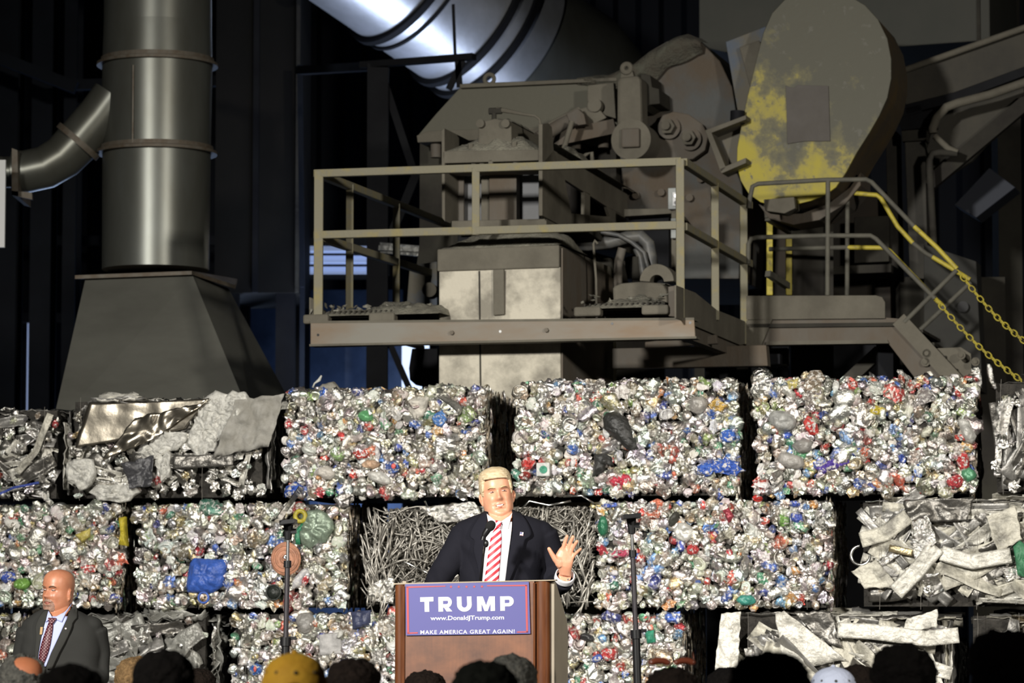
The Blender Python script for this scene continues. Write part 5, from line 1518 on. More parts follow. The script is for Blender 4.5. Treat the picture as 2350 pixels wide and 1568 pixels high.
# ---------------- walkway with stair on the right
vW = FM.vof(pu(1706, 700, UR))
def walkway():
    v = vW
    root = thing('stair_walkway', pv(1720, 700, v), 'steel walkway with round pipe railings and a stair going down right', 'walkway')
    kp = [(1712, 679), (2010, 678), (2024, 682), (2031, 694), (2031, 731), (1712, 734)]
    plate('kick_plate', kp, v, .012, M['dust'], root, .003)
    plate('side_beam', [(1716, 734), (2034, 729), (2068, 732), (2120, 785), (2218, 905), (2128, 905), (2036, 785), (1758, 790), (1757, 798), (1712, 798)], v + .03, .07, M['dust_brown'], root, .004)
    plate('splice_plate', [(1712, 735), (1772, 733), (1745, 798), (1712, 798)], v + .0, .03, M['dust'], root, .003)
    plate('beam_flange', [(1758, 784), (2036, 780), (2040, 788), (1758, 792)], v, .14, M['dust'], root, 0)
    b = MB(); 
    b.bar(pv(2062, 733, v + .0), pv(2222, 905, v + .0), .02, .12); b.build('stair_flange', M['dust'], root)
    # deck and rear beam
    a = pv(1716, 735, v); c = pv(2060, 731, v)
    b = MB(); b.prism([a - Z_ * .03, c - Z_ * .03, c - Z_ * .06, a - Z_ * .06], V_ * 1.0); b.build('deck', M['dust_dark'], root)
    b = MB(); b.prism([a - Z_ * .02, c - Z_ * .02, c - Z_ * .2, a - Z_ * .2], V_ * .05)
    for k in range(5):
        s0 = pv(2085 + 26 * k, 760 + 30 * k, v + .05)
        MB().box(s0 + V_ * .5, U_ * .11, V_ * .48, Z_ * .012).build('stair_tread', M['dust_dark'], root)
    # railings: front line then back line (v + .95)
    def pipe(pts, vv, m, nm='rail_pipe', r=.019):
        split(MB().tube([pv(x, y, vv) for x, y in pts], r, 10).build(nm, m, root), 80)
    g, y_ = M['rail_dark'], M['yellow_pipe']
    pipe([(1719, 478), (1721, 455), (1727, 428), (1740, 422), (1895, 413), (1988, 412), (2000, 418), (2098, 520)], v, g)
    pipe([(2098, 520), (2150, 568), (2196, 617)], v, y_)
    pipe([(1717, 606), (1718, 560), (1724, 548), (1738, 545), (1895, 541), (1998, 541), (2010, 548), (2140, 680)], v, g)
    pipe([(2140, 680), (2145, 686)], v, g)
    vb = v + .95
    pipe([(1760, 500), (1757, 468), (1765, 462), (1900, 445), (1955, 443)], vb, g)
    pipe([(1955, 443), (2012, 448), (2022, 456), (2060, 520), (2095, 558)], vb, y_)
    pipe([(2095, 558), (2125, 582), (2140, 590)], vb, g)
    pipe([(2140, 590), (2180, 614), (2226, 642)], vb, y_)
    pipe([(1765, 572), (1945, 568)], vb, g)
    pipe([(1945, 568), (2030, 569), (2042, 576), (2150, 690), (2168, 705)], vb, y_)
    for x, yt in ((1900, 415), (1945, 446)):
        pipe([(x, yt), (x - 1, 678)], v if x == 1900 else vb, g, 'rail_post')
    pipe([(2075, 740), (2196, 620)], v, g, 'rail_post'); pipe([(2112, 757), (2228, 648)], vb - .2, g, 'rail_post')
    for x in (1766, 1810):
        MB().bar(pv(x, 505 if x < 1800 else 545, vb + .3), pv(x, 678, vb + .3), .05).build('rail_post', y_, root, bevel=.005)
    MB().bar(pv(1762, 500, vb), pv(1815, 532, vb + .4), .05).build('rail_pipe', g, root); MB().bar(pv(1762, 628, vb), pv(1825, 668, vb + .4), .05).build('rail_pipe', g, root)
    # legs
    for x in (1740, 2030):
        q = pv(x, 790, v + .4); MB().bar(Vector((q.x, q.y, 0)), q, .12).build('leg', M['dark'], root)
    # gusset with bolts at the stair foot
    plate('gusset_plate', [(2140, 800), (2205, 797), (2228, 812), (2232, 905), (2160, 905)], v + .12, .02, M['dust'], root, .003)
    for x, y in ((2128, 812), (2125, 832), (2207, 816), (2240, 831)):
        q = pv(x, y, v + .02); split(MB().cyl(q, q - V_ * .03, .034, n=16).cyl(q - V_ * .03, q - V_ * .045, .018, n=10).build('bolt', M['dust'], root))
    return root
walkway()
def chain(x0, y0, x1, y1, v, label, sag=8):
    b = MB(); a = pv(x0, y0, v); c = pv(x1, y1, v - .3)
    L = (c - a).length; n = int(L / .052)
    d = (c - a).normalized(); side = d.cross(V_).normalized()
    for i in range(n):
        s = (i + .5) / n; p = a.lerp(c, s) - Z_ * (.05 * math.sin(math.pi * s))
        nrm = V_ if i % 2 else (V_ * .35 + side).normalized()
        w = d.cross(nrm).normalized()
        pts = []
        for k in range(12):
            t = 2 * math.pi * k / 12
            pts.append(p + d * (.034 * math.cos(t)) + w * (.019 * math.sin(t)))
        pts.append(pts[0]); b.tube(pts, .0052, 5, caps=False)
    o = b.build('safety_chain', M['yellow_pipe'], None, True); tag(o, label, 'chain')
chain(2197, 620, 2372, 800, vW, 'upper yellow chain hanging from the stair handrail')
chain(2146, 686, 2350, 878, vW, 'lower yellow chain hanging from the stair middle rail')

# ------------------------------------------------------------------ podium
def wood_mat():
    m = bpy.data.materials.new('mahogany_veneer'); m.use_nodes = True
    nt = m.node_tree; N = nt.nodes; L = nt.links; b = N['Principled BSDF']; b.inputs['Roughness'].default_value = .38
    tc = N.new('ShaderNodeTexCoord'); mp = N.new('ShaderNodeMapping'); mp.inputs['Scale'].default_value = (3.2, 3.2, 4.5); L.new(tc.outputs['Object'], mp.inputs['Vector'])
    n = N.new('ShaderNodeTexNoise'); n.inputs['Scale'].default_value = 1.6; n.inputs['Detail'].default_value = 8; n.inputs['Roughness'].default_value = .6; L.new(mp.outputs[0], n.inputs['Vector'])
    cr = N.new('ShaderNodeValToRGB'); e = cr.color_ramp.elements
    e[0].position = .3; e[0].color = (.075, .028, .014, 1); e[1].position = .7; e[1].color = (.215, .080, .032, 1); L.new(n.outputs['Fac'], cr.inputs[0])
    mp2 = N.new('ShaderNodeMapping'); mp2.inputs['Scale'].default_value = (90, 90, 6); L.new(tc.outputs['Object'], mp2.inputs['Vector'])
    n2 = N.new('ShaderNodeTexNoise'); n2.inputs['Scale'].default_value = 1; n2.inputs['Detail'].default_value = 4; L.new(mp2.outputs[0], n2.inputs['Vector'])
    mx = N.new('ShaderNodeMix'); mx.data_type = 'RGBA'; mx.blend_type = 'MULTIPLY'; mx.inputs[0].default_value = .35
    L.new(cr.outputs[0], mx.inputs[6]); L.new(n2.outputs['Fac'], mx.inputs[7]); L.new(mx.outputs[2], b.inputs['Base Color'])
    return m
M['wood'] = wood_mat()
M['wood_dark'] = mat('mahogany_column', (.085, .028, .011), .25, 0, (14, 5), None, col2=(.135, .048, .018), stretch=(3, 3, .3), coat=.3)
FPD = Frame((wx(905, 15.6), 15.6), 9.0)
def podium():
    F = FPD; v = 0.0
    c = F.pv(1085, 1340, v)
    root = thing('podium', F.w(.38, .25, STAGE_Z), 'mahogany speaker podium with rounded corner columns on the stage', 'podium')
    tl, tr = F.pv(928, 1341, v), F.pv(1226, 1334, v)
    zb = STAGE_Z + .0
    b = MB(); b.prism([tl, tr, Vector((tr.x, tr.y, zb + .1)), Vector((tl.x, tl.y, zb + .1))], F.V * .02); b.build('front_panel', M['wood'], root)
    def column(x0, x1, yt, nm='corner_column'):
        a = F.pv(x0, yt, v); c = F.pv(x1, yt - .5, v); r = (F.uof(c) - F.uof(a)) / 2
        ct = (a + c) / 2 + F.V * r
        n = 28; ring = []
        for k in range(n):
            t = 2 * math.pi * k / n; ct_, st = math.cos(t), math.sin(t)
            ring.append((r * (abs(ct_) ** .8) * (1 if ct_ > 0 else -1), r * 1.0 * (abs(st) ** .8) * (1 if st > 0 else -1)))
        rows = []
        for z in (ct.z, zb + .1):
            rows.append([Vector((ct.x, ct.y, z)) + F.U * x + F.V * y for x, y in ring])
        split(MB().loft(rows).build(nm, M['wood_dark'], root), 50)
    column(905, 930, 1341); column(1224, 1262, 1333)
    MB().bar(F.pv(926, 1346, v - .004), Vector((F.pv(926, 1346, v - .004).x, F.pv(926, 1346, v - .004).y, zb + .1)), .012).build('bead', M['wood_dark'], root)
    MB().bar(F.pv(1226, 1338, v - .004), Vector((F.pv(1226, 1338, v - .004).x, F.pv(1226, 1338, v - .004).y, zb + .1)), .010).build('bead', M['wood_dark'], root)
    # thin top edge and sloping reading desk
    b = MB(); b.prism([F.pv(903, 1339, v - .004), F.pv(1275, 1330.5, v - .004), F.pv(1275, 1333, v - .004), F.pv(903, 1342, v - .004)], F.V * .06)
    b.build('top_edge', mat('pale_top_edge', (.30, .24, .16), .5), root)
    uR = F.uof(F.pv(1262, 1333, v)); uL = F.uof(F.pv(906, 1341, v)); zt = F.pv(1262, 1333, v).z
    D = .50
    prof = [(.035, 0), (.06, .0), (.12, -.02), (.24, -.08), (.36, -.135), (.46, -.19), (.50, -.25), (.50, -(zt - zb - .1)), (.035, -(zt - zb - .1))]
    greyp = mat('grey_brown_side_panel', (.34, .29, .215), .6, 0, (3, 6), None, col2=(.28, .24, .18))
    for u, nm in ((uR - .003, 'side_panel'), (uL + .03, 'side_panel')):
        b = MB(); b.prism([F.w(u, a, zt + z) for a, z in prof], F.U * .02); b.build(nm, greyp, root, bevel=.003)
    b = MB(); b.prism([F.w(uL + .03, .06, zt - .02), F.w(uL + .03, .44, zt - .17), F.w(uL + .03, .44, zt - .19), F.w(uL + .03, .06, zt - .04)], F.U * (uR - uL - .05)); b.build('reading_desk', M['wood_dark'], root)
    b = MB(); b.box(F.w((uL + uR) / 2, D / 2, zb + .05), F.U * ((uR - uL) / 2 + .03), F.V * (D / 2 + .03), Vector((0, 0, .05))); b.build('plinth', M['wood_dark'], root, bevel=.006)
    return root
podium()

# ------------------------------------------------------------------ the sign
def sign():
    F = FPD; v = -.012
    tl, tr, br, bl = F.pv(930, 1341, v), F.pv(1213.5, 1335.5, v), F.pv(1217, 1455, v), F.pv(931.5, 1459, v)
    U = (tr - tl).normalized(); Wd = (tr - tl).length; Hh = (tl - bl).length
    nrm = -F.V; Dn = (bl - tl).normalized()
    root = thing('campaign_sign', tl.lerp(br, .5), 'blue rectangular sign with large white lettering mounted on the podium front', 'sign')
    blue = mat('sign_blue', (.062, .060, .235), .5); red = mat('sign_red', (.38, .04, .045), .5); white = mat('sign_white', (.72, .72, .74), .5)
    b = MB(); b.prism([tl, tr, br, bl], F.V * .008); b.build('panel', blue, root)
    # position by sign coordinates taken in a 2350 x 1347 crop of the sign
    def S(x, y, off=.0008):
        # crop pixel -> photo pixel -> sign plane
        return F.pv(880 + x * 450 / 2350, 1310 + y * 450 / 2350, v - off)
    th = nrm * .0008
    b = MB()
    for pl in ([(275, 190), (745, 181), (745, 192), (275, 208)], [(1240, 176), (1722, 168), (1722, 186), (1240, 188)], [(275, 190), (300, 195), (308, 755), (285, 760)],
               [(1698, 172), (1722, 170), (1733, 742), (1711, 742)], [(287, 742), (411, 738), (411, 753), (287, 760)], [(1600, 730), (1733, 726), (1733, 742), (1600, 744)]):
        MB().prism([S(x, y) for x, y in pl], th).build('red_border', red, root)
    pass
    def star(cx, cy, r):
        pts = []
        for i in range(10):
            t = -math.pi / 2 + math.pi * i / 5; rr = r if i % 2 == 0 else r * .42
            pts.append((cx + rr * math.cos(t), cy + rr * math.sin(t)))
        return pts
    for cx, cy in ((810, 194), (903, 194), (996, 193), (1089, 192), (1181, 191)):
        MB().prism([S(x, y) for x, y in star(cx, cy, 20)], th).build('star', red, root)
    def letter(polys):
        b = MB()
        for pl in polys: b.prism([S(x, y, .0012) for x, y in pl], nrm * .001)
        b.build('letter', white, root)
    letter([[(440, 320), (598, 316), (599, 369), (441, 374)], [(491, 374), (547, 372), (550, 493), (495, 494)]])
    def arc(cx, cy, rx0, ry0, rx1, ry1, a0, a1, n=10):
        out = [(cx + rx1 * math.cos(math.radians(a0 + (a1 - a0) * i / n)), cy + ry1 * math.sin(math.radians(a0 + (a1 - a0) * i / n))) for i in range(n + 1)]
        out += [(cx + rx0 * math.cos(math.radians(a1 + (a0 - a1) * i / n)), cy + ry0 * math.sin(math.radians(a1 + (a0 - a1) * i / n))) for i in range(n + 1)]
        return out
    # R
    letter([[(657, 317), (713, 316), (716, 491), (660, 492)], [(712, 316), (765, 315), (765, 362), (713, 363)], [(713, 402), (765, 401), (765, 444), (714, 445)],
            arc(763, 379, 12, 19, 57, 64, -90, 90), [(722, 438), (772, 430), (826, 488), (758, 490)]])
    # U
    letter([[(880, 313), (935, 312), (938, 410), (882, 411)], [(1000, 311), (1054, 310), (1058, 408), (1004, 410)], arc(970, 408, 33, 36, 88, 84, 0, 180, 16)])
    # M
    letter([[(1121, 311), (1190, 310), (1230, 415), (1268, 309), (1335, 308), (1338, 482), (1285, 484), (1283, 395), (1250, 484), (1212, 485), (1176, 398), (1177, 486), (1124, 488)]])
    # P
    letter([[(1398, 309), (1453, 308), (1456, 481), (1401, 482)], [(1452, 308), (1502, 307), (1502, 349), (1453, 350)], [(1453, 390), (1502, 389), (1502, 428), (1454, 429)], arc(1500, 368, 11, 21, 62, 61, -90, 90)])
    # small lines of text with Blender's own font, made bold
    def text(s, x0, x1, ybase, cap_h, bold, ls=1.0, slope=0.0):
        cu = bpy.data.curves.new('t', 'FONT'); cu.body = s; cu.size = 1; cu.offset = bold; cu.space_character = ls; cu.resolution_u = 3
        o = bpy.data.objects.new('t', cu); COL.objects.link(o)
        dg = bpy.context.evaluated_depsgraph_get(); dg.update()
        me = bpy.data.meshes.new_from_object(o.evaluated_get(dg)); bpy.data.objects.remove(o)
        co = [tuple(v_.co) for v_ in me.vertices]; xs = [c[0] for c in co]
        mnx, mxx = min(xs), max(xs); k = (x1 - x0) / (mxx - mnx)
        sy = cap_h / .70
        b = MB(); vs = []
        for x, y, z in co:
            X = x0 + (x - mnx) * k
            vs.append(S(X, ybase + slope * (X - x0) - y * sy, .0014))
        fs = [tuple(p.vertices) for p in me.polygons]
        b.add(vs, fs)
        return b.build('lettering', white, root, fix=False)
    text('www.DonaldJTrump.com', 563, 1445, 594, 50, .014, .98, -.011)
    text('MAKE AMERICA GREAT AGAIN!', 443, 1572, 762, 46, .010, 1.12, -.0105)
sign()

# ------------------------------------------------------------------ microphone
def mic():
    F = FPD
    root = thing('microphone', F.w(.42, .1, 1.9), 'black gooseneck microphone on the podium in front of the tie', 'microphone')
    Y = 15.72
    a, c = P(1110.5, 1228, Y), P(1128.5, 1202, Y)
    d = (c - a).normalized()
    b = MB(); b.ellipsoid(P(1125.5, 1207.5, Y), .024, .024, .029, 20, 14, rot=d.to_track_quat('Z', 'Y').to_matrix()); split(b.build('foam_windscreen', M['blackrough'], root), 80)
    split(MB().tube([P(1109.5, 1234, Y), P(1113, 1226, Y), P(1121, 1214, Y)], [.010, .0155, .017], 16).build('mic_body', M['black'], root), 60)
    split(MB().tube([P(1107.5, 1240, Y), P(1110, 1232, Y)], .012, 12).build('shock_mount', M['black'], root), 60)
    split(MB().ellipsoid(P(1115.5, 1248, Y), .013, .012, .019, 14, 10).build('clip', M['black'], root), 80)
    split(MB().tube([P(1112, 1255, Y), P(1107, 1290, Y + .01), P(1103, 1325, Y + .03), P(1100, 1352, Y + .08)], [.007, .006, .006, .007], 10).build('gooseneck', M['black'], root), 80)
    split(MB().tube([P(1108.5, 1262, Y - .01), P(1108.5, 1275, Y - .01), P(1110, 1256, Y - .01)], .002, 5).build('clamp_screw', M['chrome'], root), 80)
mic()

# ------------------------------------------------------------------ teleprompter stands
def prompter(px_top, px_bot, py_top, Y, label, y1, y2, glass=False, tilt=0):
    t = P(px_top, py_top + 12, Y); bt = P(px_bot, 1568, Y)
    base = Vector((bt.x + (bt.x - t.x) * .8, Y, STAGE_Z if abs(bt.x) < 3 else 0))
    root = thing('teleprompter_stand', base, label, 'stand')
    A = lambda py: P(px_top + (px_bot - px_top) * (py - py_top) / (1568 - py_top), py, Y)
    split(MB().cyl(A(py_top + 35), A(y1), .0075, n=12).build('upper_rod', M['duct_ring2'], root), 60)
    split(MB().cyl(A(y1), A(y2), .012, n=14).build('middle_tube', M['stand'], root), 60)
    split(MB().cyl(A(y2), base, .019, n=14).build('lower_tube', M['black'], root), 60)
    split(MB().cyl(A(y1 - 3), A(y1 + 13), .018, n=14).build('clamp_collar', M['black'], root), 60)
    split(MB().cyl(A(y2 - 2), A(y2 + 18), .026, n=14).build('clamp_collar', M['black'], root), 60)
    MB().box(A(y2) + Vector((.03, 0, 0)), Vector((.02, 0, 0)), Vector((0, .008, 0)), Vector((0, 0, .008))).build('clamp_knob', M['black'], root, bevel=.003)
    MB().tube([A(py_top + 40), A(py_top + 5)], [.016, .024], 10).box(A(py_top + 20) + Vector((.018, 0, 0)), Vector((.02, 0, 0)), Vector((0, .015, 0)), Vector((0, 0, .012))).build('swivel_head', M['black'], root, bevel=.002)
    c = A(py_top)
    MB().box(c, Vector((.043 if not glass else .036, 0, .004 + tilt)), Vector((0, .09, 0)), Vector((0, 0, .011))).build('top_plate', M['black'], root, bevel=.003)
    for k in range(3):
        an = 2 * math.pi * k / 3 + .5
        MB().tube([base + Vector((0, 0, .35)), base + Vector((math.cos(an) * .35, math.sin(an) * .35, .015))], .012, 8).build('leg', M['black'], root)
    if glass:
        g = mat('prompter_glass', (.9, .95, .95), .02, 0, trans=1.0)
        p0 = P(634, 1199, Y); p1 = P(692, 1118, Y)
        b = MB(); e = (p1 - p0).normalized(); w = Vector((.02, 1, 0)).normalized(); nn = e.cross(w)
        b.box((p0 + p1) / 2, e * ((p1 - p0).length / 2), w * .13, nn * .0012); b.build('prompter_glass', g, root)
M['duct_ring2'] = mat('grey_rod', (.22, .22, .22), .35, .8)
M['stand'] = mat('dark_grey_tube', (.06, .055, .06), .35, .6)
prompter(662, 653.5, 1199, 15.0, 'black teleprompter stand left of the podium in front of the orange disc', 1290, 1465, True)
prompter(1448.5, 1464, 1186, 15.0, 'black teleprompter stand right of the podium', 1266, 1448)

# ------------------------------------------------------------------ people
def interp(tab, z, c):
    """smooth interpolation in table rows (key, ...)"""
    ks = [r[0] for r in tab]; vs = [r[c] for r in tab]
    if z <= ks[0]: return vs[0]
    if z >= ks[-1]: return vs[-1]
    i = max(k for k in range(len(ks) - 1) if ks[k] <= z)
    t = (z - ks[i]) / (ks[i + 1] - ks[i])
    m = []
    for j in (i, i + 1):
        a = max(0, j - 1); b_ = min(len(ks) - 1, j + 1)
        m.append((vs[b_] - vs[a]) / (ks[b_] - ks[a]) if b_ != a else 0)
    h = ks[i + 1] - ks[i]
    return (2 * t ** 3 - 3 * t ** 2 + 1) * vs[i] + (t ** 3 - 2 * t ** 2 + t) * h * m[0] + (-2 * t ** 3 + 3 * t ** 2) * vs[i + 1] + (t ** 3 - t ** 2) * h * m[1]

HEAD = [(-.012, .012, .050, .020), (0, .032, .070, .030), (.014, .049, .080, .045), (.034, .060, .083, .062), (.055, .066, .085, .076), (.085, .070, .086, .088), (.12, .073, .083, .098),
        (.148, .075, .089, .103), (.178, .075, .086, .102), (.205, .068, .075, .090), (.224, .052, .056, .068), (.235, .030, .032, .040), (.240, .006, .006, .008)]
HEAVY = [(-.012, .020, .052, .020), (0, .044, .070, .032), (.014, .060, .082, .05), (.034, .070, .086, .064), (.055, .074, .087, .078), (.085, .075, .087, .090), (.12, .075, .084, .098),
         (.148, .076, .090, .103), (.178, .075, .088, .102), (.205, .068, .077, .090), (.224, .052, .058, .068), (.235, .030, .032, .040), (.240, .006, .006, .008)]
FACE = [(0, .094, .019, .0100, .0105), (0, .107, .013, .0075, .013), (0, .124, .007, .0065, .014), (.012, .090, .007, .0060, .006), (-.012, .090, .007, .0060, .006),
        (.031, .129, -.011, .014, .0085), (-.031, .129, -.011, .014, .0085), (.030, .146, .0055, .019, .006), (-.030, .146, .0055, .019, .006), (0, .148, -.002, .006, .008),
        (.043, .094, .006, .016, .014), (-.043, .094, .006, .016, .014), (0, .064, .0065, .020, .0045), (0, .049, .0065, .017, .0050), (0, .0565, -.006, .019, .0025),
        (0, .036, -.005, .018, .006), (0, .016, .008, .017, .011), (.030, .066, -.004, .004, .014), (-.030, .066, -.004, .004, .014), (.020, .077, -.003, .004, .006), (-.020, .077, -.003, .004, .006)]
def head_pts(tab, face, nz=90, na=110, z0=-.012, z1=.240, off=None, e=2.15):
    rows = []
    for i in range(nz + 1):
        s = i / nz; z = z0 + (z1 - z0) * (1 - (1 - s) ** 1.35 if s > .5 else s * (1 - .5 ** 1.35) / .5)
        w, f, b_ = interp(tab, z, 1), interp(tab, z, 2), interp(tab, z, 3)
        row = []
        for k in range(na):
            t = 2 * math.pi * k / na
            c, sn = math.cos(t), math.sin(t)
            x = w * abs(c) ** (2 / e) * (1 if c > 0 else -1)
            dep = f if sn < 0 else b_
            y = dep * abs(sn) ** (2 / e) * (1 if sn > 0 else -1)
            p = Vector((x, y, z))
            if sn < 0:
                fr = max(0, -y / f) ** .8
                for gx, gz, am, sx, sz in face:
                    q = ((x - gx) / sx) ** 2 + ((z - gz) / sz) ** 2
                    if q < 12: p.y -= am * math.exp(-q / 2) * fr
            if off:
                o = off(p, t); n = Vector((p.x / .075, (p.y - .005) / .09, (p.z - .12) / .12)).normalized()
                p = p + n * o
            row.append(p)
        rows.append(row)
    return rows
def add_head(mb, rows, Mx):
    mb.loft([[Mx @ p for p in r] for r in rows], caps=True)
def add_ears(mb, Mx, s=1.0, out=.079):
    for sx in (-1, 1):
        R = Matrix.Rotation(sx * .35, 3, 'Z') @ Matrix.Rotation(-.12, 3, 'X')
        c = Vector((sx * out, .012, .103))
        rot = Mx.to_3x3() @ R
        mb.ellipsoid(Mx @ c, .0075 * s, .019 * s, .031 * s, 14, 12, rot=rot)
        mb.ring(Mx @ (c + Vector((sx * .004, 0, .004))), rot @ Vector((1, 0, 0)), .019 * s, .0048 * s, 18, 8, arc=(0, 2 * math.pi))
        mb.ellipsoid(Mx @ (c + Vector((-sx * .002, -.008, -.026))), .006, .008, .009, 10, 8, rot=rot)

def skin_mat(name, col, col2, r=.42):
    return mat(name, col, r, 0, (16, 5), (120, .05), col2=col2, sss=.25, thr=(.35, .7))

class Torso:
    """rings: (py, xl, xr, front, back) in photo pixels at depth Yc"""
    def __init__(s, rings, Yc, e=2.4):
        s.Yc = Yc; s.e = e; s.t = []
        for py, xl, xr, f, b_ in rings:
            a, c = P(xl, py, Yc), P(xr, py, Yc)
            s.t.append((-a.z, (a.x + c.x) / 2, (c.x - a.x) / 2, f, b_))
    def ring(s, z, n=56, k=1.0):
        cx, w, f, b_ = [interp(s.t, -z, i) for i in (1, 2, 3, 4)]
        out = []
        for j in range(n):
            t = 2 * math.pi * j / n; c, sn = math.cos(t), math.sin(t)
            out.append(Vector((cx + k * w * abs(c) ** (2 / s.e) * (1 if c > 0 else -1), s.Yc + k * (f if sn < 0 else b_) * abs(sn) ** (2 / s.e) * (1 if sn > 0 else -1), z)))
        return out
    def loft(s, mb, n=40, k=1.0, z_top=None, z_bot=None):
        zt = -s.t[0][0] if z_top is None else z_top; zb = -s.t[-1][0] if z_bot is None else z_bot
        mb.loft([s.ring(zb + (zt - zb) * i / n, 56, k) for i in range(n + 1)])
    def yf(s, x, z):
        cx, w, f = [interp(s.t, -z, i) for i in (1, 2, 3)]
        q = min(.995, abs((x - cx) / w))
        return s.Yc - f * (1 - q ** s.e) ** (1 / s.e)
    def panel(s, name, rows_px, m, parent, off=.006, n=26, k=10, bulge=0.0, solid=.003, edge=0.0):
        ys = [r[0] for r in rows_px]; rows = []
        for i in range(n + 1):
            py = ys[0] + (ys[-1] - ys[0]) * i / n
            xl = interp([(r[0], r[1]) for r in rows_px], py, 1); xr = interp([(r[0], r[2]) for r in rows_px], py, 1)
            row = []
            for j in range(k + 1):
                t = j / k; q = P(xl + (xr - xl) * t, py, s.Yc - .12)
                o = off + bulge * math.sin(math.pi * t) + edge * t
                row.append(Vector((q.x, s.yf(q.x, q.z) - o, q.z)))
            rows.append(row)
        return MB().grid(rows).build(name, m, parent, smooth=True, fix=False, solid=solid)
    def patch(s, name, quad, m, parent, off=.012, solid=.004, n=6):
        """quad of 4 px points tl,tr,br,bl"""
        rows = []
        for i in range(n + 1):
            a = Vector((*quad[0], 0)).lerp(Vector((*quad[3], 0)), i / n); c = Vector((*quad[1], 0)).lerp(Vector((*quad[2], 0)), i / n); row = []
            for j in range(n + 1):
                p = a.lerp(c, j / n); q = P(p.x, p.y, s.Yc - .12); row.append(Vector((q.x, s.yf(q.x, q.z) - off, q.z)))
            rows.append(row)
        return MB().grid(rows).build(name, m, parent, smooth=True, fix=False, solid=solid)

def cut_opening(o, rows_px, Yc, py_top, margin=1.5):
    """open the jacket front where the shirt shows"""
    import bmesh
    bm = bmesh.new(); bm.from_mesh(o.data); base = base_of(o.parent); kill = []
    c_, s_ = math.cos(PITCH), math.sin(PITCH)
    for v_ in bm.verts:
        w = v_.co + base
        if w.y > Yc - .02: continue
        d = w - CAMP; dep = d.y * c_ + d.z * s_; up = -d.y * s_ + d.z * c_
        px = 1175 + FP * d.x / dep; py = 784 - FP * up / dep
        if py < py_top or py > rows_px[-1][0]: continue
        xl = interp([(r[0], r[1]) for r in rows_px], py, 1) + margin; xr = interp([(r[0], r[2]) for r in rows_px], py, 1) - margin
        if xl < px < xr: kill.append(v_)
    bmesh.ops.delete(bm, geom=kill, context='VERTS'); bm.to_mesh(o.data); bm.free()

def finger(mb, pts, r0, r1):
    n = len(pts); mb.tube(pts, [r0 + (r1 - r0) * i / (n - 1) for i in range(n)], 10)
    mb.ellipsoid(pts[-1], r1, r1, r1, 10, 8)
def open_hand(mb, Y):
    """raised open palm facing the viewer, joints measured on the photograph"""
    H = lambda x, y, dy=0: P(x, y, Y + dy)
    finger(mb, [H(1292, 1272, 0), H(1292.5, 1257, -.004), H(1297, 1243, -.012), H(1301.3, 1231.5, -.022)], .0116, .0088)
    finger(mb, [H(1303, 1275, 0), H(1304.5, 1258, -.004), H(1309.5, 1244, -.014), H(1314.8, 1232.5, -.026)], .0116, .0088)
    finger(mb, [H(1308, 1280, 0), H(1311, 1265, -.004), H(1317.5, 1253, -.014), H(1324, 1243, -.026)], .0110, .0084)
    finger(mb, [H(1310, 1288, 0), H(1317, 1275, -.004), H(1325, 1267, -.012), H(1332.3, 1260.5, -.022)], .0098, .0075)
    finger(mb, [H(1287, 1300, -.004), H(1274, 1284, -.014), H(1266.5, 1272, -.020), H(1260, 1260, -.024)], .0170, .0098)
    rings = []
    for (x, y, w, d, dy, ang) in [(1297.5, 1322, .030, .022, .03, .15), (1296.5, 1312, .031, .020, .015, .15), (1294.5, 1301, .040, .020, .004, .1), (1294, 1290, .046, .019, 0, .12), (1296, 1279, .047, .016, 0, .3), (1300, 1268, .041, .013, 0, .42), (1302, 1261, .033, .010, 0, .42)]:
        c = H(x, y, dy); ux = Vector((math.cos(ang), 0, -math.sin(ang)))
        rings.append([c + ux * (w * math.cos(2 * math.pi * k / 20)) + Vector((0, 1, 0)) * (d * math.sin(2 * math.pi * k / 20)) for k in range(20)])
    mb.loft(rings)
    mb.ellipsoid(H(1283, 1291, -.010), .022, .015, .026, 14, 10)      # ball of the thumb
def rest_hand(mb, w, d, side=1):
    """slightly curled hand lying palm down, wrist w, pointing along d"""
    d = Vector(d).normalized(); s = d.cross(Vector((0, 0, 1))).normalized()
    rings = []
    for t, ww, h in ((-.05, .028, .021), (-.01, .029, .019), (.03, .038, .016), (.07, .041, .014), (.095, .036, .011)):
        c = w + d * t
        rings.append([c + s * (ww * math.cos(2 * math.pi * k / 18)) + Vector((0, 0, 1)) * (h * math.sin(2 * math.pi * k / 18)) for k in range(18)])
    mb.loft(rings)
    for i, L in enumerate((.068, .076, .070, .055)):
        o = (i - 1.5) * .021 * side; a = w + d * .085 + s * o
        finger(mb, [a, a + d * (L * .45) + s * (o * .15) + Vector((0, 0, .006)), a + d * (L * .8) + s * (o * .25) - Vector((0, 0, .004)), a + d * L + s * (o * .28) - Vector((0, 0, .016))], .0098, .0076)
    a = w + d * .02 - s * (.03 * side)
    finger(mb, [a, a + d * .035 - s * (.020 * side), a + d * .065 - s * (.026 * side) - Vector((0, 0, .008))], .0130, .0088)

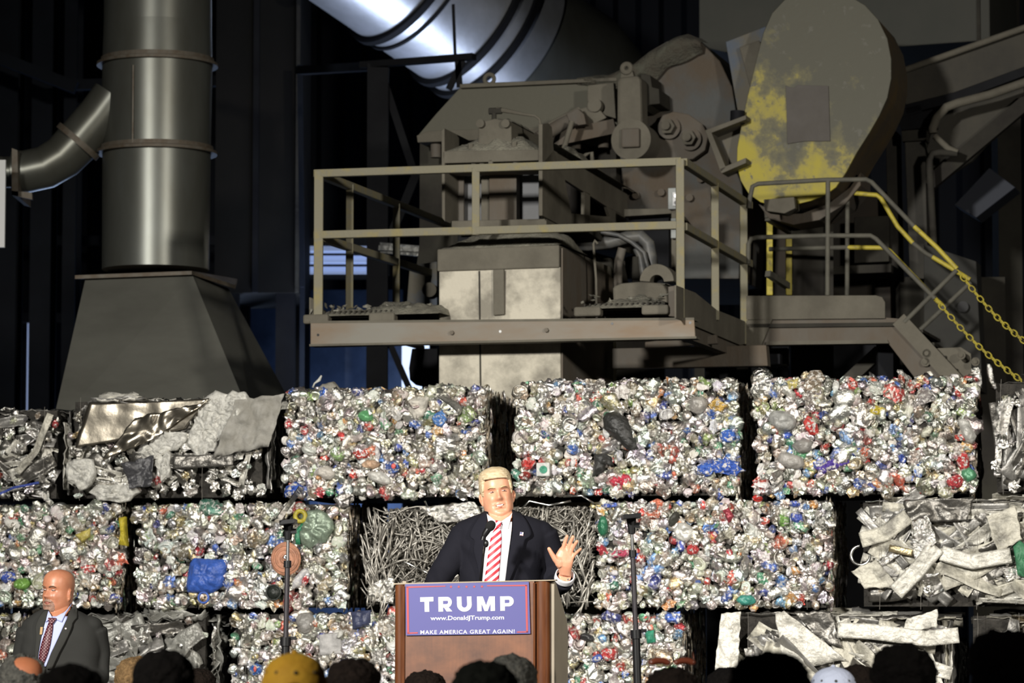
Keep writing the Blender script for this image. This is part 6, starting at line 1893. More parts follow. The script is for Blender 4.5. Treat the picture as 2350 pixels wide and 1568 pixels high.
def legs(root, cx, Yc, ztop, zfloor, m, shoe, w=.11, hip=.17):
    mb = MB()
    for sx in (-1, 1):
        x = cx + sx * .095
        mb.tube([Vector((cx + sx * .085, Yc, ztop)), Vector((x, Yc, ztop - .15)), Vector((x, Yc - .01, (ztop + zfloor) / 2)), Vector((x, Yc + .01, zfloor + .06))], [w, w * .95, w * .68, w * .52], 18)
    mb.ellipsoid(Vector((cx, Yc, ztop)), hip, .125, .14, 20, 12)
    o = mb.build('trousers', m, root); remesh(o, .012, 1)
    for sx in (-1, 1):
        x = cx + sx * .095
        b = MB(); rings = []
        for t, ww, h in ((.10, .030, .05), (.05, .042, .075), (-.02, .044, .06), (-.10, .048, .045), (-.17, .040, .035), (-.20, .02, .02)):
            rings.append([Vector((x + ww * math.cos(2 * math.pi * k / 16), Yc + t, zfloor + h / 2 + h / 2 * math.sin(2 * math.pi * k / 16))) for k in range(16)])
        b.loft(rings); b.build('shoe', shoe, root, True)

M['navy'] = mat('navy_suit', (.0085, .0085, .0135), .9, 0, None, (300, .15), spec=.2)
M['navy_lapel'] = mat('navy_lapel', (.0095, .0095, .015), .9, 0, None, (300, .15), spec=.2)
M['greysuit'] = mat('charcoal_suit', (.030, .030, .028), .9, 0, None, (300, .15), spec=.15)
M['greysuit2'] = mat('charcoal_lapel', (.035, .035, .032), .9, 0, None, (300, .15), spec=.15)
M['shirt_white'] = mat('white_shirt', (.86, .85, .88), .7)
M['shirt_blue'] = mat('pale_blue_shirt', (.42, .46, .72), .75)
def striped(name, c1, c2, scale, ang):
    m = bpy.data.materials.new(name); m.use_nodes = True; nt = m.node_tree; N = nt.nodes; L = nt.links; b = N['Principled BSDF']; b.inputs['Roughness'].default_value = .5
    tc = N.new('ShaderNodeTexCoord'); mp = N.new('ShaderNodeMapping'); mp.inputs['Rotation'].default_value = (0, ang, 0); L.new(tc.outputs['Object'], mp.inputs['Vector'])
    w = N.new('ShaderNodeTexWave'); w.wave_type = 'BANDS'; w.bands_direction = 'Z'; w.inputs['Scale'].default_value = scale; L.new(mp.outputs[0], w.inputs['Vector'])
    cr = N.new('ShaderNodeValToRGB'); cr.color_ramp.interpolation = 'CONSTANT'; e = cr.color_ramp.elements; e[0].position = 0; e[0].color = (*c2, 1); e[1].position = .52; e[1].color = (*c1, 1)
    L.new(w.outputs['Fac'], cr.inputs[0]); L.new(cr.outputs[0], b.inputs['Base Color']); return m
def dotted(name, c1, c2, scale):
    m = bpy.data.materials.new(name); m.use_nodes = True; nt = m.node_tree; N = nt.nodes; L = nt.links; b = N['Principled BSDF']; b.inputs['Roughness'].default_value = .5
    tc = N.new('ShaderNodeTexCoord'); mp = N.new('ShaderNodeMapping'); mp.inputs['Rotation'].default_value = (0, .78, 0); L.new(tc.outputs['Object'], mp.inputs['Vector'])
    sx = N.new('ShaderNodeSeparateXYZ'); L.new(mp.outputs[0], sx.inputs[0])
    outs = []
    for ax in ('X', 'Z'):
        a = N.new('ShaderNodeMath'); a.operation = 'MULTIPLY'; a.inputs[1].default_value = scale; L.new(sx.outputs[ax], a.inputs[0])
        s_ = N.new('ShaderNodeMath'); s_.operation = 'SINE'; L.new(a.outputs[0], s_.inputs[0]); outs.append(s_.outputs[0])
    ad = N.new('ShaderNodeMath'); ad.operation = 'ADD'; L.new(outs[0], ad.inputs[0]); L.new(outs[1], ad.inputs[1])
    cr = N.new('ShaderNodeMath'); cr.operation = 'GREATER_THAN'; cr.inputs[1].default_value = 1.35; L.new(ad.outputs[0], cr.inputs[0])
    mx = N.new('ShaderNodeMix'); mx.data_type = 'RGBA'; L.new(cr.outputs[0], mx.inputs[0]); mx.inputs[6].default_value = (*c1, 1); mx.inputs[7].default_value = (*c2, 1); L.new(mx.outputs[2], b.inputs['Base Color']); return m

def eyes_mouth(root, Mx, gaze=(0, 0), teeth=True, squint=.36, brow=None, lip=None, open_=1.0, mouth_rot=0.0):
    R3 = Mx.to_3x3().normalized()
    ew = mat('eye_white', (.50, .40, .36), .25); ei = mat('eye_iris', (.03, .03, .04), .2)
    for sx in (-1, 1):
        c = Vector((sx * .030, -.0752, .1285))
        o = MB().ellipsoid(Mx @ c, .0125, .008, .0125 * squint, 16, 10, rot=R3).build('eye', ew, root, True)
        MB().ellipsoid(Mx @ (c + Vector((gaze[0], -.0065, gaze[1]))), .0046, .0022, .0046 * min(1, squint * 1.9), 12, 8, rot=R3).build('iris', ei, o, True)
        if brow is not None:
            pts = [Mx @ Vector((sx * x, y, z)) for x, y, z in ((.014, -.0935, .1435), (.026, -.0935, .1495), (.038, -.0885, .1500), (.050, -.0775, .144))]
            MB().tube(pts, [.0022, .0034, .0030, .0015], 6).build('eyebrow', brow, root, True)
    lipm = lip
    Rm = R3 @ Matrix.Rotation(mouth_rot, 3, 'Y')
    MB().ellipsoid(Mx @ Vector((0, -.0835, .0565)), .0225, .006, .0075 * open_, 20, 10, rot=Rm).build('mouth', mat('mouth_interior', (.10, .02, .02), .6), root, True)
    if teeth:
        MB().ellipsoid(Mx @ Vector((0, -.0870, .0580)), .0175, .0045, .0048, 18, 8, rot=Rm).build('teeth', mat('teeth', (.85, .82, .78), .3), root, True)
    up = []; lo = []
    for i in range(11):
        t = i / 10 - .5
        y = -.0925 + .055 * t * t * 2
        up.append(Mx @ Vector((t * .047, y, .0565 + .0078 * open_ * (1 - (2 * t) ** 2) - .001 * math.cos(t * 12)))); lo.append(Mx @ Vector((t * .045, y + .001, .0565 - .0075 * open_ * (1 - (2 * t) ** 2))))
    rr = [.0008 + .0026 * (1 - (abs(i / 10 - .5) * 2) ** 2) for i in range(11)]
    b = MB(); b.tube(up, rr, 8); b.tube(lo, [r * 1.15 for r in rr], 8); b.build('lips', lipm, root, True)

def speaker():
    Y = 16.2
    T = Torso([(1170, 1119, 1178, .060, .075), (1179, 1106, 1190, .078, .09), (1187, 1080, 1217, .092, .10), (1196, 1058, 1243, .105, .11), (1208, 1048, 1256, .118, .118), (1228, 1044, 1262, .132, .122), (1250, 1047, 1258, .145, .124),
               (1290, 1053, 1250, .152, .124), (1335, 1053, 1248, .158, .12), (1400, 1052, 1248, .162, .12), (1480, 1055, 1245, .155, .125), (1545, 1062, 1238, .13, .125)], Y)
    chin = P(1148, 1189, Y)
    zfl = STAGE_Z
    # head frame: turned to the viewer's right, crown leaning left
    Mx = Matrix.Translation(chin) @ Matrix.Rotation(math.radians(-8), 4, 'Y') @ Matrix.Rotation(math.radians(5), 4, 'Z') @ Matrix.Rotation(math.radians(-2), 4, 'X')
    mb = MB()
    jowl = [(.050, .030, .006, .016, .018), (-.050, .030, .006, .016, .018), (.030, -.002, .006, .03, .010), (-.030, -.002, .006, .03, .010)]
    rows = head_pts(HEAVY, FACE + jowl)
    add_head(mb, rows, Mx); add_ears(mb, Mx)
    mb.tube([P(1146, 1215, Y + .03), P(1147, 1195, Y + .025), P(1145, 1172, Y + .02), P(1142, 1150, Y + .02)], [.075, .068, .066, .060], 28)
    T.loft(mb, 30, .90)
    aL = [(1070, 1224, 0), (1050, 1262, -.01), (1014, 1318, -.06), (984, 1368, -.16)]
    aR = [(1243, 1226, 0), (1256, 1262, .02), (1268, 1312, .03), (1276, 1345, -.04), (1288, 1340, -.16), (1297, 1322, -.27)]
    pL = [P(x, y, Y + d) for x, y, d in aL]; pR = [P(x, y, Y + d) for x, y, d in aR]
    mb.tube(pL, [.06, .055, .048, .034], 16); mb.tube(pR, [.06, .055, .05, .045, .038, .031], 16)
    open_hand(mb, Y - .30)
    rest_hand(mb, pL[-1] + Vector((-.01, -.03, -.012)), (-.25, -1, -.25), 1)
    for sx in (-1, 1):
        x = P(1150, 1545, Y).x + sx * .09
        mb.tube([Vector((x, Y, P(0, 1540, Y).z)), Vector((x, Y, 1.0)), Vector((x, Y, zfl + .05))], [.085, .06, .04], 12)
    body = mb.build('person', skin_mat('speaker_skin', (.70, .355, .225), (.60, .275, .165)))
    body.location = (chin.x, Y, zfl)
    me = body.data
    for v_ in me.vertices: v_.co = v_.co - Vector(body.location)
    remesh(body, .0036, 2)
    tag(body, 'person speaking at the podium, navy suit, red and white striped tie, raised open hand', 'person')
    root = body
    # face details
    lipm = mat('speaker_lips', (.50, .20, .15), .45)
    blond = mat('blond_brow', (.60, .42, .22), .7)
    eyes_mouth(root, Mx, (.003, .0), True, .27, blond, lipm, 1.0, -.08)
    # hair: swept shell over the skull
    def off(p, t):
        side = abs(p.x) / .075; front = -p.y / .09
        if p.y < 0:
            line = .196 - .012 * side
            if side > .80: line -= .075 * min(1, (side - .80) / .12)
        else: line = .125 - .085 * min(1, max(0, p.y - .02) / .05)
        if side > .8 and -.02 < p.y < .03: line = .136
        k = max(0, min(1, (p.z - line) / .008 * .5 + .5))
        h = .008 + .006 * max(0, front) * (1 if p.z > .17 else .2) + .0035 * mnoise.noise(Vector((p.x * 34, p.y * 10, p.z * 30)))
        h += .012 * max(0, min(1, (p.z - .185) / .04))
        return -.012 + (h + .012) * k
    rows = head_pts(HEAVY, [], 90, 130, off=off)
    hb = MB(); add_head(hb, rows, Mx)
    # forelock: layered locks sweeping across the brow from the parting
    for i in range(13):
        s = i / 12; pts = []; rad = []
        for k in range(9):
            t = k / 8
            x = -.064 + .124 * t; z = .193 + .026 * math.sin(math.pi * (.10 + .70 * t)) * (.35 + .65 * s) - .006 * t + .010 * s
            yy = -.076 - .016 * math.sin(math.pi * t) * (1 - .7 * s) + .040 * s
            pts.append(Mx @ Vector((x, yy, z))); rad.append(.0030 + .0050 * math.sin(math.pi * (.12 + .80 * t)))
        hb.tube(pts, rad, 8)
    for sx in (-1, 1):
        for i in range(5):
            z0 = .172 - i * .008
            hb.tube([Mx @ Vector((sx * .072, -.056, z0 - .002)), Mx @ Vector((sx * .079, -.020, z0)), Mx @ Vector((sx * .079, .02, z0 - .004)), Mx @ Vector((sx * .072, .065, z0 - .012))], [.003, .005, .006, .004], 8)
    hair = hb.build('hair', mat('blond_hair', (.62, .51, .34), .6, 0, (60, 4), (90, .35), col2=(.44, .33, .19), stretch=(.5, 1, 2.2)), root)
    remesh(hair, .0036, 2)
    # jacket
    jb = MB(); T.loft(jb, 36, 1.0, z_bot=P(0, 1545, Y).z)
    jb.tube(pL[:-1] + [pL[-1]], [.080, .072, .063, .052], 20)
    jb.tube(pR[:-1] + [P(1294, 1331, Y - .235)], [.080, .074, .066, .060, .056, .052], 20)
    jb.ellipsoid(P(1076, 1216, Y), .075, .08, .055, 18, 12); jb.ellipsoid(P(1236, 1220, Y), .078, .08, .055, 18, 12)
    # soft folds
    jo = jb.build('jacket', M['navy'], root); remesh(jo, .007, 4)
    for v_ in jo.data.vertices:
        c = v_.co; w_ = c + base_of(root)
        n = mnoise.noise(Vector((w_.x * 7, w_.y * 5, w_.z * 13))) * .007 + mnoise.noise(Vector((w_.x * 16 + w_.z * 16, w_.y * 9, w_.z * 9))) * .004
        v_.co = c + v_.normal * n
    # shirt, collar, tie, lapels
    SH = [(1165, 1121, 1175), (1178, 1120, 1176), (1200, 1118, 1175), (1235, 1114, 1172), (1280, 1110, 1166), (1335, 1105, 1160)]
    cut_opening(jo, SH, Y, 1150)
    T.panel('shirt', [(1198, 1119, 1175), (1205, 1118, 1175), (1235, 1114, 1172), (1280, 1110, 1166), (1335, 1105, 1160), (1400, 1100, 1155)], M['shirt_white'], root, .012, 26, 14)
    # collar stands around the neck
    cb = MB(); rows = []
    for i in range(25):
        t = math.pi * (-.5 + (i / 24) * 2.0 * .93 + .07)
        a = Vector((math.cos(t), math.sin(t), 0)); c = P(1147, 1189, Y + .02)
        drop = .050 * max(0, -math.sin(t)) ** .8
        rows.append([c + Vector((a.x * .070, a.y * .074, .020 - drop)), c + Vector((a.x * .076, a.y * .080, .012 - drop)), c + Vector((a.x * .083, a.y * .088, -.012 - drop)), c + Vector((a.x * .084, a.y * .090, -.035 - drop))])
    cb.grid(rows).build('collar', M['shirt_white'], root, True, fix=False, solid=.003)
    T.patch('collar_flap', [(1117, 1179), (1122, 1184), (1141, 1199), (1123, 1214)], M['shirt_white'], root, .020)
    T.patch('collar_flap', [(1176, 1176), (1170, 1184), (1148, 1199), (1166, 1214)], M['shirt_white'], root, .020)
    tie_m = striped('red_white_tie', (.42, .010, .025), (.66, .56, .66), 11.4, math.radians(40))
    T.panel('tie', [(1212, 1138, 1148), (1222, 1131, 1150), (1240, 1125.5, 1151), (1260, 1122, 1150), (1300, 1117, 1147), (1340, 1111, 1144), (1400, 1106, 1142)], tie_m, root, .019, 30, 8, .006)
    T.patch('tie_knot', [(1137, 1196), (1151, 1198), (1148, 1213), (1139, 1213)], tie_m, root, .030, .012)
    T.panel('lapel', [(1176, 1108, 1119), (1192, 1096, 1118), (1215, 1082, 1117), (1232, 1078, 1115), (1240, 1088, 1114), (1262, 1086, 1112), (1300, 1096, 1109), (1340, 1102, 1105)], M['navy_lapel'], root, .017, 34, 8, .003, .005)
    T.panel('lapel', [(1174, 1177, 1192), (1192, 1177, 1206), (1215, 1176, 1217), (1230, 1175, 1219), (1238, 1173, 1206), (1262, 1170, 1200), (1300, 1164, 1184), (1340, 1159, 1166)], M['navy_lapel'], root, .017, 34, 8, .003, .005)
    q = P(1197, 1226, Y - .12); yy = T.yf(q.x, q.z) - .026
    b = MB(); b.box((q.x, yy, q.z), Vector((.0085, 0, -.001)), Vector((0, .001, 0)), Vector((.001, 0, .0085))); pin = b.build('lapel_pin', mat('pin_white', (.8, .75, .78), .3), root)
    MB().box((q.x - .003, yy - .0012, q.z + .004), Vector((.0045, 0, 0)), Vector((0, .0006, 0)), Vector((0, 0, .004))).build('pin_canton', mat('pin_blue', (.08, .08, .25), .4), root)
    for k in range(2):
        MB().box((q.x + .001, yy - .0012, q.z - .003 - .004 * k), Vector((.0078, 0, 0)), Vector((0, .0006, 0)), Vector((0, 0, .0009))).build('pin_stripe', mat('pin_red', (.5, .1, .12), .4), root)
    # shirt cuff with link on the raised arm
    d = (P(1298, 1309, Y - .30) - P(1291, 1334, Y - .22)).normalized()
    a = P(1294.5, 1329, Y - .245); n = 28; rows = []
    x = d.cross(Vector((0, 1, 0))).normalized(); y = d.cross(x)
    for s, r in ((0, .050), (.012, .050), (.026, .0495), (.038, .0485), (.038, .044), (0.0, .044)):
        rows.append([a + d * s + x * (math.cos(2 * math.pi * k / n) * r) + y * (math.sin(2 * math.pi * k / n) * r * .9) for k in range(n)])
    MB().loft(rows, caps=False).build('shirt_cuff', M['shirt_white'], root, True)
    MB().ellipsoid(P(1303.5, 1330, Y - .30), .005, .004, .005, 10, 8).build('cuff_link', M['chrome'], root, True)
    legs(root, P(1150, 1545, Y).x, Y, P(0, 1540, Y).z, zfl, M['navy'], M['black'])
    return root
speaker()

def guard():
    Y = 17.2
    T = Torso([(1392, 110, 166, .06, .07), (1402, 94, 178, .08, .09), (1412, 74, 197, .10, .105), (1424, 62, 216, .115, .115), (1440, 54, 229, .13, .12), (1470, 50, 234, .145, .125), (1520, 48, 234, .15, .125),
               (1580, 50, 232, .155, .12), (1650, 52, 230, .155, .125), (1690, 60, 224, .13, .125)], Y)
    chin = P(132, 1407, Y)
    Mx = Matrix.Translation(chin) @ Matrix.Rotation(math.radians(3), 4, 'Y') @ Matrix.Rotation(math.radians(-33), 4, 'Z') @ Matrix.Rotation(math.radians(3), 4, 'X') @ Matrix.Scale(.965, 4)
    mb = MB(); add_head(mb, head_pts(HEAVY, FACE + [(.045, .03, .004, .015, .015), (-.045, .03, .004, .015, .015)]), Mx); add_ears(mb, Mx)
    mb.tube([P(140, 1430, Y + .03), P(140, 1405, Y + .03), P(136, 1375, Y + .03)], [.078, .072, .062], 26)
    T.loft(mb, 30, .9)
    pR = [P(x, y, Y + d) for x, y, d in [(212, 1446, 0), (222, 1500, .03), (222, 1552, .0), (190, 1575, -.14), (140, 1566, -.22)]]
    pL = [P(x, y, Y + d) for x, y, d in [(72, 1448, 0), (62, 1500, .03), (62, 1552, 0), (80, 1575, -.14), (108, 1566, -.22)]]
    mb.tube(pR, [.06, .055, .048, .04, .032], 14); mb.tube(pL, [.06, .055, .048, .04, .032], 14)
    rest_hand(mb, pR[-1], (-1, -.15, .1), 1); rest_hand(mb, pL[-1] + Vector((0, -.04, .01)), (1, -.1, .1), -1)
    for sx in (-1, 1):
        x = P(140, 1690, Y).x + sx * .09
        mb.tube([Vector((x, Y, P(0, 1680, Y).z)), Vector((x, Y, .5)), Vector((x, Y, .05))], [.085, .06, .04], 12)
    body = mb.build('person', skin_mat('guard_skin', (.50, .215, .12), (.40, .155, .085)))
    body.location = (chin.x, Y, 0)
    for v_ in body.data.vertices: v_.co = v_.co - Vector(body.location)
    remesh(body, .0042, 2)
    tag(body, 'bald bearded person in charcoal suit and burgundy dotted tie standing at left', 'person')
    root = body
    eyes_mouth(root, Mx, (-.002, -.001), False, .30, mat('guard_brow', (.16, .09, .05), .8), mat('guard_lips', (.30, .10, .08), .5), .35)
    # goatee: thin shell around mouth and chin
    def off(p, t):
        if p.y > -.03: return -.012
        d1 = (p.x / .043) ** 2 + ((p.z - .038) / .042) ** 2; d2 = (p.x / .021) ** 2 + ((p.z - .0565) / .0085) ** 2
        k = 1 if d1 < 1 and d2 > 1 else 0
        return -.012 + .0150 * k
    gb = MB(); add_head(gb, head_pts(HEAVY, FACE, 110, 140, off=off), Mx)
    gb.build('goatee', mat('grey_brown_beard', (.26, .13, .085), .9, 0, (70, 3), (200, .5), col2=(.34, .22, .17)), root, True)
    jb = MB(); T.loft(jb, 36, 1.0)
    jb.tube(pR[:-1] + [pR[-1].lerp(pR[-2], .3)], [.080, .074, .068, .060, .048], 20); jb.tube(pL[:-1] + [pL[-1].lerp(pL[-2], .3)], [.080, .074, .068, .060, .048], 20)
    jb.ellipsoid(P(80, 1440, Y), .07, .08, .055, 16, 10); jb.ellipsoid(P(206, 1438, Y), .07, .08, .055, 16, 10)
    jo = jb.build('jacket', M['greysuit'], root); remesh(jo, .008, 4)
    for v_ in jo.data.vertices:
        c = v_.co; n = mnoise.noise(Vector((c.x * 7, c.y * 5, c.z * 12))) * .008 + mnoise.noise(Vector((c.x * 15 + c.z * 15, c.y * 9, c.z * 9))) * .004
        v_.co = c + v_.normal * n
    SH = [(1380, 114, 164), (1398, 110, 160), (1420, 105, 153), (1460, 97, 137), (1500, 89, 119), (1530, 87, 107)]
    cut_opening(jo, SH, Y, 1370)
    T.panel('shirt', [(1415, 106, 155), (1420, 104, 154), (1460, 96, 138), (1500, 88, 120), (1530, 86, 108)], M['shirt_blue'], root, .012, 20, 12)
    cb = MB(); rows = []
    for i in range(25):
        t = math.pi * (-.66 + (i / 24) * 1.92 + .04)
        a = Vector((math.cos(t), math.sin(t), 0)); c = P(138, 1402, Y + .02)
        drop = .030 * max(0, -math.sin(t + .3)) ** 1.5
        rows.append([c + Vector((a.x * .074, a.y * .078, .022 - drop)), c + Vector((a.x * .080, a.y * .084, .012 - drop)), c + Vector((a.x * .087, a.y * .092, -.012 - drop)), c + Vector((a.x * .088, a.y * .094, -.035 - drop))])
    cb.grid(rows).build('collar', M['shirt_blue'], root, True, fix=False, solid=.003)
    T.patch('collar_flap', [(110, 1402), (117, 1412), (121, 1418), (106, 1428)], M['shirt_blue'], root, .022)
    T.patch('collar_flap', [(160, 1384), (154, 1402), (123, 1419), (143, 1428)], M['shirt_blue'], root, .022)
    tm = dotted('burgundy_dotted_tie', (.060, .004, .010), (.50, .30, .32), 520)
    T.panel('tie', [(1430, 113, 123), (1445, 108, 123), (1480, 97, 118), (1505, 92, 111), (1530, 92, 100)], tm, root, .020, 20, 8, .006)
    T.patch('tie_knot', [(112, 1419), (131, 1420), (123, 1432), (114, 1432)], tm, root, .028, .012)
    T.panel('lapel', [(1400, 100, 110), (1420, 88, 106), (1440, 82, 101), (1460, 84, 97), (1500, 82, 90), (1535, 84, 87)], M['greysuit2'], root, .018, 24, 8, .003)
    T.panel('lapel', [(1388, 162, 168), (1400, 160, 172), (1418, 155, 176), (1428, 152, 168), (1440, 147, 166), (1470, 135, 154), (1500, 120, 138), (1535, 108, 122)], M['greysuit2'], root, .018, 24, 8, .003)
    q = P(153, 1443, Y - .12); MB().ellipsoid((q.x, T.yf(q.x, q.z) - .026, q.z), .006, .002, .005, 10, 6).build('lapel_pin', mat('pin_pale', (.7, .6, .6), .3), root, True)
    q = P(97, 1448, Y - .12); MB().box((q.x, T.yf(q.x, q.z) - .028, q.z), Vector((.007, 0, 0)), Vector((0, .002, 0)), Vector((0.002, 0, .020))).build('badge', mat('tan_badge', (.42, .27, .12), .6), root, bevel=.002)
    legs(root, P(140, 1690, Y).x, Y, P(0, 1680, Y).z, 0.0, M['greysuit'], M['black'])
guard()

# ------------------------------------------------------------------ audience
def hairm(name, c, c2=None):
    return mat(name, c, .9, 0, (50, 4), (90, .7), col2=c2 or tuple(x * .5 for x in c), spec=.1)  # shade over the audience is put into these low hair colours
HM = {'black': hairm('black_hair', (.0045, .0035, .003)), 'brown': hairm('dark_brown_hair', (.011, .007, .005)), 'grey': hairm('grey_hair', (.075, .072, .062), (.03, .03, .027)),
      'blond': hairm('dark_blond_hair', (.18, .11, .05)), 'dkgrey': hairm('dark_green_grey_hair', (.012, .013, .010))}
SK = {'a': skin_mat('skin_light', (.28, .13, .08), (.22, .10, .06), .7), 'b': skin_mat('skin_tan', (.30, .10, .04), (.24, .075, .03), .7)}  # skin dimmed in the colour for the shade the audience stands in
CLO = [mat('shirt_cloth_%d' % i, c, .85) for i, c in enumerate([(.02, .025, .05), (.05, .05, .05), (.03, .03, .035), (.10, .04, .03), (.04, .06, .05), (.12, .12, .13)])]
def audience(px, py_top, width_px, hair, label, style='short', yaw=0, headw=.168, skin='a', seed=0, cap=None, glasses=False):
    r = random.Random(seed + px)
    Y = headw * FP / width_px
    top = P(px, py_top, Y)
    Hd = .245
    chin = Vector((top.x, Y, top.z - Hd - .012))
    k = 1.0
    Mx = Matrix.Translation(chin) @ Matrix.Rotation(math.pi + yaw, 4, 'Z')       # seen from behind
    rows = head_pts(HEAD, FACE, 36, 40)
    mb = MB()
    # one continuous surface: head, neck, shoulders, trunk
    low = []
    for z, w, d in ((-1.00, .165, .12), (-.75, .170, .12), (-.5, .19, .125), (-.30, .21, .13), (-.18, .215, .125), (-.12, .19, .11), (-.085, .13, .09), (-.06, .075, .07), (-.035, .060, .063), (-.015, .056, .062), (.004, .055, .064)):
        low.append([Vector((w * math.cos(2 * math.pi * j / 40), (d * math.sin(2 * math.pi * j / 40)) + .018, z)) for j in range(40)])
    head_rows = [r_ for r_ in rows if r_[0].z > .012]
    rings = low + head_rows
    mb.loft([[Mx @ p for p in r_] for r_ in rings]); add_ears(mb, Mx)
    # arms and hands hanging
    for sx in (-1, 1):
        sh = chin + Vector((sx * .20, 0, -.16)); el = sh + Vector((sx * .05, .03, -.30)); wr = el + Vector((-sx * .02, .12, -.22))
        mb.tube([sh, el, wr], [.05, .042, .028], 12)
        hd = MB(); rest_hand(hd, wr, (0, .35, -1), sx); mb.add(hd.v, hd.f)
    body = mb.build('person', SK[skin], None, True)
    body.location = (chin.x, Y, 0)
    for v_ in body.data.vertices: v_.co = v_.co - Vector(body.location)
    tag(body, label, 'person')
    root = body
    cl = CLO[seed % len(CLO)]
    jb = MB(); jb.loft([[Mx @ (Vector((p.x * 1.09, (p.y - .018) * 1.12 + .018, p.z))) for p in r_] for r_ in low[:8]])
    for sx in (-1, 1):
        sh = chin + Vector((sx * .20, 0, -.16)); el = sh + Vector((sx * .05, .03, -.30)); wr = el + Vector((-sx * .02, .12, -.20))
        jb.tube([sh + Vector((-sx * .03, 0, .01)), sh, el, wr], [.06, .066, .055, .04], 14)
    jb.build('shirt', cl, root, True)
    zt = chin.z - .95; mb = MB()
    for sx in (-1, 1):
        mb.tube([Vector((chin.x + sx * .08, Y, zt + .12)), Vector((chin.x + sx * .09, Y, zt / 2)), Vector((chin.x + sx * .09, Y, .0))], [.10, .075, .06], 12)
    mb.build('trousers', CLO[2], root, True)
    amp = .012 if style == 'short' else .008
    if style == 'afro': amp = .02
    if True:
        thick = {'short': .014, 'afro': .022, 'bald': .008, 'long': .018}[style]
        def off(p, t):
            if p.y < 0: line = .185 - .05 * min(1, abs(p.x) / .075)
            else: line = .06
            if abs(p.x) > .06 and abs(p.y) < .03: line = .13
            if style == 'long': line = -.02 if p.y > -.02 else line
            kk = max(0, min(1, (p.z - line) / .012))
            if style == 'bald' and (p - Vector((-.012, .055, .205))).length < .052: kk = 0
            if cap is not None and p.z > .15: kk *= .2
            return -.01 + (thick + .01 + amp * mnoise.noise(Vector((p.x * 45 + seed, p.y * 45, p.z * 45))) * .7 + .006 * mnoise.noise(Vector((p.x * 120, p.y * 120 + seed, p.z * 120)))) * kk
        hb = MB(); add_head(hb, head_pts(HEAD, [], 56, 72, off=off), Mx); hb.build('hair', HM[hair], root, True)
    if cap is not None:
        cm, em = cap
        def off(p, t):
            line = .145 - .01 * (1 if p.y > 0 else -1)
            return (-.012 if p.z < line else .014 + .003 * math.cos(6 * t) * 0 + .012 * max(0, (p.z - .2) / .04))
        hb = MB(); add_head(hb, head_pts(HEAD, [], 60, 72, off=off), Mx); hb.build('cap', cm, root, True)
        # button, eyelets, arched back opening, visor
        MB().ellipsoid(Mx @ Vector((0, .005, .268)), .008, .008, .005, 12, 8).build('cap_button', cm, root, True)
        for ang in (50, 90, 130, 20, 160):
            a = math.radians(ang); q = Vector((.076 * math.cos(a), .098 * math.sin(a) + .005, .215))
            MB().ellipsoid(Mx @ q, .0055, .0055, .0055, 10, 8).build('eyelet', em, root, True)
        pts = [Mx @ Vector((.045 * math.cos(t_), .128 - .012 * math.sin(t_), .150 + .040 * math.sin(t_))) for t_ in np.linspace(0, math.pi, 14)]
        MB().tube(pts, .004, 6).build('opening_trim', cm, root, True)
        rows_ = []
        for i in range(9):
            s = i / 8; rows_.append([Mx @ Vector(((-.07 + .14 * j / 10), -.075 - s * .07 * math.cos((j / 10 - .5) * 2.2), .155 - .012 * s - .02 * (j / 5 - 1) ** 2)) for j in range(11)])
        MB().grid(rows_).build('visor', cm, root, True, fix=False, solid=.004)
    if glasses:
        gm = mat('brown_tinted_lens', (.12, .03, .015), .2)
        for sx in (-1, 1):
            pts = [Mx @ Vector((sx * .040 + .030 * math.cos(t_), .02, .262 + .014 * math.sin(t_))) for t_ in np.linspace(0, math.pi, 12)]
            b = MB(); b.tube(pts, [.003] + [.011] * 10 + [.003], 8); b.build('sunglass_lens', gm, root, True)
    return root
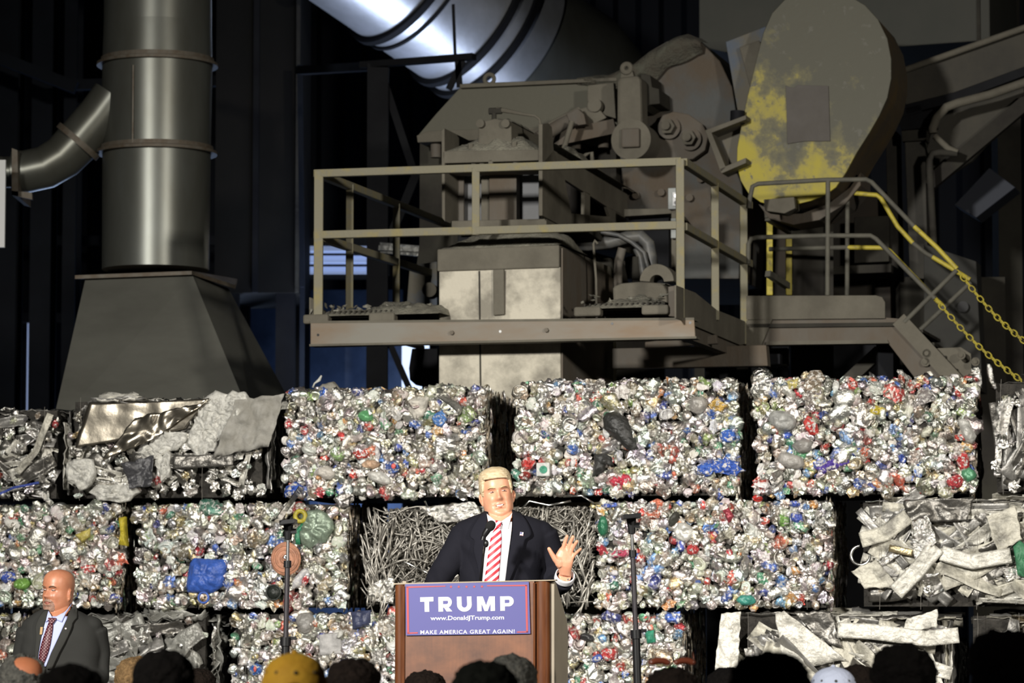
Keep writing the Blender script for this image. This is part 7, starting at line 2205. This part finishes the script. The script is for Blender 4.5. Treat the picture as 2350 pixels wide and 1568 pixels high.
capy = mat('yellow_cap_cloth', (.60, .33, .02), .8, 0, (30, 5), (60, .3), col2=(.52, .27, .015)); capw = mat('pale_blue_cap_cloth', (.42, .46, .58), .8, 0, None, (60, .3)); eyd = mat('eyelet_dark', (.03, .03, .02), .6)
audience(52, 1496, 108, 'grey', 'balding person with orange sunburnt crown, lower left corner', 'bald', .3, skin='b', seed=1)
audience(165, 1524, 150, 'black', 'dark haired person low in front of the guard, back of head', 'short', 0, seed=2)
audience(318, 1506, 88, 'blond', 'blond haired person half hidden behind a dark haired head', 'short', -.5, seed=3)
audience(377, 1490, 134, 'black', 'black haired person below the grey film bale, left of the yellow cap', 'short', .2, seed=4)
audience(457, 1534, 74, 'brown', 'small dark brown head between the black haired person and yellow cap', 'short', 0, seed=5)
audience(676, 1506, 146, 'brown', 'person wearing a bright yellow baseball cap, seen from behind', 'short', .1, seed=6, cap=(capy, eyd))
audience(811, 1508, 120, 'brown', 'dark brown haired person directly right of the yellow cap', 'short', -.1, seed=7)
audience(975, 1538, 96, 'brown', 'small dark brown head low before the left part of the podium', 'short', 0, seed=8)
audience(1112, 1514, 144, 'dkgrey', 'dark haired person in front of the podium centre', 'short', .1, seed=9)
audience(1172, 1500, 112, 'grey', 'grey haired person behind the dark head at the podium', 'short', -.2, seed=10)
audience(1542, 1530, 118, 'brown', 'dark haired person with brown sunglasses pushed up on the head', 'short', 0, seed=11, glasses=True)
audience(1672, 1530, 96, 'black', 'dark head half hidden left of the large black haired head', 'short', .2, seed=12)
audience(1766, 1490, 178, 'black', 'large black haired head below the white scrap bale', 'short', 0, seed=13)
audience(1912, 1536, 104, 'grey', 'person in a pale blue white cap low between two dark heads', 'short', 0, seed=14, cap=(capw, eyd))
audience(1968, 1524, 100, 'brown', 'dark brown haired head left of the bushy black hair', 'short', .1, seed=15)
audience(2072, 1482, 126, 'black', 'person with bushy black hair at the right of the crowd', 'afro', 0, seed=16)
audience(2306, 1450, 146, 'black', 'tall black haired person at the right edge of the crowd', 'afro', -.1, seed=17)
